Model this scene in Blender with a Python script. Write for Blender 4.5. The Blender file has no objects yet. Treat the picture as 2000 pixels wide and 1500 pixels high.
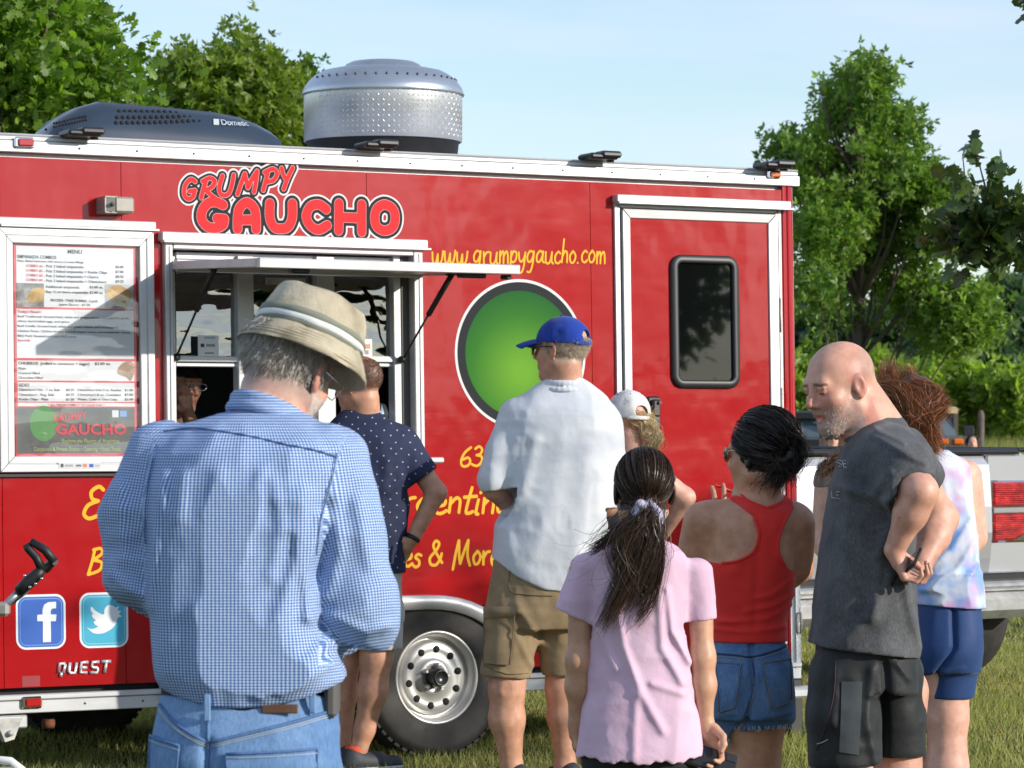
import bpy, math, random
import numpy as np
from mathutils import Vector, Matrix
random.seed(7); RNG = np.random.default_rng(7)
scene = bpy.context.scene

# ---------------------------------------------------------------- camera, sky, sun, exposure
FPX, HZ, CAMZ = 6500.0, 840.0, 1.44          # focal length in photo pixels, horizon row, camera height
cam_d = bpy.data.cameras.new('camera'); cam = bpy.data.objects.new('camera', cam_d)
scene.collection.objects.link(cam); scene.camera = cam
cam.location = (0, 0, CAMZ); cam.rotation_euler = (math.pi/2, 0, 0)
cam_d.sensor_width = 36; cam_d.lens = FPX/2000*36; cam_d.shift_y = (HZ-750)/2000
cam_d.clip_start = 0.1; cam_d.clip_end = 3000
cam_d.dof.use_dof = True; cam_d.dof.focus_distance = 10.5; cam_d.dof.aperture_fstop = 16

SUN_TO = Vector((0.87, -0.40, 0.31)).normalized()      # direction towards the sun
world = bpy.data.worlds.new('World'); scene.world = world; world.use_nodes = True
wn = world.node_tree.nodes; wl = world.node_tree.links; wn.clear()
wo = wn.new('ShaderNodeOutputWorld'); wb = wn.new('ShaderNodeBackground'); sk = wn.new('ShaderNodeTexSky')
sk.sky_type = 'NISHITA'; sk.sun_disc = False
sk.sun_elevation = math.asin(SUN_TO.z); sk.sun_rotation = math.atan2(SUN_TO.x, SUN_TO.y)
sk.altitude = 200; sk.air_density = 1.0; sk.dust_density = 0.25; sk.ozone_density = 2.2
wb.inputs['Strength'].default_value = 0.15
tcw = wn.new('ShaderNodeTexCoord'); mpw = wn.new('ShaderNodeMapping'); mpw.inputs['Scale'].default_value = (2.2, 2.2, 16); nzw = wn.new('ShaderNodeTexNoise'); nzw.inputs['Scale'].default_value = 2.4; nzw.inputs['Detail'].default_value = 6
rpw = wn.new('ShaderNodeValToRGB'); rpw.color_ramp.elements[0].position = .42; rpw.color_ramp.elements[0].color = (.18, .18, .18, 1); rpw.color_ramp.elements[1].position = .72; rpw.color_ramp.elements[1].color = (.72, .72, .72, 1)
mxw = wn.new('ShaderNodeMix'); mxw.data_type = 'RGBA'; mxw.inputs[7].default_value = (4.5, 5.0, 6.1, 1)      # thin high cloud over the blue
wl.new(tcw.outputs['Generated'], mpw.inputs[0]); wl.new(mpw.outputs[0], nzw.inputs['Vector']); wl.new(nzw.outputs[0], rpw.inputs[0]); wl.new(rpw.outputs[0], mxw.inputs[0]); wl.new(sk.outputs[0], mxw.inputs[6])
wl.new(mxw.outputs[2], wb.inputs[0]); wl.new(wb.outputs[0], wo.inputs[0])
sun_d = bpy.data.lights.new('sun', 'SUN'); sun = bpy.data.objects.new('sun', sun_d)
scene.collection.objects.link(sun); sun_d.energy = 3.7; sun_d.angle = math.radians(0.5); sun_d.color = (1.0, 0.93, 0.82)
sun.rotation_euler = (-SUN_TO).to_track_quat('-Z', 'Y').to_euler(); sun.location = (20, -10, 12)
scene.view_settings.view_transform = 'Standard'; scene.view_settings.look = 'None'
scene.view_settings.exposure = 0.3; scene.view_settings.gamma = 1.0; scene.view_settings.use_curve_mapping = False

# ---------------------------------------------------------------- helpers
COL = scene.collection
def tag(o, label=None, cat=None, group=None, kind=None):
    if label: o['label'] = label
    if cat: o['category'] = cat
    if group: o['group'] = group
    if kind: o['kind'] = kind
    return o
def empty(name, loc=(0,0,0), **k):
    o = bpy.data.objects.new(name, None); COL.objects.link(o); o.location = loc; o.empty_display_size = .2
    return tag(o, **k)
def link(name, me, mat=None, parent=None, loc=None, smooth=False, **k):
    o = bpy.data.objects.new(name, me); COL.objects.link(o)
    if mat is not None:
        for m in (mat if isinstance(mat, (list, tuple)) else [mat]): me.materials.append(m)
    if parent is not None: o.parent = parent
    if loc is not None: o.location = loc
    if smooth and len(me.polygons): me.polygons.foreach_set('use_smooth', np.ones(len(me.polygons), bool))
    return tag(o, **k)
def np_mesh(name, V, F, smooth=True, mi=None):
    """V (n,3); F (m,3) or (m,4) array"""
    V = np.ascontiguousarray(V, np.float32); F = np.ascontiguousarray(F, np.int32)
    me = bpy.data.meshes.new(name); k = F.shape[1]
    me.vertices.add(len(V)); me.vertices.foreach_set('co', V.ravel())
    me.loops.add(F.size); me.loops.foreach_set('vertex_index', F.ravel())
    me.polygons.add(len(F)); me.polygons.foreach_set('loop_start', np.arange(0, F.size, k, dtype=np.int32))
    me.polygons.foreach_set('loop_total', np.full(len(F), k, np.int32))
    if mi is not None: me.polygons.foreach_set('material_index', np.ascontiguousarray(mi, np.int32))
    me.polygons.foreach_set('use_smooth', np.full(len(F), smooth, bool))
    me.update(calc_edges=True); me.validate()
    return me
def add_color(me, name, C):
    a = me.color_attributes.new(name, 'FLOAT_COLOR', 'POINT')
    C = np.c_[C, np.ones(len(C))].astype(np.float32); a.data.foreach_set('color', C.ravel())
def add_uv(me, name, UV):
    """per vertex vector attribute"""
    a = me.attributes.new(name, 'FLOAT_VECTOR', 'POINT')
    U = np.zeros((len(UV), 3), np.float32); U[:, :UV.shape[1]] = UV; a.data.foreach_set('vector', U.ravel())

class MB:
    """collects polygons"""
    def __init__(s): s.v = []; s.f = []; s.m = []; s.sm = []
    def poly(s, pts, m=0, sm=False):
        b = len(s.v); s.v += [tuple(p) for p in pts]; s.f.append(tuple(range(b, b+len(pts)))); s.m.append(m); s.sm.append(sm); return s
    def mesh(s, V, F, m=0, sm=False):
        b = len(s.v); s.v += [tuple(p) for p in V]
        for f in F: s.f.append(tuple(i+b for i in f)); s.m.append(m); s.sm.append(sm)
        return s
    def box(s, a, b, m=0, bev=0.0, M=None):
        x0,y0,z0 = [min(a[i],b[i]) for i in range(3)]; x1,y1,z1 = [max(a[i],b[i]) for i in range(3)]
        e = min(bev, .49*min(x1-x0,y1-y0,z1-z0))
        if e <= 0:
            V = [(x0,y0,z0),(x1,y0,z0),(x1,y1,z0),(x0,y1,z0),(x0,y0,z1),(x1,y0,z1),(x1,y1,z1),(x0,y1,z1)]
            F = [(0,3,2,1),(4,5,6,7),(0,1,5,4),(1,2,6,5),(2,3,7,6),(3,0,4,7)]
        else:
            V = []; idx = {}
            for ix,X,dx in ((0,x0,1),(1,x1,-1)):
                for iy,Y,dy in ((0,y0,1),(1,y1,-1)):
                    for iz,Z,dz in ((0,z0,1),(1,z1,-1)):
                        idx[(ix,iy,iz,0)] = len(V); V.append((X, Y+dy*e, Z+dz*e))
                        idx[(ix,iy,iz,1)] = len(V); V.append((X+dx*e, Y, Z+dz*e))
                        idx[(ix,iy,iz,2)] = len(V); V.append((X+dx*e, Y+dy*e, Z))
            F = []
            for ax in range(3):
                o = [i for i in range(3) if i != ax]
                for sgn in (0,1):
                    q = []
                    for p,r in ((0,0),(1,0),(1,1),(0,1)):
                        k = [0,0,0]; k[ax] = sgn; k[o[0]] = p; k[o[1]] = r; q.append(idx[(*k, ax)])
                    F.append(q)
                for p in (0,1):
                    for r in (0,1):
                        k0 = [0,0,0]; k0[o[0]] = p; k0[o[1]] = r; k1 = list(k0); k1[ax] = 1
                        F.append([idx[(*k0,o[0])], idx[(*k1,o[0])], idx[(*k1,o[1])], idx[(*k0,o[1])]])
            for k in [(i,j,l) for i in (0,1) for j in (0,1) for l in (0,1)]:
                F.append([idx[(*k,0)], idx[(*k,1)], idx[(*k,2)]])
            c = Vector(((x0+x1)/2,(y0+y1)/2,(z0+z1)/2)); G = []
            for f in F:
                P = [Vector(V[i]) for i in f]; n = (P[1]-P[0]).cross(P[2]-P[0]); m_ = sum(P, Vector())/len(P)
                G.append(f if n.dot(m_-c) > 0 else f[::-1])
            F = G
        if M is not None: V = [tuple(M @ Vector(p)) for p in V]
        return s.mesh(V, F, m)
    def tube(s, pts, r, n=8, m=0, cap=True, flat=1.0, up=None):
        pts = [Vector(p) for p in pts]; R = r if isinstance(r, (list, tuple)) else [r]*len(pts)
        b = len(s.v); prev = None
        for i, p in enumerate(pts):
            t = (pts[min(i+1, len(pts)-1)] - pts[max(i-1, 0)]).normalized()
            if prev is None:
                a = Vector(up) if up else (Vector((0,0,1)) if abs(t.z) < .9 else Vector((1,0,0)))
                x = (a - t*a.dot(t)).normalized()
            else: x = (prev - t*prev.dot(t)).normalized()
            prev = x; y = t.cross(x)
            for k in range(n):
                a = 2*math.pi*k/n; s.v.append(tuple(p + x*math.cos(a)*R[i] + y*math.sin(a)*R[i]*flat))
        for i in range(len(pts)-1):
            for k in range(n):
                k2 = (k+1) % n
                s.f.append((b+i*n+k, b+i*n+k2, b+(i+1)*n+k2, b+(i+1)*n+k)); s.m.append(m); s.sm.append(True)
        if cap:
            s.f.append(tuple(b+k for k in range(n))[::-1]); s.m.append(m); s.sm.append(False)
            e = b+(len(pts)-1)*n; s.f.append(tuple(e+k for k in range(n))); s.m.append(m); s.sm.append(False)
        return s
    def lathe(s, prof, M=None, n=32, m=0, sm=True, sy=1.0, a0=0, a1=2*math.pi):
        """prof: (r, z) about local z; M 4x4"""
        full = abs(a1-a0-2*math.pi) < 1e-6; cnt = n if full else n+1
        b = len(s.v)
        for (r, z) in prof:
            for k in range(cnt):
                a = a0+(a1-a0)*k/n; p = Vector((r*math.cos(a), r*math.sin(a)*sy, z)); s.v.append(tuple(M @ p) if M else tuple(p))
        for i in range(len(prof)-1):
            for k in range(n):
                k2 = (k+1) % cnt
                s.f.append((b+i*cnt+k, b+i*cnt+k2, b+(i+1)*cnt+k2, b+(i+1)*cnt+k)); s.m.append(m); s.sm.append(sm)
        return s
    def build(s, name, mat, parent=None, **k):
        me = bpy.data.meshes.new(name); me.from_pydata(s.v, [], s.f); 
        me.polygons.foreach_set('material_index', s.m); me.polygons.foreach_set('use_smooth', s.sm); me.validate(); me.update()
        return link(name, me, mat, parent, **k)

# ---- unprojection: photo pixel + depth -> point
def W(px, py, Y): return Vector(((px-1000)/FPX*Y, Y, CAMZ+(HZ-py)/FPX*Y))

# ---- node helpers
def new_mat(name):
    m = bpy.data.materials.new(name); m.use_nodes = True; nt = m.node_tree
    return m, nt, nt.nodes['Principled BSDF']
def N(nt, t, **k):
    n = nt.nodes.new('ShaderNode'+t)
    for a, b in k.items():
        if hasattr(n, a): setattr(n, a, b)
    return n
def setin(n, **k):
    for a, b in k.items(): n.inputs[a.replace('_', ' ')].default_value = b
def noise(nt, scale, detail=4, rough=.55, vec=None, coord='Object', stretch=None):
    n = N(nt, 'TexNoise'); n.inputs['Scale'].default_value = scale; n.inputs['Detail'].default_value = detail; n.inputs['Roughness'].default_value = rough
    if vec is None:
        tc = N(nt, 'TexCoord'); vec = tc.outputs[coord]
    if stretch:
        mp = N(nt, 'Mapping'); mp.inputs['Scale'].default_value = stretch; nt.links.new(vec, mp.inputs[0]); vec = mp.outputs[0]
    nt.links.new(vec, n.inputs['Vector']); return n
def ramp(nt, fac, stops):
    r = N(nt, 'ValToRGB'); e = r.color_ramp.elements
    while len(e) < len(stops): e.new(.5)
    for i, (p, c) in enumerate(stops): e[i].position = p; e[i].color = (*c, 1) if len(c) == 3 else c
    nt.links.new(fac, r.inputs[0]); return r
def bump(nt, bs, h, strength=.3, dist=.01):
    b = N(nt, 'Bump'); b.inputs['Strength'].default_value = strength; b.inputs['Distance'].default_value = dist
    nt.links.new(h, b.inputs['Height']); nt.links.new(b.outputs[0], bs.inputs['Normal']); return b
def mixc(nt, fac, a, b, mode='MIX'):
    n = N(nt, 'Mix'); n.data_type = 'RGBA'; n.blend_type = mode
    for s, v in ((n.inputs[0], fac), (n.inputs[6], a), (n.inputs[7], b)):
        if hasattr(v, 'links') or hasattr(v, 'is_linked'): nt.links.new(v, s)
        elif isinstance(v, (int, float)): s.default_value = v
        else: s.default_value = (*v, 1) if len(v) == 3 else v
    return n.outputs[2]
def mth(nt, op, a, b=None, c=None):
    n = N(nt, 'Math'); n.operation = op
    for i, v in enumerate((a, b, c)):
        if v is None: continue
        if isinstance(v, (int, float)): n.inputs[i].default_value = v
        else: nt.links.new(v, n.inputs[i])
    return n.outputs[0]
def simple(name, col, rough=.5, metal=0., var=.0, vscale=20, bmp=0., bscale=200, bdist=.002, coat=0., spec=.5, stretch=None):
    m, nt, b = new_mat(name)
    b.inputs['Roughness'].default_value = rough; b.inputs['Metallic'].default_value = metal
    b.inputs['Coat Weight'].default_value = coat; b.inputs['Specular IOR Level'].default_value = spec
    if var > 0:
        n = noise(nt, vscale, 5, stretch=stretch)
        r = ramp(nt, n.outputs[0], [(.3, tuple(c*(1-var) for c in col)), (.7, tuple(min(1, c*(1+var)) for c in col))])
        nt.links.new(r.outputs[0], b.inputs['Base Color'])
    else: b.inputs['Base Color'].default_value = (*col, 1)
    if bmp > 0:
        n2 = noise(nt, bscale, 3, stretch=stretch); bump(nt, b, n2.outputs[0], bmp, bdist)
    return m
def sr(r, g, b):     # 0-255 display colour -> linear
    return tuple((c/255/12.92) if c/255 <= .04045 else ((c/255+.055)/1.055)**2.4 for c in (r, g, b))

# ---------------------------------------------------------------- implicit surfaces
def vx(p): return np.array([p[0], p[1], p[2]], float)
_LAT = np.random.default_rng(3).random((64, 64, 64)).astype(np.float32)
def vnoise(P, scale, seed=0):
    """value noise in -1..1; scale scalar or 3-vector (cycles per metre)"""
    Q = P*np.asarray(scale, float) + 17.3*seed
    I = np.floor(Q).astype(int); f = Q-I; f = f*f*(3-2*f); I &= 63; J = (I+1) & 63
    x0,y0,z0 = I.T; x1,y1,z1 = J.T; fx,fy,fz = f.T; L = _LAT
    c = ((L[x0,y0,z0]*(1-fx)+L[x1,y0,z0]*fx)*(1-fy)+(L[x0,y1,z0]*(1-fx)+L[x1,y1,z0]*fx)*fy)*(1-fz) + \
        ((L[x0,y0,z1]*(1-fx)+L[x1,y0,z1]*fx)*(1-fy)+(L[x0,y1,z1]*(1-fx)+L[x1,y1,z1]*fx)*fy)*fz
    return c*2-1
def ridged(P, scale, seed=0): return 1-2*np.abs(vnoise(P, scale, seed))
def cap(a, b, ra, rb=None):
    a, b = vx(a), vx(b); rb = ra if rb is None else rb; ab = b-a; L2 = max(ab@ab, 1e-9)
    def f(P):
        t = np.clip(((P-a)@ab)/L2, 0, 1)
        return np.linalg.norm(P-a-t[:, None]*ab, axis=1)-(ra+(rb-ra)*t)
    return f
def chain(pts, rs, k=.02): return smin(k, *[cap(pts[i], pts[i+1], rs[i], rs[i+1]) for i in range(len(pts)-1)])
def ell(c, r, R=None):
    c = vx(c); r = np.asarray(r, float)
    def f(P):
        Q = P-c
        if R is not None: Q = Q@R
        q = np.linalg.norm(Q/r, axis=1)
        g = np.linalg.norm(Q/(r*r), axis=1)+1e-9
        return q*(q-1)/g
    return f
def smin(k, *fs):
    def f(P):
        d = fs[0](P)
        for g in fs[1:]:
            e = g(P); h = np.clip(.5+.5*(e-d)/k, 0, 1); d = e*(1-h)+d*h-k*h*(1-h)
        return d
    return f
def smaxd(a, b, k=.01):
    h = np.clip(.5-.5*(b-a)/k, 0, 1); return b*(1-h)+a*h+k*h*(1-h)
def loft(keys, n=2.3):
    """keys rows (z, cx, cy, a, b) sorted by z"""
    K = np.array(sorted(keys), float)
    z = K[:, 0]
    def f(P):
        Z = np.clip(P[:, 2], z[0], z[-1])
        cx, cy, a, b = [np.interp(Z, z, K[:, i]) for i in (1, 2, 3, 4)]
        q = (np.abs((P[:, 0]-cx)/a)**n+np.abs((P[:, 1]-cy)/b)**n)**(1/n)
        d = (q-1)*np.minimum(a, b)
        dz = np.maximum(z[0]-P[:, 2], P[:, 2]-z[-1])
        return np.where(dz > 0, np.maximum(d, 0)*.7+dz, np.maximum(d, dz))
    return f
def smooth_keys(keys, m=4):
    """densify key rows with a monotone-ish cubic"""
    K = np.array(sorted(keys), float); z = K[:, 0]; out = []
    for i in range(len(K)-1):
        for j in range(m):
            t = j/m; h = z[i+1]-z[i]
            row = [z[i]+t*h]
            for c in range(1, K.shape[1]):
                p0 = K[max(i-1, 0), c]; p1 = K[i, c]; p2 = K[i+1, c]; p3 = K[min(i+2, len(K)-1), c]
                z0 = z[max(i-1, 0)]; z3 = z[min(i+2, len(K)-1)]
                m1 = (p2-p0)/max(z[i+1]-z0, 1e-6)*h; m2 = (p3-p1)/max(z3-z[i], 1e-6)*h
                row.append((2*t**3-3*t*t+1)*p1+(t**3-2*t*t+t)*m1+(-2*t**3+3*t*t)*p2+(t**3-t*t)*m2)
            out.append(row)
    out.append(list(K[-1])); return out
def surface(f, lo, hi, h, band=None):
    """naive surface nets with block culling -> V, quads"""
    lo = np.asarray(lo, float); hi = np.asarray(hi, float); B = 4
    nb = np.maximum(np.ceil((hi-lo)/(h*B)).astype(int), 1); n = nb*B+1
    cen = [lo[i]+(np.arange(nb[i])+.5)*B*h for i in range(3)]
    G = np.stack(np.meshgrid(*cen, indexing='ij'), -1).reshape(-1, 3)
    d = f(G); thr = B*h*(band or 2.2)
    act = (np.abs(d) < thr)
    val = np.where(d < 0, -1., 1.).astype(np.float32).reshape(nb)
    F = np.ones(n, np.float32)
    F[:-1, :-1, :-1] = np.repeat(np.repeat(np.repeat(val, B, 0), B, 1), B, 2)
    A = act.reshape(nb); m = np.zeros(n, bool)
    Ar = np.repeat(np.repeat(np.repeat(A, B, 0), B, 1), B, 2)
    for dx in (0, 1):
        for dy in (0, 1):
            for dz in (0, 1):
                m[dx:dx+Ar.shape[0], dy:dy+Ar.shape[1], dz:dz+Ar.shape[2]] |= Ar
    I = np.argwhere(m); P = lo+I*h
    F[m] = f(P)
    F[0] = F[-1] = 1; F[:, 0] = F[:, -1] = 1; F[:, :, 0] = F[:, :, -1] = 1
    S = F < 0
    c = np.zeros(np.array(F.shape)-1, np.int8)
    for dx in (0, 1):
        for dy in (0, 1):
            for dz in (0, 1): c += S[dx:dx+c.shape[0], dy:dy+c.shape[1], dz:dz+c.shape[2]]
    cells = np.argwhere((c > 0) & (c < 8)); idx = -np.ones(c.shape, np.int32)
    idx[tuple(cells.T)] = np.arange(len(cells))
    acc = np.zeros((len(cells), 3)); cnt = np.zeros(len(cells))
    x, y, z = cells.T
    for a in ((0,0,0),(0,1,0),(0,0,1),(0,1,1)):
        for ax in range(3):
            o = np.roll(a, ax); e = np.zeros(3, int); e[ax] = 1
            f0 = F[x+o[0], y+o[1], z+o[2]]; f1 = F[x+o[0]+e[0], y+o[1]+e[1], z+o[2]+e[2]]
            k = (f0 < 0) != (f1 < 0); t = np.where(k, f0/np.where(k, f0-f1, 1), 0)
            p = o+t[:, None]*e; acc += p*k[:, None]; cnt += k
    V = lo+(cells+acc/np.maximum(cnt, 1)[:, None])*h
    Q = []
    for ax in range(3):
        b1, b2 = (ax+1) % 3, (ax+2) % 3
        sl0 = [slice(1, -1)]*3; sl1 = [slice(1, -1)]*3; sl0[ax] = slice(0, -1); sl1[ax] = slice(1, None)
        s0 = S[tuple(sl0)]; s1 = S[tuple(sl1)]
        for sgn in (0, 1):
            E = np.argwhere((s0 & ~s1) if sgn == 0 else (~s0 & s1))
            off = np.ones(3, int); off[ax] = 0; E = E+off
            q = []
            for u, v in ((-1,-1),(0,-1),(0,0),(-1,0)):
                k = E.copy(); k[:, b1] += u; k[:, b2] += v; q.append(idx[tuple(k.T)])
            q = np.stack(q, 1)
            if sgn: q = q[:, ::-1]
            Q.append(q)
    Q = np.concatenate(Q); Q = Q[(Q >= 0).all(1)]
    return V, Q
def bounds(pts, pad):
    A = np.array([vx(p) for p in pts]); return A.min(0)-pad, A.max(0)+pad
def join(parts):
    Vs, Qs, b = [], [], 0
    for V, Q in parts: Vs.append(V); Qs.append(Q+b); b += len(V)
    return np.concatenate(Vs), np.concatenate(Qs)
def frame(fwd, up=(0,0,1)):
    """columns: right, forward, up  (local x,y,z)"""
    f = vx(Vector(fwd).normalized()); u = vx(up); r = np.cross(f, u); r /= np.linalg.norm(r); u = np.cross(r, f)
    return np.stack([r, f, u], 1)

# ---- flat print: 2-D signed distance -> sheet mesh in the (u, v) plane
def seg2(P, pts, closed=False):
    d = np.full(len(P), 9.); pts = [np.array(p, float) for p in pts]
    if len(pts) == 1: return np.linalg.norm(P-pts[0], axis=1)
    for a, b in zip(pts, pts[1:]+([pts[0]] if closed else [])):
        if closed is False and b is pts[0]: continue
        ab = b-a; t = np.clip(((P-a)@ab)/max(ab@ab, 1e-12), 0, 1); d = np.minimum(d, np.linalg.norm(P-a-t[:, None]*ab, axis=1))
    return d
def crom(pts, m=5, closed=False):
    P = [np.array(p, float) for p in pts]; n = len(P)
    if n < 3: return P
    out = []
    for i in range(n if closed else n-1):
        p0 = P[(i-1) % n] if (closed or i > 0) else P[0]; p1 = P[i]; p2 = P[(i+1) % n]; p3 = P[(i+2) % n] if (closed or i+2 < n) else P[-1]
        for j in range(m):
            t = j/m; out.append(.5*((2*p1)+(p2-p0)*t+(2*p0-5*p1+4*p2-p3)*t*t+(3*p1-p0-3*p2+p3)*t**3))
    out.append(P[0] if closed else P[-1]); return out
def sheet(f, lo, hi, h, y=0.):
    """f(P Nx2)->d ; marching squares; returns V (x=u, y, z=v), faces list"""
    nx = int((hi[0]-lo[0])/h)+2; ny = int((hi[1]-lo[1])/h)+2
    gx = lo[0]+np.arange(nx)*h; gy = lo[1]+np.arange(ny)*h
    G = np.stack(np.meshgrid(gx, gy, indexing='ij'), -1); D = f(G.reshape(-1, 2)).reshape(nx, ny)
    D = np.where(np.abs(D) < 1e-7, 1e-7, D)
    mb_v = []; mb_f = []; vid = {}
    def vert(key, p):
        if key not in vid: vid[key] = len(mb_v); mb_v.append((p[0], y, p[1]))
        return vid[key]
    def corner(i, j): return vert((i, j), (gx[i], gy[j]))
    def edge(i, j, k, l):
        a, b = D[i, j], D[k, l]; t = a/(a-b); key = (min((i,j),(k,l)), max((i,j),(k,l)))
        return vert(key, (gx[i]+(gx[k]-gx[i])*t, gy[j]+(gy[l]-gy[j])*t))
    S = D < 0
    full = S[:-1,:-1] & S[1:,:-1] & S[1:,1:] & S[:-1,1:]; anyc = S[:-1,:-1] | S[1:,:-1] | S[1:,1:] | S[:-1,1:]
    for j in range(ny-1):
        i = 0; row = full[:, j]
        while i < nx-1:
            if row[i]:
                k = i
                while k+1 < nx-1 and row[k+1]: k += 1
                mb_f.append((corner(i, j), corner(k+1, j), corner(k+1, j+1), corner(i, j+1))); i = k+1
            else:
                if anyc[i, j]:
                    c = [(i, j), (i+1, j), (i+1, j+1), (i, j+1)]; p = []
                    for q in range(4):
                        a, b = c[q], c[(q+1) % 4]
                        if S[a]: p.append(corner(*a))
                        if S[a] != S[b]: p.append(edge(*a, *b))
                    if len(p) >= 3: mb_f.append(tuple(p))
                i += 1
    return mb_v, mb_f
def print_sheet(name, f, lo, hi, h, y, mat, parent, th=0, **k):
    V, F = sheet(f, lo, hi, h, y)
    me = bpy.data.meshes.new(name); me.from_pydata(V, [], F); me.update()
    return link(name, me, mat, parent, **k)
# ---------------------------------------------------------------- ground
def grass_mat():
    m, nt, b = new_mat('grass_ground')
    n1 = noise(nt, 1.2, 6); n2 = noise(nt, 40, 5, .7)
    r1 = ramp(nt, n1.outputs[0], [(.35, (.09, .10, .03)), (.65, (.20, .18, .07))])
    r2 = ramp(nt, n2.outputs[0], [(.3, (.35, .35, .3)), (.7, (1.2, 1.2, 1.1))])
    nt.links.new(mixc(nt, 1, r1.outputs[0], r2.outputs[0], 'MULTIPLY'), b.inputs['Base Color'])
    b.inputs['Roughness'].default_value = .95; b.inputs['Specular IOR Level'].default_value = .1; bump(nt, b, n2.outputs[0], .8, .03); return m
ground = MB().poly([(-900,-700,0),(900,-700,0),(900,1500,0),(-900,1500,0)]).build('ground', grass_mat(), kind='structure')
tag(ground, label='mown grass field, green and straw yellow')

def attr_mat(name, attr='col', rough=.6, trans=0., spec=.3, nscale=0):
    m, nt, b = new_mat(name)
    a = N(nt, 'Attribute'); a.attribute_name = attr; c = a.outputs['Color']
    if nscale:
        n = noise(nt, nscale, 3); r = ramp(nt, n.outputs[0], [(.3, (.75, .75, .75)), (.7, (1.2, 1.2, 1.2))]); c = mixc(nt, 1, c, r.outputs[0], 'MULTIPLY')
    nt.links.new(c, b.inputs['Base Color']); b.inputs['Roughness'].default_value = rough; b.inputs['Specular IOR Level'].default_value = spec
    if trans:
        t = N(nt, 'BsdfTranslucent'); nt.links.new(mixc(nt, 1, c, (1.3, 1.5, .7), 'MULTIPLY'), t.inputs[0])
        mx = N(nt, 'MixShader'); mx.inputs[0].default_value = trans; out = nt.nodes['Material Output']
        nt.links.new(b.outputs[0], mx.inputs[1]); nt.links.new(t.outputs[0], mx.inputs[2]); nt.links.new(mx.outputs[0], out.inputs[0])
    return m
M_BLADE = attr_mat('grass_blade', rough=.7, trans=.35)
def blades(x0, x1, y0, y1, n, h, w, seed):
    r = np.random.default_rng(seed)
    P = np.c_[r.uniform(x0, x1, n), r.uniform(y0, y1, n), np.zeros(n)]
    patch = vnoise(P, 1.1, 4)*.5+vnoise(P, 4., 5)*.35
    keep = r.random(n) < .75+.5*patch; P = P[keep]; patch = patch[keep]; n = len(P)
    H = h*r.uniform(.45, 1.25, n)*(1+.4*patch); a = r.uniform(0, 2*np.pi, n); l = r.normal(0, .45, (n, 2))
    d = np.c_[np.cos(a), np.sin(a), 0*a]*w
    tip = P+np.c_[l*H[:, None], H]
    V = np.stack([P-d, P+d, tip], 1).reshape(-1, 3); Fc = np.arange(3*n).reshape(-1, 3)
    me = np_mesh('grass', V, Fc, smooth=False)
    t = np.clip(r.random(n)*.8+.15-patch*.35, 0, 1)[:, None]
    C = np.array([.15, .22, .035])*(1-t)+np.array([.60, .53, .22])*t; C *= r.uniform(.6, 1.35, n)[:, None]
    add_color(me, 'col', np.repeat(C, 3, 0)); return me
link('grass', blades(-4.2, 4.4, 13.2, 22.5, 210000, .05, .0022, 1), M_BLADE, kind='stuff', label='short sunlit grass blades around the trailer')
link('grass', blades(-7, 9, 22.5, 45, 90000, .07, .006, 2), M_BLADE, kind='stuff', label='short grass farther back behind the trailer')
# small yellow flowers in the grass
fl = MB(); rf = random.Random(5)
for i in range(46):
    px = rf.uniform(1000, 2000) if i % 3 else rf.uniform(620, 1200); Y = rf.uniform(14.2, 19)
    x = (px-1000)/FPX*Y; z = rf.uniform(.02, .06)
    for k in range(5):
        a = k*1.257+i; c, s_ = math.cos(a), math.sin(a)
        fl.poly([(x, Y, z), (x+.012*c-.004*s_, Y+.012*s_+.004*c, z+.008), (x+.017*c, Y+.017*s_, z+.006), (x+.012*c+.004*s_, Y+.012*s_-.004*c, z+.008)])
fl.build('wildflowers', simple('yellow_petal', (.75, .55, .02), .6), kind='stuff', label='tiny yellow wildflowers scattered in the grass')
# tall dry field grass at the far edge
def tall(x0, x1, y0, y1, n, h, seed):
    r = np.random.default_rng(seed); P = np.c_[r.uniform(x0, x1, n), r.uniform(y0, y1, n), np.zeros(n)]
    H = h*r.uniform(.5, 1.2, n); a = r.uniform(0, 6.28, n); d = np.c_[np.cos(a), np.sin(a), 0*a]*.02; l = r.normal(0, .2, (n, 2))
    V = np.stack([P-d, P+d, P+np.c_[l*H[:, None], H]], 1).reshape(-1, 3); me = np_mesh('tall_grass', V, np.arange(3*n).reshape(-1, 3), smooth=False)
    t = r.random(n)[:, None]; C = np.array([.12, .17, .03])*(1-t)+np.array([.42, .38, .14])*t
    add_color(me, 'col', np.repeat(C, 3, 0)); return me
link('tall_grass', tall(-2, 24, 66, 86, 60000, 1.15, 6), M_BLADE, kind='stuff', label='band of tall dry grass at the field edge')

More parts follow.
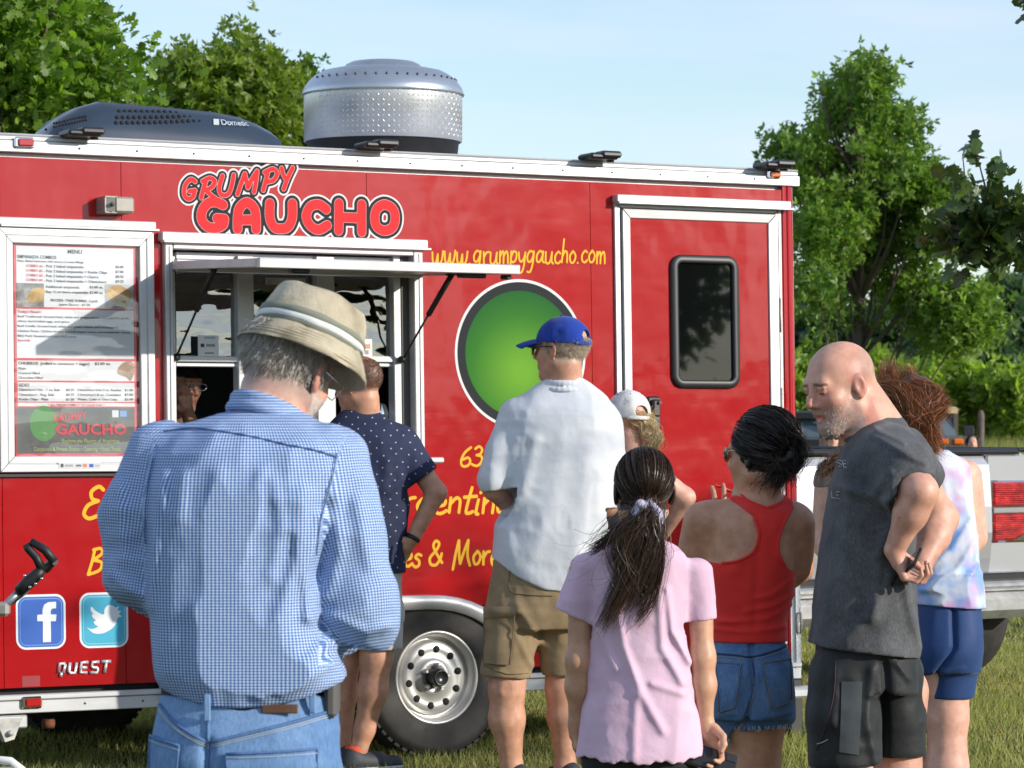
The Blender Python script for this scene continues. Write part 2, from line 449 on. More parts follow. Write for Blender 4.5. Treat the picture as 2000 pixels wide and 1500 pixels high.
# ---------------------------------------------------------------- trees
OAK = [(0,0),(.06,.12),(.2,.2),(.1,.3),(.3,.42),(.16,.5),(.36,.7),(.2,.74),(.22,.95),(0,1.02),(-.2,.93),(-.19,.74),(-.36,.68),(-.15,.5),(-.3,.4),(-.1,.3),(-.19,.18),(-.05,.1)]
THIN = {11: .95, 12: .72, 13: .6, 14: .6, 99: 1.}
def leaf_template(kind):
    if kind == 'oak':
        V = [(0, .45, .03)]+[(x, y, .10*abs(x)-.1*(y-.5)**2) for x, y in OAK]; n = len(OAK)
        return np.array(V), np.array([(0, 1+i, 1+(i+1) % n) for i in range(n)])
    if kind == 'clump':     # three small leaves fanning out
        V = []; Fc = []
        for k, (a, s_) in enumerate(((0, 1), (1.1, .8), (-1.2, .85))):
            c, d = math.cos(a), math.sin(a); b = len(V)
            for x, y in ((0, 0), (.26, .45), (0, 1), (-.26, .45)): V.append(((x*c+y*d)*s_, (-x*d+y*c)*s_, .12*abs(x)+.15*k*y))
            Fc += [(b, b+1, b+2), (b, b+2, b+3)]
        return np.array(V), np.array(Fc)
    V = [(0, 0, 0), (.27, .45, .06), (0, 1, 0), (-.27, .45, .06)]; return np.array(V), np.array([(0, 1, 2), (0, 2, 3)])
def scatter_leaves(P, D, size, kind, c0, c1, seed, up=.6):
    r = np.random.default_rng(seed); n = len(P); T, Fc = leaf_template(kind)
    nrm = r.normal(0, 1, (n, 3))+np.array([0, 0, up]); nrm /= np.linalg.norm(nrm, axis=1)[:, None]
    y = D+r.normal(0, .55, (n, 3)); y -= nrm*np.sum(y*nrm, 1)[:, None]; y /= np.linalg.norm(y, axis=1)[:, None]
    x = np.cross(y, nrm); S = size*r.uniform(.6, 1.25, n)
    V = P[:, None]+(T[None, :, 0:1]*x[:, None]+T[None, :, 1:2]*y[:, None]+T[None, :, 2:3]*nrm[:, None])*S[:, None, None]
    Fa = (np.arange(n)[:, None, None]*len(T)+Fc[None]).reshape(-1, 3)
    me = np_mesh('crown', V.reshape(-1, 3), Fa, smooth=False)
    t = np.clip(r.random(n)*.7+.3*(vnoise(P, .9, seed % 9)+.5), 0, 1)[:, None]
    C = (np.array(c0)*(1-t)+np.array(c1)*t)*r.uniform(.7, 1.25, n)[:, None]
    add_color(me, 'col', np.repeat(C, len(T), 0)); return me
def sprays(blobs, n_spray, per, length, seed, Y, jitter=.5):
    n_spray = int(n_spray*THIN.get(seed, .5))
    """blobs rows (px, py, rx, ry, depth radius m, weight): leaf positions on twigs through the crown"""
    r = np.random.default_rng(seed); B = np.array(blobs, float); s = FPX/Y
    w = B[:, 5]*B[:, 2]*B[:, 3]; k = r.choice(len(B), n_spray, p=w/w.sum())
    u = r.normal(0, 1, (n_spray, 3)); u /= np.linalg.norm(u, axis=1)[:, None]; rad = r.random(n_spray)**.45
    c = np.c_[(B[k, 0]-1000)/s, np.full(n_spray, Y), CAMZ+(HZ-B[k, 1])/s]
    R = np.c_[B[k, 2]/s, B[k, 4], B[k, 3]/s]
    R = np.maximum(R-length*.5, R*.35)
    p = c+u*rad[:, None]*R
    sc_ = .55*s/FPX*Y/(R.mean(1)[:, None]*0+1); kp = vnoise(p, 1.9*22/max(Y, 22) if Y < 80 else .25, seed)+.35*vnoise(p, 5., seed+1) > -.12; p = p[kp]; u = u[kp]; c = c[kp]; R = R[kp]; n_spray = len(p)
    d = u+r.normal(0, .5, u.shape)+np.array([0, 0, .25]); d /= np.linalg.norm(d, axis=1)[:, None]
    t = r.random((n_spray, per)); P = p[:, None]+d[:, None]*(t[..., None]*length)+r.normal(0, jitter*length*.3, (n_spray, per, 3))
    return P.reshape(-1, 3), np.repeat(d, per, 0), c, R
M_LEAF = attr_mat('leaf', rough=.42, trans=.5, spec=.45)
M_BARK = simple('bark', (.11, .085, .065), .9, var=.4, vscale=8, bmp=.8, bscale=30, bdist=.03, stretch=(1, 1, .2))
def tree(name, label, blobs, Y, trunk_px, r0, n_spray, per, length, size, kind, c0, c1, seed, group=None, top=None, cat='tree', limbs=True, jitter=.5):
    x0 = (trunk_px-1000)/FPX*Y; root = empty(name, (x0, Y, 0), label=label, cat=cat, group=group)
    P, D, c, R = sprays(blobs, n_spray, per, length, seed, Y, jitter)
    me = scatter_leaves(P-np.array([x0, Y, 0]), D, size, kind, c0, c1, seed)
    link('crown', me, M_LEAF, root, kind='stuff')
    mb = MB(); rr = random.Random(seed); tp = top if top is not None else max(CAMZ+(HZ-b[1])/FPX*Y for b in blobs)
    n = 9; path = []
    for i in range(n):
        t = i/(n-1); path.append((.12*tp*.1*math.sin(t*5+seed), .1*math.sin(t*4), tp*t))
    mb.tube(path, [r0*(1-.85*i/(n-1)) for i in range(n)], 9)
    if limbs:
        for b in blobs:
            q = W(b[0], b[1], Y)-Vector((x0, Y, 0)); zt = max(.6, q.z-abs(q.x)*.7-.8); k = min(n-1, max(0, int(zt/tp*(n-1)))); a = Vector(path[k])
            if (q-a).length < .3: continue
            for _ in range(2):
                e = q+Vector((rr.uniform(-.5, .5)*b[2]*Y/FPX, rr.uniform(-.7, .7)*b[4], rr.uniform(-.3, .6)*b[3]*Y/FPX)); m = (a+e)/2+Vector((rr.uniform(-.1, .1), rr.uniform(-.2, .2), -.08*(e-a).length))
                mb.tube([a, (a+m)/2+Vector((0, 0, -.02)), m, (m+e)/2, e], [r0*.24, r0*.19, r0*.14, r0*.09, r0*.04], 6)
    mb.build('trunk', M_BARK, root); return root

G0, G1 = (.045, .095, .014), (.15, .25, .03)
# big tree right of the trailer
tree('oak_tree', 'tall airy green tree rising right of the trailer roof', [
    (1640,190,80,55,1.6,1.1),(1690,165,55,45,1.3,1.2),(1600,170,40,40,1.0,1.1),(1700,215,45,50,1.2,1),(1620,235,55,45,1.3,1),(1660,130,22,18,.4,1.3),
    (1770,255,36,26,.7,1.2),(1738,288,30,26,.8,1),(1530,285,36,26,.8,1.1),(1585,290,40,36,1.,.8),(1660,300,70,50,1.3,.55),(1745,330,50,36,1.,.8),
    (1600,370,50,55,1.3,.9),(1700,390,80,55,1.4,.6),(1805,390,70,42,1.,.9),(1610,460,80,66,1.6,.9),(1720,480,90,66,1.6,.8),(1840,450,66,50,1.2,.9),(1590,340,50,50,1.1,.8),(1760,340,66,40,1.1,.8),
    (1635,570,100,66,1.8,1),(1760,580,100,66,1.8,1),(1870,620,80,66,1.6,1),(1640,650,80,40,1.6,.8)],
    45, 1672, .13, 4300, 13, .30, .105, 'clump', (.07, .15, .025), (.27, .39, .07), 11, jitter=.7)
# trees above the trailer roof on the left
tree('oak_tree', 'dense leafy oak filling the corner above the roof air conditioner', [
    (0,90,140,120,1.7,1),(110,60,85,75,1.3,1),(60,170,140,80,1.5,1),(170,120,55,50,1.,.9),(130,210,130,60,1.4,1),(235,140,45,38,.8,.8),(280,190,50,45,.9,.9),(30,240,120,60,1.4,1),(-90,60,120,140,1.6,1),
    (120,10,60,30,.8,.8),(245,225,70,40,1.,1)],
    22, -60, .16, 2300, 10, .30, .095, 'oak', (.055, .12, .015), (.23, .37, .04), 12, group='trees beyond the trailer roof', jitter=.6)
tree('young_tree', 'olive green bushy tree between the air conditioner and roof fan', [
    (370,205,60,60,1.1,1),(425,175,56,50,1.2,1),(492,150,56,50,1.2,1),(545,190,30,55,1.,1),(482,98,26,22,.5,1.1),(350,160,36,30,.6,.8),(460,220,110,60,1.4,1.1),(540,225,40,50,1.1,1)],
    33, 450, .12, 2500, 12, .30, .088, 'clump', (.08, .14, .02), (.28, .36, .05), 13, group='trees beyond the trailer roof', jitter=.6)
tree('young_tree', 'small tree top peeking out behind the roof fan', [(612,170,26,32,.6,1),(620,230,40,40,.8,1),(640,300,60,50,1,1)], 36, 620, .07, 330, 12, .3, .09, 'clump', G0, G1, 14, group='trees beyond the trailer roof')
# bright shrubs along the field edge, darker wood behind
sh = [(1560,760,60,60),(1640,790,50,50),(1705,745,55,50),(1770,770,60,55),(1850,745,60,48),(1905,790,50,46),(1965,770,60,52),(2030,760,50,55)]
for i, (px, py, rx, ry) in enumerate(sh):
    lab = ['bright green bush seen just past the trailer corner','green bush low behind the bald man','yellow-green bush behind the auburn hair','broad bright bush left of the tan off-roader','yellow-green bush directly above the tan off-roader roof','low bright bush right of the tan off-roader','wide green bush above the silver pickup tail light','green bush at the frame edge above the pickup'][i]
    tree('field_bush', lab, [(px, py, rx, ry, 1.6, 1), (px+rx*.3, py+ry*.8, rx*1.1, ry*.6, 1.6, 1)], 88+rng_i*2 if (rng_i := i % 3) else 88, px, .08, 650, 7, .55, .3, 'clump', (.11, .19, .03), (.36, .46, .07), 30+i, group='bushes along the field edge', cat='bush', limbs=False, top=2.)
wd = [(1905,660,75,85),(1965,600,55,70),(2010,640,60,100),(1850,690,60,70),(1600,640,80,90),(1710,650,70,90),(1790,640,60,80)]
for i, (px, py, rx, ry) in enumerate(wd):
    lab = ['dark far tree above the tan off-roader','tallest dark far tree near the hanging oak branch','dark far tree cut by the right frame edge','dark far tree behind the lower crown of the tall tree','hazy far tree against the trailer corner','hazy far tree straight behind the tall tree trunk','hazy far tree right of the tall tree trunk'][i]
    tree('far_tree', lab, [(px, py, rx, ry*.8, 5, 1), (px, py+60, rx*1.2, 80, 5, 1)], 230+i*4, px, .3, 1100, 6, 1.6, .75, 'clump', (.045, .09, .05), (.09, .15, .07), 50+i, group='dark trees of the far wood', limbs=False, top=7.)

# near oak whose branch hangs into the picture from the right
root = empty('oak_tree', (9.0, 22.0, 0), label='dark near oak branch with lobed leaves hanging in from the edge', cat='tree')
mb = MB(); o = Vector((9.0, 22.0, 0))
mb.tube([(0, 0, 0), (.05, 0, 1.5), (0, .1, 3.2), (-.1, 0, 5), (0, 0, 7)], [.24, .2, .18, .13, .05], 12)
P = []; D = []
def twig(a, b, n, rr=.008, sp=.22, seed=0):
    r = random.Random(seed); a, b = Vector(a), Vector(b); m = (a+b)/2+Vector((r.uniform(-.05, .05), r.uniform(-.05, .05), r.uniform(-.06, .03)))
    mb.tube([a-o, (a+m)/2-o, m-o, b-o], [rr, rr*.9, rr*.7, rr*.3], 5)
    for i in range(n):
        t = (i+.5)/n; p = (a.lerp(m, t*2) if t < .5 else m.lerp(b, t*2-1)); d = ((b-a).normalized()+Vector((r.uniform(-1, 1), r.uniform(-1, 1), r.uniform(-1, 1)))*1.0).normalized()
        P.append(p+Vector((r.uniform(-1, 1), r.uniform(-1, 1), r.uniform(-1, 1)))*sp*.2); D.append(d)
YB = 16.6; hub = W(1990, 455, YB)
mb.tube([(0, .1, 2.6), (-1.8, -1.6, 2.8), (-4.2, -3.9, 2.75), hub-o+Vector((.5, .3, .12)), hub-o], [.06, .045, .03, .015, .009], 7)
ends = [(1905,292,16),(1880,300,10),(1950,335,14),(1890,370,14),(1840,440,14),(1805,470,12),(1850,500,14),(1900,520,16),(1960,500,16),(1935,440,22),(1900,420,20),(1980,400,14),(2010,500,10),(1870,455,16),(1990,350,8)]
hub2 = W(1925, 440, YB); mb.tube([hub-o, hub2-o], [.009, .006], 6)
for i, (px, py, n) in enumerate(ends):
    twig(hub2 if px < 1960 else hub, W(px, py, YB+((i*37) % 11-5)*.045), int(n*1.5), seed=i)
for i, (px, py) in enumerate(((1990, 8), (2010, -20), (1984, -30))):
    twig(W(2080, -60, YB), W(px, py, YB+.1*i), 9, seed=40+i)
mb.tube([(0, .1, 4.2), (-2.8, -2.6, 3.9), W(2080, -60, YB)-o], [.05, .03, .01], 6)
rr = random.Random(77)       # higher boughs of the same oak, outside the frame; the door window mirrors them
for i in range(60):
    c = Vector((12.4, 9.0, 4.6))+Vector((rr.gauss(0, 1.0), rr.gauss(0, .9), rr.gauss(0, .38))); twig(Vector((12.4, 10.4, 5.0)), c, 12, .012, .5, 100+i)
mb.tube([(0, 0, 4.6), (1.6, -6, 5.2), (3.4, -11.6, 5.0)], [.08, .06, .03], 7)
for i in range(60):
    c = Vector((9.5, 22, 7.0))+Vector((rr.gauss(0, 1.1), rr.gauss(0, 1.1), rr.gauss(0, .7))); twig(Vector((9, 22, 6.)), c, 14, .012, .6, 200+i)
mb.build('trunk', M_BARK, root)
me = scatter_leaves(np.array([tuple(p-o) for p in P]), np.array([tuple(d) for d in D]), .135, 'oak', (.035, .07, .018), (.09, .15, .035), 5, up=.3)  # backlit shade is put into these darker leaf colours
link('leaves', me, attr_mat('oak_leaf', rough=.4, trans=.22, spec=.5), root, kind='stuff')
# unseen wood on the camera's side, added for the glossy trailer to mirror
r = np.random.default_rng(9); n = 9000; a = r.uniform(-.95, .25, n); R_ = r.uniform(58, 66, n)
P_ = np.c_[R_*np.cos(a), 10+R_*np.sin(a), 0*a]; hh = 4.2+1.6*vnoise(P_, .12, 2)+.8*vnoise(P_, .4, 3); P_[:, 2] = r.random(n)**.7*hh
link('treeline', scatter_leaves(P_, r.normal(0, 1, (n, 3)), 1.1, 'clump', (.02, .045, .01), (.06, .1, .02), 8), M_LEAF, kind='stuff', label='unseen line of trees on the camera side, mirrored by the trailer')

YM = .3; xm = 1000+27*FPX/YM; sm = FPX/YM  # unseen oak, added so the door window mirrors a dark crown
tree('oak_tree', 'unseen oak right of the camera, added for the door window to mirror', [(xm+a*sm, HZ-z*sm, r_*sm, r_*.8*sm, r_, 1) for a, z, r_ in ((0, 4.6, 1.8), (1.5, 3.6, 1.4), (-1.6, 3.7, 1.3), (.3, 6.2, 1.5))], YM, xm, .2, 3200, 9, .5, .2, 'oak', G0, G1, 99)
n = 16000; a = r.uniform(.75, 2.4, n); R_ = r.uniform(250, 275, n); P_ = np.c_[R_*np.cos(a), R_*np.sin(a), 0*a]; hh = 8+3.5*vnoise(P_, .03, 2)+2*vnoise(P_, .11, 3); P_[:, 2] = r.random(n)**.7*hh
link('far_wood', scatter_leaves(P_, r.normal(0, 1, (n, 3)), 2.6, 'clump', (.04, .08, .04), (.09, .15, .06), 9), M_LEAF, kind='stuff', label='dark far wood along the horizon')
# wooden fence post in the field
p = W(1915, 870, 60); mb = MB(); mb.tube([(0,0,0),(0,.0,1.0),(.01,0,1.72),(.01,0,1.8)], [.07,.068,.062,.03], 9)
mb.build('fence_post', simple('old_wood', (.12, .1, .085), .9, var=.4, vscale=12, bmp=.6, bscale=40), loc=(p.x, 60, 0), label='weathered wooden post right of the tan off-roader', cat='post')
# ================================================================ food trailer
PSI, LEAN = math.radians(29.69), -.027
TM = Matrix.Translation((-.338, 14.64, 0)) @ Matrix.Rotation(PSI, 4, 'Z') @ Matrix.Rotation(LEAN, 4, 'X')
TI = TM.inverted()
def S(px, py, n=0.):
    """photo pixel -> (u, v) on the trailer plane at depth n (n < 0 is in front of the wall)"""
    o = TI @ Vector((0, 0, CAMZ)); d = (TI.to_3x3() @ Vector(((px-1000)/FPX, 1, (HZ-py)/FPX))); t = (n-o.y)/d.y
    q = o+d*t; return q.x, q.z
def SP(px, py, n=0.):
    u, v = S(px, py, n); return Vector((u, n, v))
TR = empty('food_trailer', label='red food trailer with serving window, big logo lettering and side door', cat='food trailer')
TR.matrix_world = TM

def red_paint():
    m, nt, b = new_mat('red_paint')
    n = noise(nt, .9, 5, .6); r = ramp(nt, n.outputs[0], [(.3, (.36, .004, .007)), (.75, (.42, .007, .010))])
    nt.links.new(r.outputs[0], b.inputs['Base Color']); b.inputs['Roughness'].default_value = .32
    b.inputs['Coat Weight'].default_value = .35; b.inputs['Coat Roughness'].default_value = .05; b.inputs['Specular IOR Level'].default_value = .35
    n2 = noise(nt, 2.2, 3, .5, stretch=(1, 1, .7)); n3 = noise(nt, 16, 3, .5, stretch=(.3, 1, 1.6))
    h = mth(nt, 'ADD', mth(nt, 'MULTIPLY', n2.outputs[0], 1.), mth(nt, 'MULTIPLY', n3.outputs[0], .022))
    bp = bump(nt, b, h, .25, .04); nt.links.new(bp.outputs[0], b.inputs['Coat Normal'])
    n4 = noise(nt, 5, 6, .7, stretch=(.5, 1, 2)); rr_ = ramp(nt, n4.outputs[0], [(.35, (.15,)*3), (.75, (.21,)*3)]); nt.links.new(rr_.outputs[0], b.inputs['Roughness'])
    return m
M_RED = red_paint()
def alu(name='white_aluminium', c=(.56, .565, .575), rough=.4, metal=.25):
    m, nt, b = new_mat(name); n = noise(nt, 6, 6, .65, stretch=(.4, 1, 1)); n2 = noise(nt, 60, 3, .6, stretch=(.08, 1, 1))
    r = ramp(nt, n.outputs[0], [(.25, tuple(x*.8 for x in c)), (.6, c)]); nt.links.new(r.outputs[0], b.inputs['Base Color'])
    b.inputs['Roughness'].default_value = rough; b.inputs['Metallic'].default_value = metal; bump(nt, b, n2.outputs[0], .12, .003); return m
M_ALU = alu(); M_ALU2 = alu('bare_aluminium', (.62, .63, .64), .3, .8)
M_BLACK = simple('black_rubber', (.012, .012, .013), .5, var=.3, vscale=30)
M_BLK_PL = simple('black_plastic', (.02, .02, .024), .35)
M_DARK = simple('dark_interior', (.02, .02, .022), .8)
M_CHROME = simple('chrome', (.82, .82, .83), .08, 1.)
M_GREYPL = simple('grey_metal_box', (.30, .28, .25), .5, .2, var=.1)
M_SCREW = simple('dark_screw', (.08, .08, .08), .4, .8)

U0 = S(-230, 800)[0]; U1 = S(1533, 800)[0]; UE = U1+.085        # wall runs on past the frame
VT = S(800, 340)[1]; VB = S(0, 1345)[1]; DEP = 2.15
def panel(name, u0, u1, v0, v1, holes, mat, n0=0., n1=.02, parent=TR, **k):
    us = sorted({u0, u1, *[x for h in holes for x in (h[0], h[1]) if u0 < x < u1]}); vs = sorted({v0, v1, *[x for h in holes for x in (h[2], h[3]) if v0 < x < v1]})
    V = {}; vl = []; Fc = []
    def g(i, j, q):
        if (i, j, q) not in V: V[(i, j, q)] = len(vl); vl.append((us[i], (n0, n1)[q], vs[j]))
        return V[(i, j, q)]
    def solid(i, j):
        if not (0 <= i < len(us)-1 and 0 <= j < len(vs)-1): return False
        cu, cv = (us[i]+us[i+1])/2, (vs[j]+vs[j+1])/2
        return not any(h[0] < cu < h[1] and h[2] < cv < h[3] for h in holes)
    for i in range(len(us)-1):
        for j in range(len(vs)-1):
            if not solid(i, j): continue
            Fc.append((g(i,j,0), g(i+1,j,0), g(i+1,j+1,0), g(i,j+1,0))); Fc.append((g(i,j,1), g(i,j+1,1), g(i+1,j+1,1), g(i+1,j,1)))
            for di, dj, a, b in ((-1,0,(i,j+1),(i,j)), (1,0,(i+1,j),(i+1,j+1)), (0,-1,(i,j),(i+1,j)), (0,1,(i+1,j+1),(i,j+1))):
                if not solid(i+di, j+dj): Fc.append((g(*a,0), g(*a,1), g(*b,1), g(*b,0)))
    return MB().mesh(vl, Fc).build(name, mat, parent, **k)
WIN = (S(333, 700)[0], S(806, 700)[0], S(570, 880)[1], S(570, 492)[1])        # serving opening
uW = 0.; RW = .352                                                            # front wheel centre u and tyre radius
ARCH = (uW-.88-.40, uW+.42, 0, S(850, 1185)[1])
seams = [U0, S(3, 800)[0], S(241, 800)[0], S(721, 800)[0], S(1158, 800)[0], U1]
for i in range(5): panel('side_panel', seams[i]+.0015, seams[i+1]-.0015, VB, VT, [WIN, ARCH], M_RED)
MB().box((U0, .021, VB), (U1, .03, VT)) if 0 else None
# back wall, ends, roof, floor, inner skin
mb = MB(); mb.box((U0, DEP-.02, VB), (UE-.06, DEP, VT)); mb.box((U0-.02, .03, VB), (U0, DEP-.02, VT)); mb.build('outer_wall', M_RED, TR)
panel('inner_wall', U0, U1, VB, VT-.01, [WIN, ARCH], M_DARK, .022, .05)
mb = MB(); mb.box((U0, .03, VT), (UE-.03, DEP, VT+.05)); mb.build('roof', M_ALU, TR)
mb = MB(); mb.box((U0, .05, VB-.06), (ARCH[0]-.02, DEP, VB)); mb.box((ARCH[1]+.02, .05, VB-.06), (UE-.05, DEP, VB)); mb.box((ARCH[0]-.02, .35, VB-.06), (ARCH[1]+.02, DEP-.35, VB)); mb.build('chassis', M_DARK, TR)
mb = MB(); mb.box((ARCH[0]-.0, .36, VB-.05), (ARCH[1], .38, ARCH[3]+.05)); mb.box((ARCH[0], .05, ARCH[3]+.02), (ARCH[1], .36, ARCH[3]+.04)); mb.box((ARCH[0]-.01, .05, VB-.05), (ARCH[0], .36, ARCH[3]+.03)); mb.box((ARCH[1], .05, VB-.05), (ARCH[1]+.01, .36, ARCH[3]+.03)); mb.build('wheel_well', M_BLACK, TR)
# rounded corner post
mb = MB(); pr = []
for k in range(9): a = k/8*math.pi/2; pr.append((U1+.003+.082*math.sin(a), .082-.082*math.cos(a)+.0))
def extr(mb, prof, v0, v1, m=0, sm=True):
    b = len(mb.v)
    for v in (v0, v1):
        for (u, n) in prof: mb.v.append((u, n, v))
    k = len(prof)
    for i in range(k-1): mb.f.append((b+i, b+i+1, b+k+i+1, b+k+i)); mb.m.append(m); mb.sm.append(sm)
prof = [(U1+.003, -.001), (U1+.02, -.004), (U1+.022, .003), (U1+.028, .003), (U1+.030, -.003)]+[(U1+.030+.055*math.sin(a), .052-.055*math.cos(a)) for a in [k/8*math.pi/2 for k in range(9)]]+[(U1+.085, .09), (U1+.08, .095), (U1+.085, .10), (U1+.085, 1.2)]
extr(mb, prof, VB, VT+.03); mb.build('corner_post', M_RED, TR)
MB().box((U1+.03, 1.2, VB), (UE-.002, DEP, VT)).build('front_wall', M_RED, TR)
# top rail of white aluminium: three stepped bands
vt0 = S(0, 296)[1]; vt1 = S(0, 259)[1]
mb = MB(); L0 = U0-.02; L1 = UE+.012
h = vt1-vt0
mb.box((L0, -.012, vt0), (L1, .0, vt0+h*.62), bev=.003); mb.box((L0, -.004, vt0+h*.64), (L1-.004, .03, vt0+h*.86), bev=.003); mb.box((L0, -.0065, vt0+h*.875), (L1-.002, .05, vt0+h*1.0), bev=.005)
mb.box((L0, .001, vt0+.0), (L1-.01, .06, vt0+h*.99))
mb.build('top_rail', M_ALU, TR)
mb = MB(); mb.box((UE-.08, .06, vt0), (UE+.010, DEP, vt0+h), bev=.01); mb.build('front_rail', M_ALU, TR)
# bottom skirt rail
sv0 = S(0, 1395)[1]; sv1 = S(0, 1358)[1]
for a, b in ((L0, ARCH[0]-.01), (ARCH[1]+.01, UE-.02)):
    mb = MB(); mb.box((a, -.010, sv0), (b, .05, sv0+(sv1-sv0)*.68), bev=.003); mb.box((a, -.018, sv0+(sv1-sv0)*.70), (b, .03, sv1), bev=.004); mb.build('skirt_rail', M_ALU, TR)
# rail screws
mb = MB()
for i in range(34):
    u = L0+.1+i*.26
    if u < L1-.05:
        M = Matrix.Translation((u, -.013, vt0+h*.33)) @ Matrix.Rotation(math.pi/2, 4, 'X'); mb.lathe([(0, .003), (.004, .002), (.005, -.001)], M, 8)
    if u < ARCH[0]-.05:
        M = Matrix.Translation((u, -.011, sv0+.03)) @ Matrix.Rotation(math.pi/2, 4, 'X'); mb.lathe([(0, .003), (.004, .002), (.005, -.001)], M, 8)
mb.build('rail_screws', M_SCREW, TR, kind='stuff')
# fender
fv = S(850, 1163)[1]
def fender():
    mb = MB(); uc0, uc1 = uW-.88, uW; out = []; 
    def pth(R, rise):
        pts = []
        for k in range(10): a = math.pi*(1-.5*k/9*1.0); pts.append((uc0+R*math.cos(a), rise+0, a))
        return pts
    A = []
    for k in range(13): a = math.radians(192-102*k/12); A.append((uc0+.04, a))
    B = [(uc1-.04, math.radians(90-102*k/12)) for k in range(13)]
    cz = RW+.02
    def pt(c, a, R, lift): return (c+R*math.cos(a), cz+R*math.sin(a)*lift)
    lift = (fv-cz)/.475
    for (c, a) in A+B: out.append((pt(c, a, .475, lift), pt(c, a, .405, lift*.97)))
    V = []; Fc = []
    for (o_, i_) in out:
        V += [(o_[0], -.055, o_[1]), (i_[0], -.055, i_[1]), (i_[0], .03, i_[1]), (o_[0], .0, o_[1]), (o_[0]*.999, -.048, o_[1]+.004)]
    for i in range(len(out)-1):
        a, b = i*5, (i+1)*5
        Fc += [(a, a+1, b+1, b), (a+1, a+2, b+2, b+1), (a+3, a+4, b+4, b+3), (a+4, a, b, b+4)]
    mb.mesh(V, Fc, 0, True); return mb.build('fender', M_ALU, TR)
fender()
# wheels
def tyre_mat():
    m, nt, b = new_mat('tyre_rubber'); n = noise(nt, 9, 5, .6); r = ramp(nt, n.outputs[0], [(.3, (.022, .021, .02)), (.7, (.055, .05, .046))]); nt.links.new(r.outputs[0], b.inputs['Base Color']); b.inputs['Roughness'].default_value = .75
    n2 = noise(nt, 60, 2); bump(nt, b, n2.outputs[0], .3, .002); return m
M_TYRE = tyre_mat(); M_RIM = simple('silver_steel_rim', (.58, .57, .55), .35, .5, var=.12, vscale=9); M_LENS_RED = simple('red_lens', (.45, .01, .012), .15, coat=1.)
M_HOLE = simple('dark_hole', (.008, .008, .008), .8)
def wheel(u, n, side=-1, R=RW, rr=.195, parent=TR, w=.2):
    """axis along n, outer face towards side; returns the wheel part"""
    M = Matrix.Translation((u, n, R)) @ Matrix.Rotation(math.pi/2 if side < 0 else -math.pi/2, 4, 'X')   # local +z = outwards
    mb = MB(); hw = w/2
    prof = [(rr+.006, -hw*.8), (rr+.05, -hw), (R-.05, -hw*1.02), (R-.012, -hw*.82), (R, -hw*.6)]
    for z in (-.5, -.46, -.1, -.06, .06, .10, .46, .50):
        prof.append((R if (round(z*100) in (-50, -6, 10, 50)) else R-.0, z*hw))
    prof += [(R, hw*.6), (R-.012, hw*.82), (R-.03, hw*.95), (R-.034, hw*.985), (R-.05, hw*1.02), (R-.09, hw*1.03), (rr+.045, hw*1.0), (rr+.03, hw*.985), (rr+.02, hw*.93), (rr+.004, hw*.86), (rr-.002, hw*.7)]
    mb.lathe(prof, M, 56)
    ty = mb.build('wheel', M_TYRE, parent)
    t = MB()                                # tread blocks on the shoulders
    for k in range(52):
        a = 2*math.pi*k/52
        for zz in (-1, 1):
            q = M @ Matrix.Rotation(a, 4, 'Z') @ Matrix.Translation((R-.004, 0, zz*hw*.62)); t.box((-.006, -.013, -.022), (.006, .013, .022), M=q)
    t.build('tread', M_TYRE, ty, kind='stuff')
    mb = MB()
    mb.lathe([(rr+.012, hw*.84), (rr+.012, hw*.90), (rr+.004, hw*.93), (rr-.004, hw*.86), (rr-.010, hw*.7), (rr-.014, hw*.35), (rr-.03, hw*.30), (rr-.034, hw*.5), (rr-.045, hw*.60), (rr-.075, hw*.60), (.085, hw*.52), (.078, hw*.62), (.07, hw*.66), (.042, hw*.66), (.04, hw*.3)], M, 56)
    rim = mb.build('rim', M_RIM, ty)
    h_ = MB()
    for k in range(10):
        a = 2*math.pi*(k+.3)/10; q = M @ Matrix.Rotation(a, 4, 'Z') @ Matrix.Translation((.125, 0, hw*.575)); h_.lathe([(0, .006), (.0145, .006), (.0165, .003), (.0165, -.01)], q, 14)
    h_.build('rim_hole', M_HOLE, ty, kind='stuff')
    h_ = MB(); h_.lathe([(.041, hw*.6), (.041, hw*1.15), (.034, hw*1.35), (.03, hw*1.36), (.028, hw*1.3), (0, hw*1.3)], M, 20)
    h_.build('hub', simple('greasy_hub', (.05, .05, .05), .3, .6), ty)
    l = MB()
    for k in range(5):
        a = 2*math.pi*(k+.1)/5; q = M @ Matrix.Rotation(a, 4, 'Z') @ Matrix.Translation((.057, 0, hw*.66)); l.lathe([(.0, .03), (.006, .03), (.0095, .022), (.0105, 0)], q, 6, sm=False)
    l.build('lug_nut', M_RIM, ty, kind='stuff'); return ty
wheel(uW, .065); wheel(uW-.88, .065); wheel(uW, DEP-.2, 1); wheel(uW-.88, DEP-.2, 1)
mb = MB(); mb.tube([(uW, .1, RW), (uW, DEP-.2, RW)], .04, 8); mb.tube([(uW-.88, .1, RW), (uW-.88, DEP-.2, RW)], .04, 8); mb.build('axle', M_BLACK, TR)
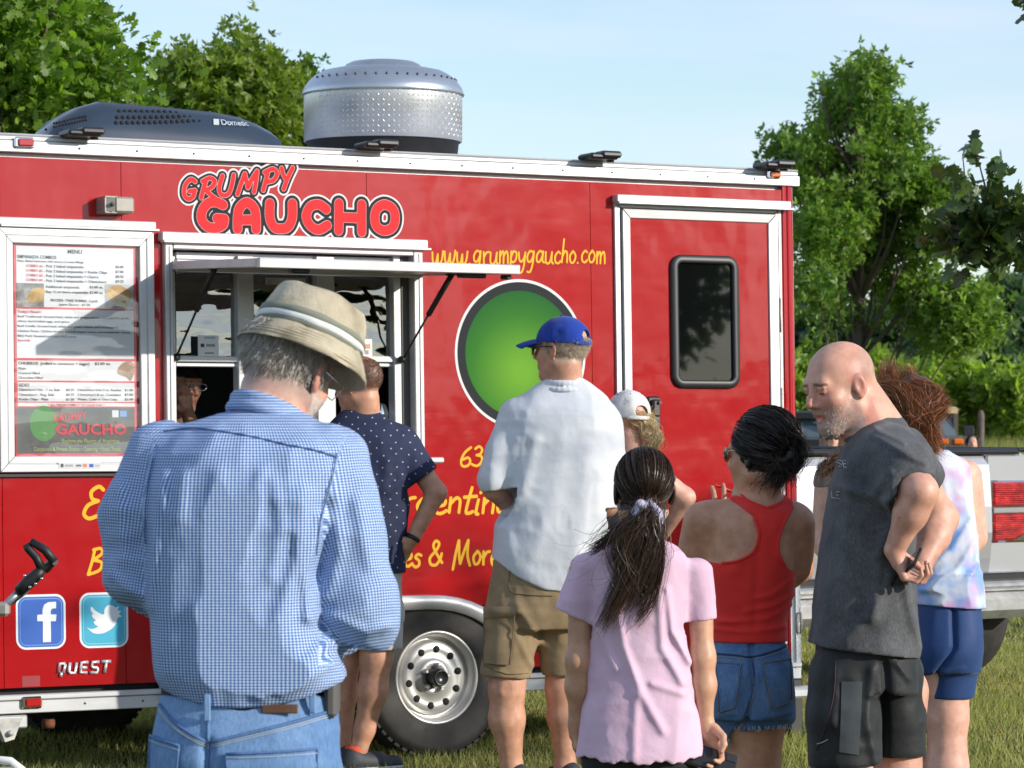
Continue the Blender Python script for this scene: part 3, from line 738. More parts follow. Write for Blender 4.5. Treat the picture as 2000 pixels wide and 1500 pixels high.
# coupler / jack bits under the left end
j = MB(); a = S(-20, 1425); b_ = S(54, 1395); j.box((a[0], .0, a[1]), (b_[0], .12, b_[1]-.002), bev=.006); j.build('jack_bracket', M_ALU, TR)
j = MB(); c = S(17, 1432); M = Matrix.Translation((c[0], -.01, c[1]-.0)) @ Matrix.Rotation(math.pi/2, 4, 'X'); j.lathe([(0, .02), (.012, .018), (.014, .0)], M, 12); q_ = [(c[0]-.06, c[1]+.06), (c[0]+.055, c[1]+.06), (c[0]+.02, c[1]-.025), (c[0]-.02, c[1]-.035)]; j.mesh([(a_, n_, b2) for n_ in (-.012, .03) for a_, b2 in q_], [(3, 2, 1, 0), (4, 5, 6, 7)]+[(i, (i+1) % 4, (i+1) % 4+4, i+4) for i in range(4)]); j.build('jack_plate', simple('dusty_steel', (.42, .41, .39), .6, .3, var=.3), TR)
j = MB(); j.tube([SP(84, 1413, .1), SP(104, 1413, .1)], .022, 10); j.build('exhaust_pipe', simple('rust', (.16, .06, .03), .8, .2, var=.5, vscale=40), TR)
# rear-side marker lights
def marker(px, py, w, hgt, lens, name):
    c = SP(px, py, -.012 if py < 600 else -.012); k = MB(); k.box((c.x-w/2, -.026, c.z-hgt/2), (c.x+w/2, -.0122, c.z+hgt/2), bev=.007); o_ = k.build(name, M_CHROME if lens is not None else M_BLK_PL, TR)
    k = MB(); k.box((c.x-w*.34, -.036, c.z-hgt*.33), (c.x+w*.42, -.0262, c.z+hgt*.33), bev=.006); k.build('lens', lens, o_); return o_
M_AMBER = simple('amber_lens', (.8, .16, .01), .15, coat=1.)
marker(46, 279, .088, .046, M_LENS_RED, 'marker_light'); marker(1510, 341, .075, .038, M_AMBER, 'marker_light')
marker(61, 1372, .092, .05, M_LENS_RED, 'marker_light')
# canopy clamps on the roof rail
for px, py in ((152, 264), (727, 287), (1163, 309), (1503, 326)):
    c = SP(px, py, -.02); k = MB()
    k.box((c.x-.075, -.11, c.z-.012), (c.x+.075, .02, c.z+.016), bev=.01); k.box((c.x-.02, -.12, c.z-.005), (c.x+.085, -.03, c.z+.026), bev=.01); k.tube([(c.x+.06, -.05, c.z-.02), (c.x+.06, -.05, c.z+.03)], .018, 12)
    k.build('roof_clamp', M_BLK_PL, TR)
# flood light box
c0 = SP(191, 388, 0); c1 = SP(245, 420, 0)
k = MB(); k.box((c0.x+.035, -.10, c1.z), (c1.x, -.0, c0.z+.002), bev=.008); fl_ = k.build('flood_light', M_GREYPL, TR)
k = MB(); k.poly([(c0.x, -.09, c1.z+.004), (c0.x+.034, -.105, c1.z+.004), (c0.x+.034, -.105, c0.z-.004), (c0.x, -.09, c0.z-.004)]); k.box((c0.x-.004, -.092, c1.z-.002), (c0.x+.05, 0, c1.z+.004)); k.box((c0.x-.004, -.092, c0.z-.002), (c0.x+.05, 0, c0.z+.004)); k.box((c0.x-.006, -.09, c1.z), (c0.x, 0, c0.z)); k.build('lamp_hood', M_GREYPL, fl_)
M = Matrix.Translation(((c0.x+c0.x+.034)/2+.002, -.107, (c0.z+c1.z)/2)) @ Matrix.Rotation(math.pi/2, 4, 'X'); k = MB(); k.lathe([(0, .003), (.008, .003), (.009, 0)], M, 12); k.build('lamp_sensor', M_BLACK, fl_)

# ---- menu board frame
def rect(pxs, n=0.):
    a = S(pxs[0], (pxs[2]+pxs[3])/2, n)[0]; b = S(pxs[1], (pxs[2]+pxs[3])/2, n)[0]; mx = (pxs[0]+pxs[1])/2
    return a, b, S(mx, pxs[3], n)[1], S(mx, pxs[2], n)[1]
def mitre_frame(name, R, w, n0, n1, mat, parent=TR, step=True):
    u0, u1, v0, v1 = R; o_ = None
    quads = [((u0, v0), (u1, v0), (u1-w, v0+w), (u0+w, v0+w)), ((u1, v0), (u1, v1), (u1-w, v1-w), (u1-w, v0+w)), ((u1, v1), (u0, v1), (u0+w, v1-w), (u1-w, v1-w)), ((u0, v1), (u0, v0), (u0+w, v0+w), (u0+w, v1-w))]
    for q in quads:
        c = Vector((sum(p[0] for p in q)/4, sum(p[1] for p in q)/4)); e = .0008
        q = [(p[0]+(c.x-p[0])*e*6, p[1]+(c.y-p[1])*e*6) for p in q]
        def lay(t, n): 
            a, b, c_, d = [Vector(x) for x in q]; return [(*(x), n) for x in (a.lerp(d, t), b.lerp(c_, t))]
        prof = [(0, n1), (0, n0+.004), (.04, n0)] + ([(.46, n0), (.5, n0+.006), (.54, n0+.006), (.58, n0+.003)] if step else []) + [(.94, n0+.003), (1., n0+.008), (1., n1)]
        k = MB(); V = []
        for t, n in prof:
            for (x, z, nn) in lay(t, n): V.append((x, nn, z))
        Fc = [(2*i, 2*i+1, 2*i+3, 2*i+2) for i in range(len(prof)-1)]
        Fc += [tuple(2*i for i in range(len(prof)))[::-1], tuple(2*i+1 for i in range(len(prof)))]
        k.mesh(V, Fc); k.build(name, mat, parent)
RM = rect((-9, 295, 449, 922))
mitre_frame('menu_frame', RM, .066, -.045, .0, M_ALU)
MB().box((RM[0]+.06, -.020, RM[2]+.06), (RM[1]-.06, -.002, RM[3]-.06)).build('menu_backing', M_RED, TR)
def drip(pxs):
    u0, u1, v0, v1 = rect(pxs); k = MB(); k.box((u0, -.05, v0+.004), (u1, -.001, v1), bev=.004); k.box((u0+.004, -.058, v0-.004), (u1+.012, -.02, v0+.006), bev=.002); k.build('drip_rail', M_ALU, TR)
drip((-10, 296, 430, 447)); drip((308, 826, 462, 481)); drip((1195, 1534, 388, 404))
k = MB(); k.box((RM[0]-.005, -.02, RM[2]-.018), (RM[1]+.008, -.001, RM[2]-.002)); k.build('sill_trim', M_BLACK, TR)

# ---- flat print helpers on the trailer side
def PSH(name, strokes, r, mat, n, px=True, h=.0022, parent=TR, closed=False):
    L = [[S(*p) if px else p for p in s_] for s_ in strokes]
    A = np.array([q for s_ in L for q in s_]); lo = A.min(0)-r-.006; hi = A.max(0)+r+.006
    def f(P):
        d = np.full(len(P), 9.)
        for s_ in L: d = np.minimum(d, seg2(P, s_))
        return d-r
    return print_sheet(name, f, lo, hi, h, n, mat, parent)
def z2(pts, closed=False, m=5): return [(300+x*.3, 300+y*.3) for x, y in crom(pts, m, closed)]
M_PW = simple('white_vinyl', (.70, .70, .70), .6, spec=.2); M_PK = simple('charcoal_vinyl', (.030, .033, .036), .75, spec=.12); M_PP = simple('pale_edge_vinyl', (.55, .38, .38), .5, spec=.3); M_PR = simple('coral_red_vinyl', (.70, .035, .04), .7, spec=.15)
gaucho = [z2([(450,334),(405,316),(355,322),(316,370),(312,430),(350,476),(405,484),(450,462),(458,426)]), [(300+458*.3, 300+426*.3), (300+412*.3, 300+422*.3)],
  z2([(545,490),(545,420),(558,355),(605,318),(652,355),(665,420),(665,492)]), [(300+545*.3, 300+432*.3), (300+665*.3, 300+432*.3)],
  z2([(755,325),(755,420),(785,480),(829,490),(872,478),(900,420),(902,326)]), z2([(1122,362),(1075,332),(1020,345),(992,405),(1015,465),(1070,496),(1128,468)]),
  [(300+1205*.3, 300+325*.3), (300+1203*.3, 300+500*.3)], [(300+1353*.3, 300+332*.3), (300+1353*.3, 300+510*.3)], [(300+1205*.3, 300+415*.3), (300+1353*.3, 300+420*.3)],
  z2([(1503,332),(1555,360),(1571,418),(1555,478),(1503,502),(1452,476),(1437,416),(1454,358)], True)]
grumpy = [z2([(268,182),(240,168),(205,205),(198,265),(222,295),(255,280),(265,240)]), [(300+268*.3, 300+240*.3), (300+232*.3, 300+246*.3)],
  z2([(338,180),(322,235),(308,288)]), z2([(318,180),(365,160),(397,182),(375,220),(335,238)]), z2([(340,238),(365,265),(400,290)]),
  z2([(447,145),(425,225),(440,268),(482,265),(505,215),(520,140)]), z2([(545,265),(570,190),(592,132)]), z2([(592,132),(603,180),(612,222)]), z2([(612,222),(640,165),(672,115)]), z2([(672,115),(665,180),(652,250)]),
  z2([(742,118),(728,180),(712,238)]), z2([(722,122),(775,100),(802,128),(780,172),(733,185)]), z2([(832,95),(840,130),(856,162)]), z2([(904,92),(872,160),(845,230)])]
k_ = .0075
def logo(name, dg, dr, mat, n):
    Lg = [[S(*p) for p in s_] for s_ in gaucho]; Lr = [[S(*p) for p in s_] for s_ in grumpy]
    A = np.array([q for s_ in Lg+Lr for q in s_]); lo = A.min(0)-.09; hi = A.max(0)+.09
    def f(P):
        d = np.full(len(P), 9.)
        for s_ in Lg: d = np.minimum(d, seg2(P, s_)-dg)
        for s_ in Lr: d = np.minimum(d, seg2(P, s_)-dr)
        return d
    print_sheet(name, f, lo, hi, .0024, n, mat, TR)
logo('logo_backing', .0235+.0200, .0105+.018, M_PW, -.0012); logo('logo_outline', .0235+.0125, .0105+.0105, M_PK, -.0020); logo('logo_edge', .0215+.0015, .0105+.001, M_PP, -.0027); logo('logo_lettering', .0212, .0095, M_PR, -.0034)
# handwriting font: strokes in units of cap height
HF = {
'w': (.56, [[(0,.5),(.04,.12),(.12,0),(.2,.12),(.25,.42)],[(.25,.42),(.28,.08),(.36,0),(.45,.2),(.48,.54)]]), '.': (.2, [[(.04,.02),(.05,.03)]]),
'g': (.44, [[(.3,.46),(.15,.52),(.03,.3),(.08,.08),(.2,.08),(.3,.3),(.33,.5),(.3,0),(.2,-.36),(.06,-.36)]]), 'r': (.32, [[(.03,.5),(.06,0)],[(.06,.28),(.15,.46),(.27,.5)]]),
'u': (.44, [[(.03,.5),(.04,.12),(.14,0),(.26,.12),(.32,.5)],[(.32,.5),(.32,.12),(.4,0)]]), 'm': (.5, [[(.03,.5),(.04,0)],[(.05,.3),(.14,.5),(.2,.4),(.21,0)],[(.21,.3),(.32,.5),(.39,.38),(.42,0)]]),
'p': (.38, [[(.05,.5),(.04,-.42)],[(.06,.3),(.16,.5),(.3,.42),(.28,.15),(.15,.03),(.06,.12)]]), 'y': (.4, [[(.02,.5),(.06,.2),(.16,.1),(.27,.25),(.33,.5)],[(.33,.5),(.28,-.1),(.18,-.36),(.02,-.3)]]),
'a': (.42, [[(.3,.42),(.18,.5),(.04,.32),(.06,.06),(.18,.04),(.29,.25),(.33,.48)],[(.33,.48),(.31,.1),(.4,0)]]), 'c': (.34, [[(.28,.42),(.18,.5),(.04,.3),(.07,.06),(.2,0),(.3,.1)]]),
'h': (.36, [[(.09,1.0),(.03,0)],[(.05,.25),(.16,.48),(.26,.4),(.28,0)]]), 'o': (.38, [[(.17,.5),(.04,.3),(.1,.03),(.24,.05),(.31,.3),(.2,.5),(.15,.5)]]),
'E': (.6, [[(.5,.9),(.36,1.0),(.16,.85),(.2,.62),(.38,.55)],[(.38,.55),(.1,.42),(.0,.15),(.16,0),(.42,.1),(.52,.2)]]), 'x': (.42, [[(0,.5),(.12,.35),(.22,.1),(.34,0)],[(.38,.54),(.17,.25),(0,-.06)]]),
't': (.3, [[(.16,.9),(.09,.1),(.16,0),(.26,.06)],[(0,.56),(.3,.6)]]), 'n': (.36, [[(.03,.5),(.04,0)],[(.05,.3),(.17,.5),(.27,.4),(.28,0)]]), 'i': (.18, [[(.06,.5),(.04,.05),(.1,0)],[(.09,.75),(.1,.78)]]),
's': (.34, [[(.27,.45),(.15,.5),(.06,.38),(.2,.25),(.22,.08),(.1,0),(0,.08)]]), 'e': (.36, [[(.05,.25),(.24,.3),(.26,.45),(.15,.5),(.04,.3),(.08,.04),(.2,0),(.32,.1)]]),
'B': (.5, [[(.14,.98),(.1,.5),(.03,0)],[(.1,.95),(.3,1.),(.36,.8),(.12,.55)],[(.12,.55),(.38,.45),(.34,.15),(.04,0)]]), 'k': (.36, [[(.08,1.0),(.03,0)],[(.28,.5),(.06,.22)],[(.1,.25),(.3,0)]]), 'd': (.42, [[(.3,.42),(.18,.5),(.04,.32),(.06,.06),(.18,.04),(.29,.25)],[(.36,1.0),(.31,.1),(.38,0)]]),
'M': (.78, [[(.06,-.12),(.12,.5),(.2,1.0)],[(.2,1.0),(.26,.4),(.32,.1)],[(.32,.1),(.44,.6),(.56,1.0)],[(.56,1.0),(.58,.4),(.7,.02)]]), '&': (.62, [[(.5,.1),(.3,.4),(.12,.75),(.2,.95),(.33,.85),(.25,.6),(.03,.3),(.08,.05),(.28,.02),(.42,.25),(.46,.45)]]),
'6': (.48, [[(.36,.98),(.14,.7),(.04,.3),(.12,.02),(.32,.04),(.4,.25),(.3,.45),(.1,.35)]]), '3': (.44, [[(.06,.88),(.2,1.),(.33,.85),(.28,.62),(.14,.55)],[(.14,.55),(.34,.48),(.36,.2),(.2,0),(.0,.08)]]), '0': (.46, [[(.2,.98),(.06,.7),(.06,.2),(.2,.0),(.36,.2),(.36,.7),(.2,.98)]]),
'(': (.26, [[(.2,1.05),(.06,.7),(.06,.3),(.18,-.1)]]), "'": (.14, [[(.06,1.0),(.04,.8)]]), ' ': (.25, []), ',': (.2, [[(.08,.06),(.03,-.1)]]),
'l': (.18, [[(.1,1),(.04,.1),(.12,0)]]), 'f': (.28, [[(.28,.92),(.18,1.),(.1,.75),(.06,-.1)],[(0,.52),(.24,.56)]]), 'v': (.36, [[(.02,.5),(.12,.02),(.32,.52)]]), 'F': (.46, [[(.1,.98),(.05,0)],[(.06,.95),(.42,1.)],[(.08,.52),(.34,.56)]]), 'A': (.5, [[(0,0),(.24,1),(.42,0)],[(.08,.36),(.4,.4)]]), 'S': (.44, [[(.38,.88),(.22,1.),(.08,.8),(.3,.45),(.28,.08),(.1,0),(0,.14)]]), '-': (.34, [[(.04,.34),(.28,.36)]]),
}
def hand(name, text, p0, p1, caph, r, mat, n=-.0012, slant=.10, h=.0024, sx=None, vert=0.):
    """text fitted between pixels p0 (left baseline) and p1 (right baseline)"""
    a = Vector(S(*p0)); b = Vector(S(*p1)); w = sum(HF[c][0] for c in text); k = ((b-a).length)/(w*caph) if sx is None else sx
    d = (b-a).normalized(); st = []; x = 0
    for i, c in enumerate(text):
        adv, ss = HF[c]; bo = math.sin(i*1.9)*.03
        for s_ in ss:
            q = crom(s_, 5) if len(s_) > 2 else s_
            st.append([tuple(a+d*((x+p[0]+p[1]*slant)*caph*k)+Vector((-d.y, d.x))*((p[1]+bo)*caph)) for p in q])
        x += adv
    return PSH(name, st, r, mat, n, px=False, h=h)
M_YEL = simple('yellow_vinyl', (.80, .44, .025), .6, spec=.2)
ch = lambda px, dy: dy/(444*(12400-px)/11550)
hand('web_address', 'www.grumpygaucho.com', (843, 516), (1184, 513), ch(1010, 46), .0044, M_YEL)
hand('slogan_lettering', 'Explore the', (163, 1013), (420, 1008), ch(200, 62), .0080, M_YEL)
hand('slogan_lettering', 'Argentina', (745, 1001), (1000, 1003), ch(880, 56), .0074, M_YEL)
hand('slogan_lettering', 'Ba', (170, 1122), (232, 1120), ch(190, 50), .0064, M_YEL)
hand('slogan_lettering', 'ces & More', (770, 1108), (975, 1102), ch(870, 50), .0066, M_YEL)
hand('phone_lettering', '63', (897, 911), (943, 911), ch(920, 38), .0056, M_YEL)
# round green emblem with black ring (its cartoon figure is left out)
ec = S(1017, 692); ER = .337
def disc(name, R, mat, n, c=ec): return print_sheet(name, lambda P: np.linalg.norm(P-np.array(c), axis=1)-R, (c[0]-R-.01, c[1]-R-.01), (c[0]+R+.01, c[1]+R+.01), .008 if R > .1 else .003, n, mat, TR)
disc('emblem_edge', ER, M_PW, -.0012); disc('emblem_ring', ER-.013, M_PK, -.0020)
m, nt, b = new_mat('green_emblem'); tc = N(nt, 'TexCoord'); mp = N(nt, 'Mapping'); mp.inputs['Location'].default_value = (-ec[0]-.0, 0, -ec[1]+.08); nt.links.new(tc.outputs['Object'], mp.inputs[0])
g = N(nt, 'TexGradient'); g.gradient_type = 'SPHERICAL'; mp2 = N(nt, 'Mapping'); mp2.inputs['Scale'].default_value = (2.6, 2.6, 2.6); nt.links.new(mp.outputs[0], mp2.inputs[0]); nt.links.new(mp2.outputs[0], g.inputs[0])
nt.links.new(ramp(nt, g.outputs[1], [(0., (.012, .10, .025)), (.35, (.035, .17, .02)), (.9, (.14, .34, .03))]).outputs[0], b.inputs['Base Color']); b.inputs['Roughness'].default_value = .7; b.inputs['Specular IOR Level'].default_value = .15
disc('emblem_disc', ER-.052, m, -.0027)
# social stickers
def rbox(c, w, h, r):
    def f(P):
        q = np.abs(P-np.array(c))-np.array([w/2-r, h/2-r]); return np.linalg.norm(np.maximum(q, 0), axis=1)+np.minimum(np.maximum(q[:, 0], q[:, 1]), 0)-r
    return f
def sticker(name, pxs, mats, glyph):
    u0, u1, v0, v1 = rect(pxs); c = ((u0+u1)/2, (v0+v1)/2); w, h = u1-u0, v1-v0
    for i, (ins, m_) in enumerate(zip((0, .009, .016, .019), mats)):
        o_ = print_sheet(name, rbox(c, w-2*ins, h-2*ins, .045-ins), (u0-.01, v0-.01), (u1+.01, v1+.01), .003, -.0012-.0007*i, m_, TR)
    return u0, u1, v0, v1
B1 = simple('blue_sticker', (.03, .12, .48), .3, coat=.6); B2 = simple('light_blue_sticker', (.2, .38, .75), .3, coat=.5); T1 = simple('teal_sticker', (.05, .40, .58), .3, coat=.6); T2 = simple('pale_teal_sticker', (.35, .66, .76), .3, coat=.5)
PWH = simple('sticker_white', (.75, .77, .8), .35, coat=.5)
sticker('social_sticker', (31, 128, 1161, 1268), (PWH, B1, B2, B1), None)
def c4(x, y): return (x*.4, 900+y*.4)
def polyf(pts):
    A = np.array([S(*p) for p in pts])
    def f(P):
        d = np.full(len(P), 9.); ins = np.zeros(len(P), bool)
        for i in range(len(A)):
            a, b = A[i], A[(i+1) % len(A)]; ab = b-a; t = np.clip(((P-a)@ab)/max(ab@ab, 1e-12), 0, 1); d = np.minimum(d, np.linalg.norm(P-a-t[:, None]*ab, axis=1))
            c_ = (a[1] > P[:, 1]) != (b[1] > P[:, 1])
            with np.errstate(divide='ignore', invalid='ignore'): xx = (b[0]-a[0])*(P[:, 1]-a[1])/(b[1]-a[1]+1e-12)+a[0]
            ins ^= c_ & (P[:, 0] < xx)
        return np.where(ins, -d, d)
    return f, A.min(0)-.005, A.max(0)+.005
def poly_print(name, pts, mat, n, h=.002, parent=TR):
    f, lo, hi = polyf(pts); return print_sheet(name, f, lo, hi, h, n, mat, parent)
poly_print('sticker_glyph', [c4(*p) for p in ((208,886),(208,783),(180,783),(180,752),(206,750),(206,726),(214,702),(234,690),(272,688),(272,720),(252,722),(246,732),(246,750),(274,750),(271,783),(246,783),(247,884))], PWH, -.0042)
sticker('social_sticker', (155, 250, 1157, 1265), (PWH, T1, T2, T1), None)
bird = [(422,812),(440,822),(462,818),(478,808),(462,800),(455,784),(466,780),(450,764),(446,748),(456,752),(440,728),(446,712),(462,730),(484,744),(505,750),(508,726),(522,708),(544,704),(562,716),(580,710),(572,730),(590,734),(578,748),(594,760),(574,766),(566,790),(548,815),(520,834),(488,844),(452,840)]
poly_print('sticker_glyph', [c4(*p) for p in crom(bird, 3, True)], PWH, -.0042)
# chrome model badge QUEST (raised letters)
M_BADGE = simple('satin_chrome', (.78, .79, .8), .32, .6)
qs = [[(318,990),(292,990),(286,1032),(310,1034),(320,992)], [(300,1034),(296,1054)], [(342,985),(336,1028),(342,1036),(366,1036),(374,985)], [(430,983),(398,985),(392,1034),(424,1034)], [(394,1010),(424,1010)], [(484,981),(452,983),(448,1004),(454,1010),(474,1010),(478,1018),(474,1034),(440,1034)], [(496,980),(541,980)], [(520,980),(511,1034)]]
for s_ in qs:
    mb = MB(); mb.tube([SP(*c4(*p), -.006) for p in s_], .0068, 8, flat=.8); mb.build('badge_letter', M_BADGE, TR)
# small dark plate stain under the badge
u = rect((43, 78, 1320, 1341)); MB().box((u[0], -.0012, u[2]), (u[1], 0.0005, u[3])).build('data_plate', simple('dull_red_plate', (.28, .02, .025), .6), TR)

# ---- menu poster
pR = rect((28, 268, 476, 890)); PN = -.0205
def z3(x, y): return (x/2.885, 420+y/2.885)
def quad(name, pxs, mat, n, parent=TR):
    u0, u1, v0, v1 = rect(pxs, n); return MB().poly([(u0, n, v0), (u1, n, v0), (u1, n, v1), (u0, n, v1)]).build(name, mat, parent)
M_POST = simple('poster_red', (.62, .06, .09), .4, coat=.5); M_PAPER = simple('poster_white', (.66, .69, .74), .4, coat=.6, var=.04, vscale=6); M_INK = simple('black_ink', (.04, .04, .05), .5); M_RINK = simple('red_ink', (.62, .05, .08), .5)
poster = quad('menu_poster', (29, 267, 477, 892), M_POST, PN)
def zq(x0, y0, x1, y1): a = z3(x0, y0); b = z3(x1, y1); return (a[0], b[0], a[1], b[1])
for q in ((92, 182, 752, 522), (94, 534, 754, 808), (96, 822, 756, 934), (100, 944, 758, 1052), (100, 1058, 760, 1078)): quad('menu_section', zq(*q), M_PAPER, PN-.001, poster)
def photo_mat(name, cols, sc):
    m, nt, b = new_mat(name); n = noise(nt, sc, 4); nt.links.new(ramp(nt, n.outputs[0], cols).outputs[0], b.inputs['Base Color']); b.inputs['Roughness'].default_value = .4; return m
M_F0 = photo_mat('dark_photo', [(.3, (.05, .06, .07)), (.5, (.2, .21, .22)), (.7, (.4, .42, .43))], 18); M_F1 = photo_mat('golden_pastry', [(.3, (.35, .2, .07)), (.6, (.6, .42, .16))], 25); M_F2 = photo_mat('plate_photo', [(.3, (.3, .31, .32)), (.6, (.55, .56, .58))], 15)
quad('menu_photo', zq(92, 384, 248, 518), M_F0, PN-.0016, poster); quad('menu_photo', zq(590, 392, 752, 524), M_F2, PN-.0016, poster)
poly_print('photo_pastry', [z3(*p) for p in crom([(140,470),(165,430),(190,410),(240,420),(238,450),(225,488),(150,490)], 4, True)], M_F1, PN-.0022, parent=poster)
poly_print('photo_pastry', [z3(*p) for p in crom([(592,430),(640,398),(690,410),(738,440),(725,470),(700,522),(640,500),(600,465)], 4, True)], M_F1, PN-.0022, parent=poster)
poly_print('photo_pastry', [z3(*p) for p in crom([(648,890),(680,835),(735,830),(745,880),(725,935),(700,915)], 4, True)], simple('paper_bag_photo', (.36, .26, .2), .6, var=.3), PN-.0022, parent=poster)
def text(name, s_, px, py, hpx, mat, n, parent, wpx=None, align='LEFT', bold=0., rot=0.):
    """Inter text in the trailer plane; (px, py) = left baseline; wpx = width in photo pixels"""
    cu = bpy.data.curves.new(name, 'FONT'); cu.body = s_; cu.size = 1; cu.offset = bold; cu.resolution_u = 2
    to = bpy.data.objects.new('tmp_text', cu); COL.objects.link(to); dg = bpy.context.evaluated_depsgraph_get(); me = bpy.data.meshes.new_from_object(to.evaluated_get(dg))
    bpy.data.objects.remove(to); bpy.data.curves.remove(cu)
    a = S(px, py, n); b = S(px+(wpx or 10), py, n); sc = abs(S(px, py-hpx, n)[1]-a[1])/.72
    co = np.zeros(len(me.vertices)*3); me.vertices.foreach_get('co', co); co = co.reshape(-1, 3)
    wd_ = max(co[:, 0].max(), 1e-3) if len(co) else 1; sx = (b[0]-a[0])/wd_ if wpx else sc
    X = co[:, 0]*sx; Z = co[:, 1]*sc; 
    if rot: X, Z = X*math.cos(rot)-Z*math.sin(rot), X*math.sin(rot)+Z*math.cos(rot)
    out = np.c_[a[0]+X, np.full(len(co), n), a[1]+Z]
    me.vertices.foreach_set('co', out.astype(np.float32).ravel()); me.update(); me.name = name
    return link(name, me, mat, parent)
tx = [("MENU", 380, 216, 22, 462, 0), ("EMPANADA COMBOS", 97, 242, 19, 318, 0), ("Flaky, Baked hand pies with savory or sweet fillings", 97, 262, 11, 470, 0),
 ("COMBO #1", 145, 292, 15, 240, 1), ("- Pick 2 baked empanadas", 246, 294, 15, 472, 0), ("$6.00", 650, 298, 14, 696, 0), ("COMBO #2", 145, 318, 15, 240, 1), ("- Pick 2 baked empanadas + Kettle Chips", 246, 322, 15, 604, 0), ("$7.00", 650, 326, 14, 696, 0),
 ("COMBO #3", 145, 345, 15, 240, 1), ("- Pick 2 baked empanadas + Churro", 246, 349, 15, 556, 0), ("$8.50", 650, 353, 14, 696, 0), ("COMBO #4", 145, 371, 15, 240, 1), ("- Pick 2 baked empanadas + Chimichurri", 246, 376, 15, 600, 0), ("$9.25", 650, 380, 14, 696, 0),
 ("Additional empanada", 256, 410, 15, 448, 0), ("$3.00 ea.", 504, 412, 14, 582, 0), ("Buy 12 or more empanadas $2.80 ea.", 258, 438, 15, 582, 0), ("FROZEN : TAKE 'N BAKE : 3 pack", 284, 486, 14, 552, 0), ("(same flavor) : $7.50", 332, 510, 13, 508, 0),
 ("Today's Flavors", 98, 550, 15, 230, 1), ("Beef Traditional: Ground beef, white and green onions, red peppers, green", 98, 576, 13, 728, 0), ("olives, hard boiled eggs, and spices", 98, 602, 12, 392, 0), ("Beef Criolla: Ground beef, white and green onions and red peppers", 98, 630, 13, 666, 0), ("Chicken Pesto: Chicken breast, red bell pepper sauce, and mozzarella cheese", 98, 658, 13, 734, 0), ("BBQ Pork: Roasted pork and BBQ sauce", 98, 686, 13, 430, 0), ("Specials", 98, 711, 14, 172, 1),
 ("CHURROS  (rolled in cinnamon + sugar)", 102, 842, 16, 504, 0), ("$3.00 ea.", 534, 844, 15, 624, 0), ("Plain", 103, 870, 13, 146, 0), ("Custard Filled", 103, 896, 13, 224, 0), ("Chocolate Filled", 103, 922, 13, 242, 0),
 ("SIDES", 105, 966, 18, 166, 0), ("Chimichurri Hot - 1 oz. Side", 105, 990, 14, 338, 0), ("$0.25", 372, 991, 13, 418, 0), ("Chimichurri Hot 3 oz. Ramkin", 436, 991, 13, 684, 0), ("$1.00", 702, 992, 13, 750, 0),
 ("Chimichurri - Reg. Side", 105, 1018, 14, 306, 0), ("$0.75", 372, 1018, 13, 418, 0), ("Chimichurri 8 oz. Container", 436, 1018, 13, 684, 0), ("$7.00", 702, 1018, 13, 750, 0), ("Kettle Chips - Plain", 107, 1044, 14, 272, 0), ("$1.50", 372, 1045, 13, 418, 0), ("Water, Coke or Diet Coke", 438, 1044, 13, 660, 0), ("$2.00", 702, 1044, 13, 750, 0),
 ("* ALL PRICES SUBJECT TO SALES TAX *", 270, 1075, 12, 590, 1)]
for s_, x, y, hh_, x1, c_ in tx:
    a = z3(x, y); text('menu_text', s_, a[0], a[1], hh_/2.885, M_RINK if c_ else M_INK, PN-.0026, poster, wpx=(x1-x)/2.885, bold=.012)
quad('menu_banner', zq(94, 1084, 758, 1342), simple('banner_grey', (.10, .11, .115), .35, coat=.6, var=.35, vscale=7), PN-.001, poster)
cc = S(*z3(235, 1175)); o_ = print_sheet('banner_disc', lambda P: np.linalg.norm((P-np.array(cc))*np.array([1, .85]), axis=1)-.062, (cc[0]-.09, cc[1]-.09), (cc[0]+.09, cc[1]+.09), .003, PN-.0018, simple('banner_green', (.07, .26, .07), .4), poster)
text('banner_text', 'GRUMPY', *z3(300, 1168), 42/2.885, M_RINK, PN-.003, poster, wpx=192/2.885, bold=.02, rot=.10); text('banner_text', 'GAUCHO', *z3(312, 1236), 60/2.885, M_RINK, PN-.003, poster, wpx=400/2.885, bold=.03)
M_GINK = simple('pale_green_ink', (.45, .55, .2), .5)
text('banner_text', 'Explore the Flavors of Argentina', *z3(350, 1284), 24/2.885, M_GINK, PN-.003, poster, wpx=322/2.885); text('banner_text', 'Corporate & Private Events \u2022 Catering \u2022 Food Truck', *z3(190, 1330), 24/2.885, M_GINK, PN-.003, poster, wpx=490/2.885)
quad('banner_icon', zq(632, 1100, 668, 1140), M_PAPER, PN-.0018, poster); quad('banner_icon', zq(676, 1104, 714, 1136), B2, PN-.0018, poster)
st = quad('payment_sticker', zq(330, 1394, 568, 1428), simple('silver_sticker', (.55, .56, .58), .4), -.0465)
for x0, x1, m_ in ((342, 358, M_INK), (366, 412, simple('grey_ink', (.3, .3, .32), .5)), (428, 458, simple('navy_ink', (.1, .12, .25), .5)), (468, 490, simple('orange_ink', (.6, .2, .08), .5)), (503, 527, B1), (536, 562, simple('faint_ink', (.4, .4, .42), .5))):
    quad('card_logo', zq(x0, 1402 if x1-x0 < 26 else 1406, x1, 1421 if x1-x0 < 26 else 1417), m_, -.0472, st)
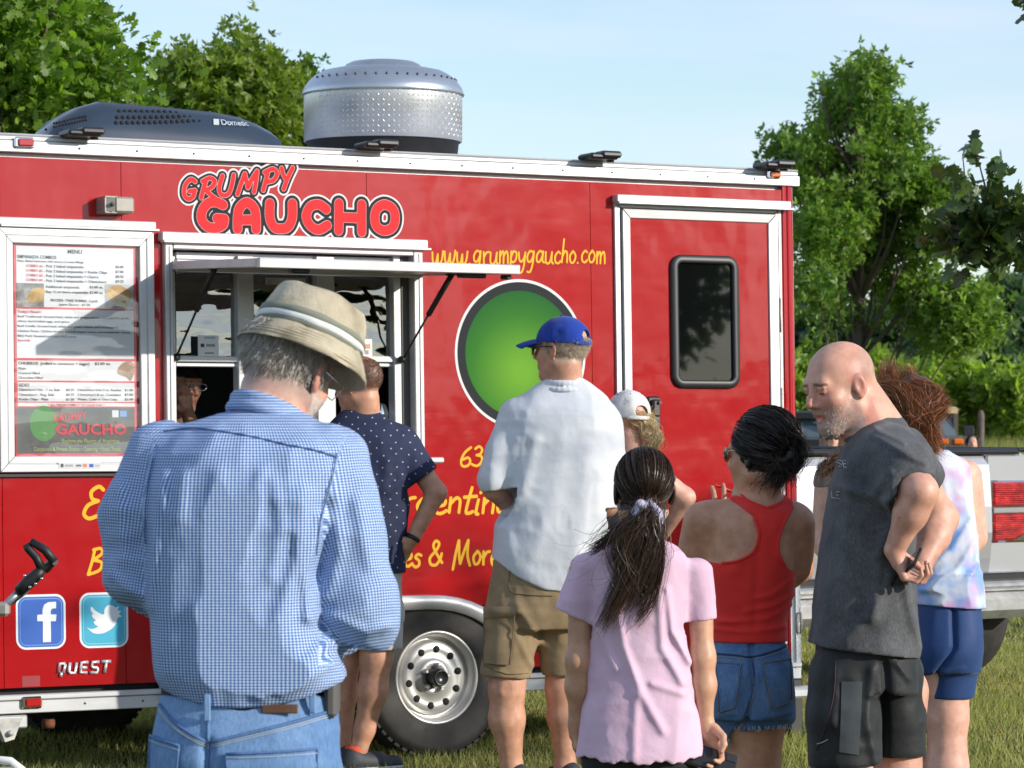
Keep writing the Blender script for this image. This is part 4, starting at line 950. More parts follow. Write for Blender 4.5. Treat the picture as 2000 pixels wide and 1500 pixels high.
# clear acrylic sheet over the poster
def clear_mat(name, tint=(1, 1, 1), rough=.02, refl=.12):
    m, nt, b = new_mat(name); out = nt.nodes['Material Output']; nt.nodes.remove(b)
    g_ = N(nt, 'BsdfGlossy'); g_.inputs['Roughness'].default_value = rough; t = N(nt, 'BsdfTransparent'); t.inputs[0].default_value = (*tint, 1); fr = N(nt, 'Fresnel'); fr.inputs[0].default_value = 1.5
    a = mth(nt, 'ADD', fr.outputs[0], refl); mx = N(nt, 'MixShader'); nt.links.new(a, mx.inputs[0]); nt.links.new(t.outputs[0], mx.inputs[1]); nt.links.new(g_.outputs[0], mx.inputs[2])
    nz = noise(nt, 1.6, 3, .4, stretch=(1, 1, 2.2)); bp = N(nt, 'Bump'); bp.inputs['Strength'].default_value = .5; bp.inputs['Distance'].default_value = .04; nt.links.new(nz.outputs[0], bp.inputs['Height']); nt.links.new(bp.outputs[0], g_.inputs['Normal'])
    nt.links.new(mx.outputs[0], out.inputs[0]); return m
M_ACR = clear_mat('acrylic_sheet', refl=.0)
u0, u1, v0, v1 = RM; MB().box((u0+.062, -.033, v0+.062), (u1-.062, -.030, v1-.062)).build('acrylic_sheet', M_ACR, TR)

# ---- serving window
RO = rect((319, 822, 480, 884)); fw = .045
k = MB(); 
def bar(name, pxs, n0, n1, mat=M_ALU, bev=.003, parent=TR):
    u0, u1, v0, v1 = rect(pxs, n0); return MB().box((u0, n0, v0), (u1, n1, v1), bev=bev).build(name, mat, parent)
wu0, wu1, wv0, wv1 = WIN
for nm, a, b in (('window_frame', (RO[0], -.03, wv0-.03), (wu0+.004, .05, RO[3])), ('window_frame', (wu1-.004, -.03, wv0-.03), (RO[1], .05, RO[3])), ('window_frame', (wu0+.005, -.031, wv1-.004), (wu1-.005, .05, RO[3]-.001)), ('window_frame', (wu0+.005, -.031, wv0-.031), (wu1-.005, .05, wv0+.01))):
    MB().box(a, b, bev=.004).build(nm, M_ALU, TR)
k = MB(); k.box((RO[0]+.018, -.0335, wv0), (RO[0]+.021, -.0305, RO[3]-.02)); k.box((RO[1]-.021, -.0335, wv0), (RO[1]-.018, -.0305, RO[3]-.02)); k.build('frame_groove', M_GREYPL, TR)
NW = .03
sash_y = (697, 711)
M_GLASS = clear_mat('window_glass', (.5, .56, .57), .01, .22)
bar('mullion', (466, 497, 500, 868), NW-.02, NW+.04); bar('mullion', (620, 655, 500, 868), NW-.02, NW+.04); bar('mullion', (333, 344, 500, 868), NW-.02, NW+.04); bar('mullion', (770, 784, 500, 868), NW-.02, NW+.04)
bar('jamb_channel', (785, 803, 500, 868), NW-.01, NW+.06, simple('dark_channel', (.09, .09, .085), .5))
bar('head_channel', (344, 785, 498, 512), NW, NW+.05, M_ALU)
bar('head_channel', (344, 785, 500, 521), NW+.03, NW+.08, M_ALU2)
for a, b in ((344, 466), (497, 620), (655, 770)):
    if a != 497: 
        bar('sash_rail', (a, b, 695, 707), NW-.012, NW+.03); bar('sash_rail', (a, b, 709, 716), NW+.0, NW+.04)
    else: bar('sash_rail', (a, b, 860, 868), NW, NW+.03)
    q = rect((a, b, 521, 698 if a != 497 else 862), NW+.02); pane = MB().poly([(q[0], NW+.02, q[2]), (q[1], NW+.02, q[2]), (q[1], NW+.02, q[3]), (q[0], NW+.02, q[3])]).build('glass_pane', M_GLASS, TR)
# interior box
q0, q1 = wu0-.9, wu1+.8
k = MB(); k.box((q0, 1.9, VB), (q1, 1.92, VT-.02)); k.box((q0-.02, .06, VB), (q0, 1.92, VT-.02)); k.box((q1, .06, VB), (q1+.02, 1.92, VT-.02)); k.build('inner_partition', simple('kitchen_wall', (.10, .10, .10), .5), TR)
k = MB(); k.box((wu0-.2, .055, wv0-.06), (wu1+.3, .55, wv0-.015), bev=.005); k.build('counter', M_ALU2, TR)
k = MB(); k.box((wu0-.04, -.20, wv0-.06), (wu1+.045, -.035, wv0-.035), bev=.006); k.build('serving_shelf', M_ALU, TR)
k = MB(); k.box((q0+.1, 1.5, VB+1.75), (q1-.1, 1.88, VB+1.8)); k.box((q0+.1, 1.45, VB+.85), (q1-.1, 1.88, VB+.9)); k.build('kitchen_shelf', M_ALU2, TR)
# awning flap, propped horizontal
a0 = SP(341, 516, -.03); a1 = Vector((WIN[1]+.03, -.03, a0.z)); HW_ = .86
fl0 = a0.z-.012
k = MB(); k.box((a0.x, -HW_, fl0-.005), (a1.x, -.03, fl0+.014)); AW = k.build('awning', simple('awning_underside', (.42, .40, .34), .4, .3, var=.15), TR)
MB().box((a0.x+.001, -HW_+.001, fl0+.0145), (a1.x-.001, -.031, fl0+.018)).build('awning_skin', M_RED, AW)
for nm, a, b in (('awning_edge', (a0.x-.012, -HW_-.03, fl0-.014), (a1.x+.012, -HW_, fl0+.026)), ('awning_edge', (a0.x-.014, -HW_+.001, fl0-.012), (a0.x-.0005, -.03, fl0+.0245)), ('awning_edge', (a1.x+.0005, -HW_+.001, fl0-.012), (a1.x+.014, -.03, fl0+.0245))):
    MB().box(a, b, bev=.003).build(nm, M_ALU if 'x' else M_ALU2, AW)
k = MB(); k.box((a0.x+.0, -.05, fl0-.02), (a1.x, -.018, fl0+.035), bev=.004); k.build('awning_hinge', M_ALU2, AW)
k = MB(); k.box((a1.x-.24, -HW_+.02, fl0-.033), (a1.x-.12, -HW_+.07, fl0-.006), bev=.006); k.box((a0.x+.16, -HW_+.02, fl0-.033), (a0.x+.24, -HW_+.07, fl0-.006), bev=.006); k.box((a1.x-.035, -HW_-.0, fl0-.036), (a1.x-.012, -HW_+.06, fl0-.015), bev=.004); k.build('awning_latch', M_BLK_PL, AW)
for ux, px, py in ((a0.x+.03, 344, 698), (a1.x-.03, 786, 702)):
    b = SP(px, py, -.01); t = Vector((ux, -.38, fl0-.02)); mid = b.lerp(t, .52)
    k = MB(); k.tube([t, mid], .0125, 10); k.tube([mid, b], .005, 8); k.tube([b+Vector((-.012, -.005, 0)), b+Vector((.012, .01, 0))], .015, 8); k.box(t-Vector((.012, .03, .012)), t+Vector((.012, .05, .02)), bev=.003); k.build('gas_strut', M_BLACK, TR)
AW.matrix_local = Matrix.Translation((0, -.03, fl0)) @ Matrix.Rotation(math.radians(3.2), 4, 'X') @ Matrix.Translation((0, .03, -fl0))
# cards and signs in the windows
def card(name, pxs, n, mat, bits=()):
    u0, u1, v0, v1 = rect(pxs, n); o_ = MB().box((u0, n, v0), (u1, n+.004, v1)).build(name, mat, TR)
    for (x0, x1, y0, y1, m_) in bits: quad('card_print', (x0, x1, y0, y1), m_, n-.001, o_)
    return o_
M_CARD = simple('white_card', (.72, .73, .74), .5); GI = simple('grey_print', (.25, .26, .27), .5)
card('window_card', (387, 427, 655, 696), NW-.018, M_CARD, ((399, 420, 658, 661, simple('blue_print', (.2, .4, .6), .5)), (392, 399, 671, 678, M_INK), (403, 420, 672, 677, GI), (400, 418, 688, 691, GI)))
card('window_card', (696, 727, 662, 700), NW-.022, M_CARD, ((701, 712, 664, 669, GI), (714, 723, 672, 681, simple('orange_print', (.7, .25, .12), .5)), (702, 710, 684, 692, B1), (713, 720, 684, 692, GI)))
card('window_card', (518, 597, 543, 557), NW+.012, simple('grey_card', (.33, .33, .30), .5), ((524, 531, 546, 554, GI), (562, 572, 546, 554, simple('yellow_print', (.6, .42, .05), .5)), (577, 584, 546, 554, B2), (587, 594, 546, 554, simple('olive_print', (.35, .32, .1), .5))))

# ---- side door
RD = rect((1204, 1529, 399, 1352)); mitre_frame('door_frame', RD, .03, -.014, -.0005, M_ALU)
RD2 = (RD[0]+.036, RD[1]-.036, RD[2]+.036, RD[3]-.036)
mitre_frame('door_edge', RD2, .042, -.026, -.0005, M_ALU, step=False)
k = MB(); k.box((RD[0]+.031, -.004, RD[2]+.03), (RD2[0]-.001, -.0006, RD[3]-.03)); k.box((RD2[1]+.001, -.004, RD[2]+.03), (RD[1]-.031, -.0006, RD[3]-.03)); k.box((RD2[0]-.001, -.004, RD2[3]+.001), (RD2[1]+.001, -.0006, RD[3]-.031)); k.build('door_gap', M_BLACK, TR)
DU0, DU1, DV0, DV1 = RD2[0]+.043, RD2[1]-.043, RD2[2]+.043, RD2[3]-.043
wr = rect((1308, 1441, 499, 759), -.01); wc = ((wr[0]+wr[1])/2, (wr[2]+wr[3])/2)
door = MB().box((DU0, -.014, DV0), (DU1, -.001, DV1)).build('door', M_RED, TR)
def ring_mesh(c, w, h, r, prof, nseg=8):
    """profile (inset, n) swept round a rounded rectangle"""
    V = []; Fc = []; m_ = 0
    for (ins, n) in prof:
        w2, h2, r2 = w/2-ins, h/2-ins, max(r-ins, .002)
        pts = []
        for qx, qz, a0 in ((1, 1, 0), (-1, 1, 90), (-1, -1, 180), (1, -1, 270)):
            for i in range(nseg+1): a = math.radians(a0+90*i/nseg); pts.append((c[0]+qx*(w2-r2)+r2*math.cos(a), n, c[1]+qz*(h2-r2)+r2*math.sin(a)))
        V += pts; m_ = len(pts)
    for i in range(len(prof)-1):
        for j_ in range(m_): Fc.append((i*m_+j_, i*m_+(j_+1) % m_, (i+1)*m_+(j_+1) % m_, (i+1)*m_+j_))
    return V, Fc
V, Fc = ring_mesh(wc, wr[1]-wr[0], wr[3]-wr[2], .06, [(0, -.0145), (0, -.024), (.006, -.032), (.03, -.034), (.038, -.030), (.038, -.018)])
k = MB(); k.mesh(V, Fc, 0, True); k.build('window_surround', simple('black_window_surround', (.018, .019, .022), .45), door)
f = rbox(wc, wr[1]-wr[0]-.07, wr[3]-wr[2]-.07, .03)
m, nt, b = new_mat('tinted_glass'); b.inputs['Base Color'].default_value = (.004, .005, .005, 1); b.inputs['Roughness'].default_value = .02; b.inputs['Specular IOR Level'].default_value = .5; b.inputs['Coat Weight'].default_value = .2; b.inputs['Coat IOR'].default_value = 1.45; b.inputs['Coat Roughness'].default_value = .01
V_, F_ = sheet(f, (wr[0], wr[2]), (wr[1], wr[3]), .006, -.0175); me = bpy.data.meshes.new('door_glass'); me.from_pydata(V_, [], F_); me.update(); link('door_glass', me, m, door)
c = SP(1275, 806, -.014); k = MB(); k.box((c.x-.035, -.03, c.z-.075), (c.x+.035, -.0145, c.z+.075), bev=.01); k.box((c.x-.022, -.055, c.z-.02), (c.x+.02, -.03, c.z+.06), bev=.008); k.tube([(c.x+.01, -.056, c.z+.045), (c.x+.01, -.066, c.z+.045)], .008, 10); k.build('door_handle', M_BLK_PL, door)
k = MB()
for i in range(4):
    v = DV1-.35-i*.42; k.tube([(RD2[1]+.012, -.03, v), (RD2[1]+.012, -.03, v-.16)], .006, 8)
k.build('door_hinge', M_GREYPL, door)
# diamond-plate stone guard on the lower corner, with hasp
def diamond_geo(mb, PT, u0, u1, v0, v1, pitch=.021, l=.017, w=.004, hgt=.0016):
    i = 0; v = v0+pitch/2
    while v < v1-pitch*.3:
        u = u0+pitch/2; j_ = 0
        while u < u1-pitch*.3:
            a = math.radians(45 if (i+j_) % 2 else -45); c_, s_ = math.cos(a), math.sin(a)
            P4 = [(u-l/2*c_, v-l/2*s_), (u+w/2*s_, v-w/2*c_), (u+l/2*c_, v+l/2*s_), (u-w/2*s_, v+w/2*c_)]
            b = len(mb.v); mb.v += [tuple(PT(p[0], p[1], 0)) for p in P4]+[tuple(PT(u, v, hgt))]
            for q in range(4): mb.f.append((b+q, b+(q+1) % 4, b+4)); mb.m.append(0); mb.sm.append(False)
            u += pitch; j_ += 1
        v += pitch; i += 1
M_DP = alu('diamond_plate', (.72, .73, .75), .38, .75)
gv0, gv1 = S(1560, 1310)[1], S(1560, 1035)[1]; gu0 = U1+.012
gp = [(gu0, -.006), (gu0+.03, -.008)]+[(U1+.032+.062*math.sin(a), .052-.062*math.cos(a)) for a in [k/8*math.pi/2 for k in range(9)]]+[(U1+.096, .5)]
mb = MB(); extr(mb, gp, gv0, gv1)
L = [0]
for i in range(len(gp)-1): L.append(L[-1]+math.dist(gp[i], gp[i+1]))
def GPT(u, v, hgt):
    i = max(0, min(len(gp)-2, int(np.searchsorted(L, u)-1))); t = (u-L[i])/(L[i+1]-L[i]); a = Vector(gp[i]); b = Vector(gp[i+1]); q = a.lerp(b, t); d = (b-a).normalized(); return (q.x+d.y*(.0004+hgt), q.y-d.x*(.0004+hgt), v)
diamond_geo(mb, GPT, 0, .3, gv0, gv1); mb.build('stone_guard', M_DP, TR)
c = SP(1557, 1217, -.01); k = MB(); k.tube([c+Vector((0, 0, .045)), c+Vector((.012, -.01, .05)), c+Vector((.016, -.012, 0)), c+Vector((.012, -.01, -.05)), c+Vector((0, 0, -.045)), c+Vector((-.006, -.006, 0)), c+Vector((0, 0, .045))], .006, 8); k.build('hasp', M_GREYPL, TR)
c = S(1500, 1345, -.05); k = MB(); k.box((S(1470, 1350)[0], -.16, S(1560, 1362, -.1)[1]), (UE+.02, .0, S(1560, 1342, -.1)[1]), bev=.01); k.build('entry_step', M_ALU, TR)
k = MB(); k.box((UE-.05, .05, .0), (UE+.03, .15, sv0), bev=.01); k.build('jack_leg', M_BLACK, TR)

# ---- roof air conditioner
acM = simple('slate_plastic', (.022, .036, .062), .28, coat=.4, var=.1, vscale=3)
def ac():
    n0 = .42; A = lambda px, py: SP(px, py, n0)
    prof = [(98, 262), (108, 246), (128, 226), (163, 206), (205, 194), (260, 199), (340, 206), (420, 214), (470, 224), (505, 238), (530, 252), (545, 264)]
    top = [A(*p) for p in prof]; zb = VT+.05-.0
    V = []; Fc = []; rows = [(0.0, 0, .0), (.0, 1., .0), (.05, 1.0, .0)]
    nsec = []
    for p in top:
        hgt = max(p.z-zb, .004)
        sec = [(n0-.07, zb), (n0-.045, zb+hgt*.45), (n0-.02, zb+hgt*.8), (n0+.03, zb+hgt*.97), (n0+.10, zb+hgt*1.0), (n0+.22, zb+hgt*.98), (n0+.30, zb+hgt*.8), (n0+.36, zb)]
        nsec.append([(p.x, a, b) for a, b in sec])
    k = len(nsec[0])
    for s_ in nsec: V += s_
    for i in range(len(nsec)-1):
        for j_ in range(k-1): Fc.append((i*k+j_, (i+1)*k+j_, (i+1)*k+j_+1, i*k+j_+1))
    mb = MB(); mb.mesh(V, Fc, 0, True); root = mb.build('air_conditioner', acM, TR)
    # vent holes in three tapering rows, dark recesses
    hb = MB()
    def surf(px, py):
        for it in range(3):
            n = n0-.04; p = SP(px, py, n)
        us = [q[0][0] for q in nsec]; i = max(0, min(len(us)-2, int(np.searchsorted(us, p.x))-1)); t = (p.x-us[i])/(us[i+1]-us[i])
        sec = [tuple(Vector(nsec[i][j_]).lerp(Vector(nsec[i+1][j_]), t)) for j_ in range(k)]
        for j_ in range(k-1):
            z0_, z1_ = sec[j_][2], sec[j_+1][2]
            if z0_ <= p.z <= z1_: tt = (p.z-z0_)/(z1_-z0_); return Vector((p.x, sec[j_][1]+(sec[j_+1][1]-sec[j_][1])*tt, p.z))
        return Vector((p.x, n0-.03, p.z))
    for row, (x0, dx, cnt, y0, y1) in enumerate(((237, 11.6, 11, 217, 217), (231, 11.2, 14, 229, 226), (228, 11.0, 16, 240, 234))):
        for i in range(cnt):
            px = x0+dx*i; py = y0+(y1-y0)*(i/cnt)**2; R_ = .0085*min(1, (cnt-i)/4+.25); c_ = surf(px, py)
            M = Matrix.Translation(c_+Vector((0, -.003, 0))) @ Matrix.Rotation(math.pi/2+.25, 4, 'X'); hb.lathe([(0, .001), (R_, .001), (R_*1.1, -.008)], M, 12)
    for row in range(2):
        for i in range(13):
            c_ = surf(108+i*5.2, 241-i*1.2+row*7); M = Matrix.Translation(c_+Vector((0, -.003, 0))) @ Matrix.Rotation(math.pi/2+.25, 4, 'X'); hb.lathe([(0, .001), (.005, .001), (.0055, -.008)], M, 8)
    hb.build('vent_hole', M_HOLE, root, kind='stuff')
    k_ = MB(); s1 = surf(212, 250); 
    # maker's name on the flank
    cu = bpy.data.curves.new('t', 'FONT'); cu.body = 'Dometic'; cu.offset = .012; to = bpy.data.objects.new('tmp_text', cu); COL.objects.link(to); me = bpy.data.meshes.new_from_object(to.evaluated_get(bpy.context.evaluated_depsgraph_get())); bpy.data.objects.remove(to)
    co = np.zeros(len(me.vertices)*3); me.vertices.foreach_get('co', co); co = co.reshape(-1, 3); a = surf(434, 243); b = surf(490, 245); w = b.x-a.x; hh_ = .032/.72
    co2 = []
    for x, y, _ in co:
        t = x/co[:, 0].max(); px = 434+56*t; p = surf(px, 243-y*16+2*t); co2.append((a.x+w*t, p.y-.006, p.z))
    me.vertices.foreach_set('co', np.array(co2, np.float32).ravel()); me.update(); link('maker_lettering', me, simple('pale_print', (.45, .5, .56), .5), root)
    p = surf(425, 238); MB().poly([(p.x-.014, p.y-.006, p.z-.012), (p.x+.012, p.y-.006, p.z-.012), (p.x+.012, p.y-.006, p.z+.014), (p.x-.014, p.y-.006, p.z+.014)]).build('maker_mark', simple('pale_print2', (.4, .45, .5), .5), root)
    MB().box((top[0].x+.05, n0-.05, VT+.05), (top[-1].x-.05, n0+.33, zb+.01)).build('ac_base', M_BLACK, root)
ac()
# ---- roof exhaust fan, diamond plate drum under a spun aluminium dome
nH = 1.0; zr = VT+.05
cl, cr = SP(584, 230, nH), SP(903, 230, nH); cx = (cl.x+cr.x)/2-.035
wL = (TM @ cl); wR = (TM @ cr); Rd = (wR.x-wL.x)/2*.985
zt = SP(745, 190, nH).z; zd = SP(745, 124, nH).z; zm = SP(745, 140, nH).z; zb = SP(745, 281, nH).z
Mh = Matrix.Translation((cx, nH, 0)) @ Matrix.Rotation(-LEAN, 4, 'X')
mb = MB(); mb.lathe([(Rd*.9, zr-.01), (Rd*.96, zb-.005), (Rd*.985, zb)], Mh, 64); ex = mb.build('exhaust_fan', M_BLACK, TR)
mb = MB(); mb.lathe([(Rd*.985, zb-.002), (Rd, zb), (Rd, zt+.01)], Mh, 96)
def DPT(u, v, hgt): a = u/Rd; return Mh @ Vector(((Rd+.0005+hgt)*math.cos(a), (Rd+.0005+hgt)*math.sin(a), v))
diamond_geo(mb, DPT, -math.pi*Rd*.95, .1, zb+.01, zt+.012, pitch=.024, l=.021, w=.006, hgt=.002)
mb.build('drum', M_DP, ex)
dh = zd-zt
mb = MB(); mb.lathe([(Rd*1.0, zt+.004), (Rd*1.02, zt-.006), (Rd*1.03, zt+.0), (Rd*1.0, zt+.03), (Rd*.94, zt+dh*.38), (Rd*.86, zt+dh*.55), (Rd*.76, zt+dh*.68), (Rd*.64, zt+dh*.74), (Rd*.52, zt+dh*.76), (Rd*.50, zt+dh*.78), (Rd*.47, zt+dh*.88), (Rd*.40, zt+dh*.96), (Rd*.28, zt+dh), (0, zt+dh*1.02)], Mh, 72)
mb.build('dome', alu('spun_aluminium', (.60, .63, .67), .33, .9), ex)
hb = MB()
for i in range(34):
    a = -math.pi+math.pi*2*i/44; r_ = Rd*.925; q = Mh @ Matrix.Translation((r_*math.cos(a), r_*math.sin(a), zt+dh*.42)); hb.lathe([(0, .006), (.005, .005), (.006, 0)], q @ Matrix.Rotation(.8, 4, Vector((-math.sin(a), math.cos(a), 0))), 8)
hb.build('dome_rivets', M_SCREW, ex, kind='stuff')
# things on the counter seen past the customers
def lath(name, prof, loc, mat, lab, cat, n=24):
    mb = MB(); mb.lathe(prof, None, n); return mb.build(name, mat, loc=loc, label=lab, cat=cat)
sh_z = (TM @ Vector((0, -.15, wv0-.035))).z
p = TM @ SP(738, 800, .12); lath('metal_lid', [(0, .085), (.03, .082), (.05, .065), (.058, .03), (.06, 0), (.0, 0)], (p.x, p.y, p.z-.045), M_CHROME, 'shiny round metal dome on the counter behind the dotted shirt', 'lid')
p = TM @ Vector((S(652, 830)[0], -.14, wv0-.035)); lath('paper_bowl', [(0, .0), (.05, 0), (.085, .05), (.088, .05), (.05, .003), (0, .003)], tuple(p), M_CARD, 'white paper bowl on the serving shelf beside the hat brim', 'bowl')
# ================================================================ silver pickup, seen from behind-left
def car_paint(name, c, metal=.6):
    m, nt, b = new_mat(name); b.inputs['Base Color'].default_value = (*c, 1); b.inputs['Metallic'].default_value = metal; b.inputs['Roughness'].default_value = .28; b.inputs['Coat Weight'].default_value = 1.; b.inputs['Coat Roughness'].default_value = .04; return m
M_SILVER = car_paint('silver_paint', (.55, .56, .58)); YT = 19.4
TKM = Matrix.Translation((W(2012, 840, YT).x, YT, 0)) @ Matrix.Rotation(math.radians(37), 4, 'Z')
TK = empty('pickup_truck', label='silver pickup truck showing its tailgate, red tail light and chrome bumper', cat='pickup truck'); TK.matrix_world = TKM
# local: x to the right along the rear face (right corner at 0), y forward, z up
W_ = 2.3
def tbox(name, a, b, mat, bev=.02, par=TK): return MB().box(a, b, bev=bev).build(name, mat, par)
# body sides and bed walls with curved shoulder
def side_prof(sgn, x):
    P = [(0, .62), (.015, .75), (.03, .95), (.02, 1.1), (-.01, 1.22), (-.04, 1.29), (-.09, 1.31)]
    return [(x+sgn*a, z) for a, z in P]
for sgn, x, nm in ((1, 0, 'bed_side'), (-1, -W_, 'bed_side')):
    mb = MB(); P = side_prof(sgn, x); P = P+[(x-sgn*.09, 1.1), (x-sgn*.09, .62)]
    V = []; ys = [0, .03, 1.0, 2.05]
    for y in ys: V += [(a, y, z) for a, z in P]
    k = len(P); Fc = [(i*k+j, i*k+(j+1) % k, (i+1)*k+(j+1) % k, (i+1)*k+j) for i in range(len(ys)-1) for j in range(k)]; Fc += [tuple(range(k)), tuple(range((len(ys)-1)*k, len(ys)*k))[::-1]]
    mb.mesh(V, Fc, 0, False); mb.build(nm, M_SILVER, TK)
mb = MB(); P = [(-.0, .61), (-.02, .70), (-.035, .85), (-.03, 1.0), (-.02, 1.12), (-.005, 1.24), (.02, 1.29), (.05, 1.30), (.06, .61)]
V = [(x, a, z) for x in (-W_+.235, -.345) for a, z in P]; k = len(P); mb.mesh(V, [(j, (j+1) % k, k+(j+1) % k, k+j) for j in range(k)]+[tuple(range(k)), tuple(range(k, 2*k))[::-1]]); tg = mb.build('tailgate', M_SILVER, TK)
MB().box((-W_+.9, -.05, 1.08), (-.9, -.028, 1.2), bev=.01).build('tailgate_handle', M_BLK_PL, tg)
MB().box((-W_+.10, -.02, 1.30), (-.10, .08, 1.335), bev=.015).build('tailgate_cap', M_BLK_PL, tg)
for x in (-W_+.02, -.1): MB().box((x, .0, 1.312), (x+.08, 2.05, 1.34), bev=.012).build('bed_rail', M_BLK_PL, TK)
MB().box((-W_+.1, .1, .62), (-.1, 2.0, .68)).build('truck_bed', M_BLACK, TK); tbox('cab_wall', (-W_+.1, 2.05, .62), (-.1, 2.12, 1.32), M_SILVER)
M_TL, nt, b = new_mat('ribbed_red_lens'); n = noise(nt, 9, 4, .7, stretch=(1, 1, 3)); nt.links.new(ramp(nt, n.outputs[0], [(.35, (.20, .004, .008)), (.6, (.62, .02, .02)), (.75, (.75, .16, .12))]).outputs[0], b.inputs['Base Color']); b.inputs['Roughness'].default_value = .15; b.inputs['Coat Weight'].default_value = 1.
wv = N(nt, 'TexWave'); wv.bands_direction = 'Z'; wv.inputs['Scale'].default_value = 26; tc = N(nt, 'TexCoord'); nt.links.new(tc.outputs['Object'], wv.inputs[0]); bump(nt, b, wv.outputs[1], .5, .01)
for x0, x1 in ((-W_+.035, -W_+.225), (-.33, -.045)):
    # corner pillar carrying the lamp
    MB().box((x0-.03, -.005, .60), (x1+.0, .02, 1.30), bev=.012).build('corner_panel', M_SILVER, TK)
    MB().box((x0-.01, -.02, .79), (x1+.035, .012, 1.15), bev=.01).build('lamp_housing', M_CHROME, TK)
    def lens(z0, z1, m_=None, cut=0.):
        mb = MB(); P_ = [(x0, z0), (x0+.17, z0), (x1+.03, z0+cut), (x1+.03, z1), (x0, z1)]; V = [(a, -.014, c) for a, c in P_]+[(a, -.026, c) for a, c in P_]+[(a+(.012 if a < x0+.1 else -.012), -.036, c+(.010 if c < (z0+z1)/2 else -.010)) for a, c in P_]
        mb.mesh(V, [(i+k, (i+1) % 5+k, (i+1) % 5+k+5, i+k+5) for k in (0, 5) for i in range(5)]+[(10, 11, 12, 13, 14)]); return mb
    lz = lens(1.0, 1.14).build('tail_light', M_TL, TK)
    lens(.80, .955, cut=.06).build('tail_light', M_TL, TK); MB().box((x0, -.034, .962), (x1+.03, -.0265, .992), bev=.003).build('reverse_light', simple('clear_lens', (.7, .72, .74), .1, .6), TK)
mb = MB(); mb.box((-W_+.02, -.15, .36), (.0, .10, .52), bev=.05); mb.box((-W_+.0, -.17, .522), (.02, .03, .585), bev=.025); bm = mb.build('rear_bumper', simple('dusty_chrome', (.66, .66, .67), .26, .7, var=.2, vscale=14), TK)
MB().box((-W_+.08, -.165, .58), (-.10, .03, .625), bev=.01).build('bumper_pad', M_BLK_PL, bm)
MB().box((-W_+.3, .05, .36), (-.3, 2.0, .52)).build('frame_rail', M_BLACK, TK)
def twheel(x, y, side):
    mb = MB(); R = .385; Mx = Matrix.Translation((x, y, R)) @ Matrix.Rotation(math.pi/2, 4, 'Y')
    mb.lathe([(.2, -.13), (.26, -.14), (.36, -.13), (.385, -.10), (.385, .10), (.36, .13), (.26, .14), (.2, .13)], Mx, 40); w = mb.build('wheel', M_TYRE, TK)
    mb = MB(); mb.lathe([(.21, -.11), (.2, .12), (.17, .08), (.06, .06), (0, .06)], Mx if side > 0 else Mx @ Matrix.Rotation(math.pi, 4, 'X'), 30); mb.build('rim', M_RIM, w)
for x in (-.16, -W_+.16):
    twheel(x, .50, 1 if x > -1 else -1); twheel(x, 4.5, 1 if x > -1 else -1)
# cab and bonnet
def loftbox(name, rows, mat, par=TK):
    """rows (y, x0, x1, z0, z1)"""
    mb = MB(); V = []
    for y, x0, x1, z0, z1 in rows: V += [(x0, y, z0), (x1, y, z0), (x1, y, z1), (x0, y, z1)]
    n = len(rows); Fc = [(i*4+j, i*4+(j+1) % 4, (i+1)*4+(j+1) % 4, (i+1)*4+j) for i in range(n-1) for j in range(4)]+[(3, 2, 1, 0), tuple((n-1)*4+j for j in range(4))]
    mb.mesh(V, Fc); return mb.build(name, mat, par)
loftbox('cab', [(2.13, -W_+.03, -.03, .55, 1.25), (4.4, -W_+.03, -.03, .55, 1.2)], M_SILVER); loftbox('roof', [(2.16, -W_+.16, -.16, 1.252, 1.80), (2.5, -W_+.24, -.24, 1.252, 1.92), (3.6, -W_+.24, -.24, 1.252, 1.92), (4.3, -W_+.14, -.14, 1.252, 1.35)], simple('truck_glasshouse', (.02, .022, .025), .08, coat=1.))
loftbox('bonnet', [(4.41, -W_+.05, -.05, .5, 1.2), (5.4, -W_+.08, -.08, .5, 1.12), (5.7, -W_+.15, -.15, .55, 1.0)], M_SILVER)
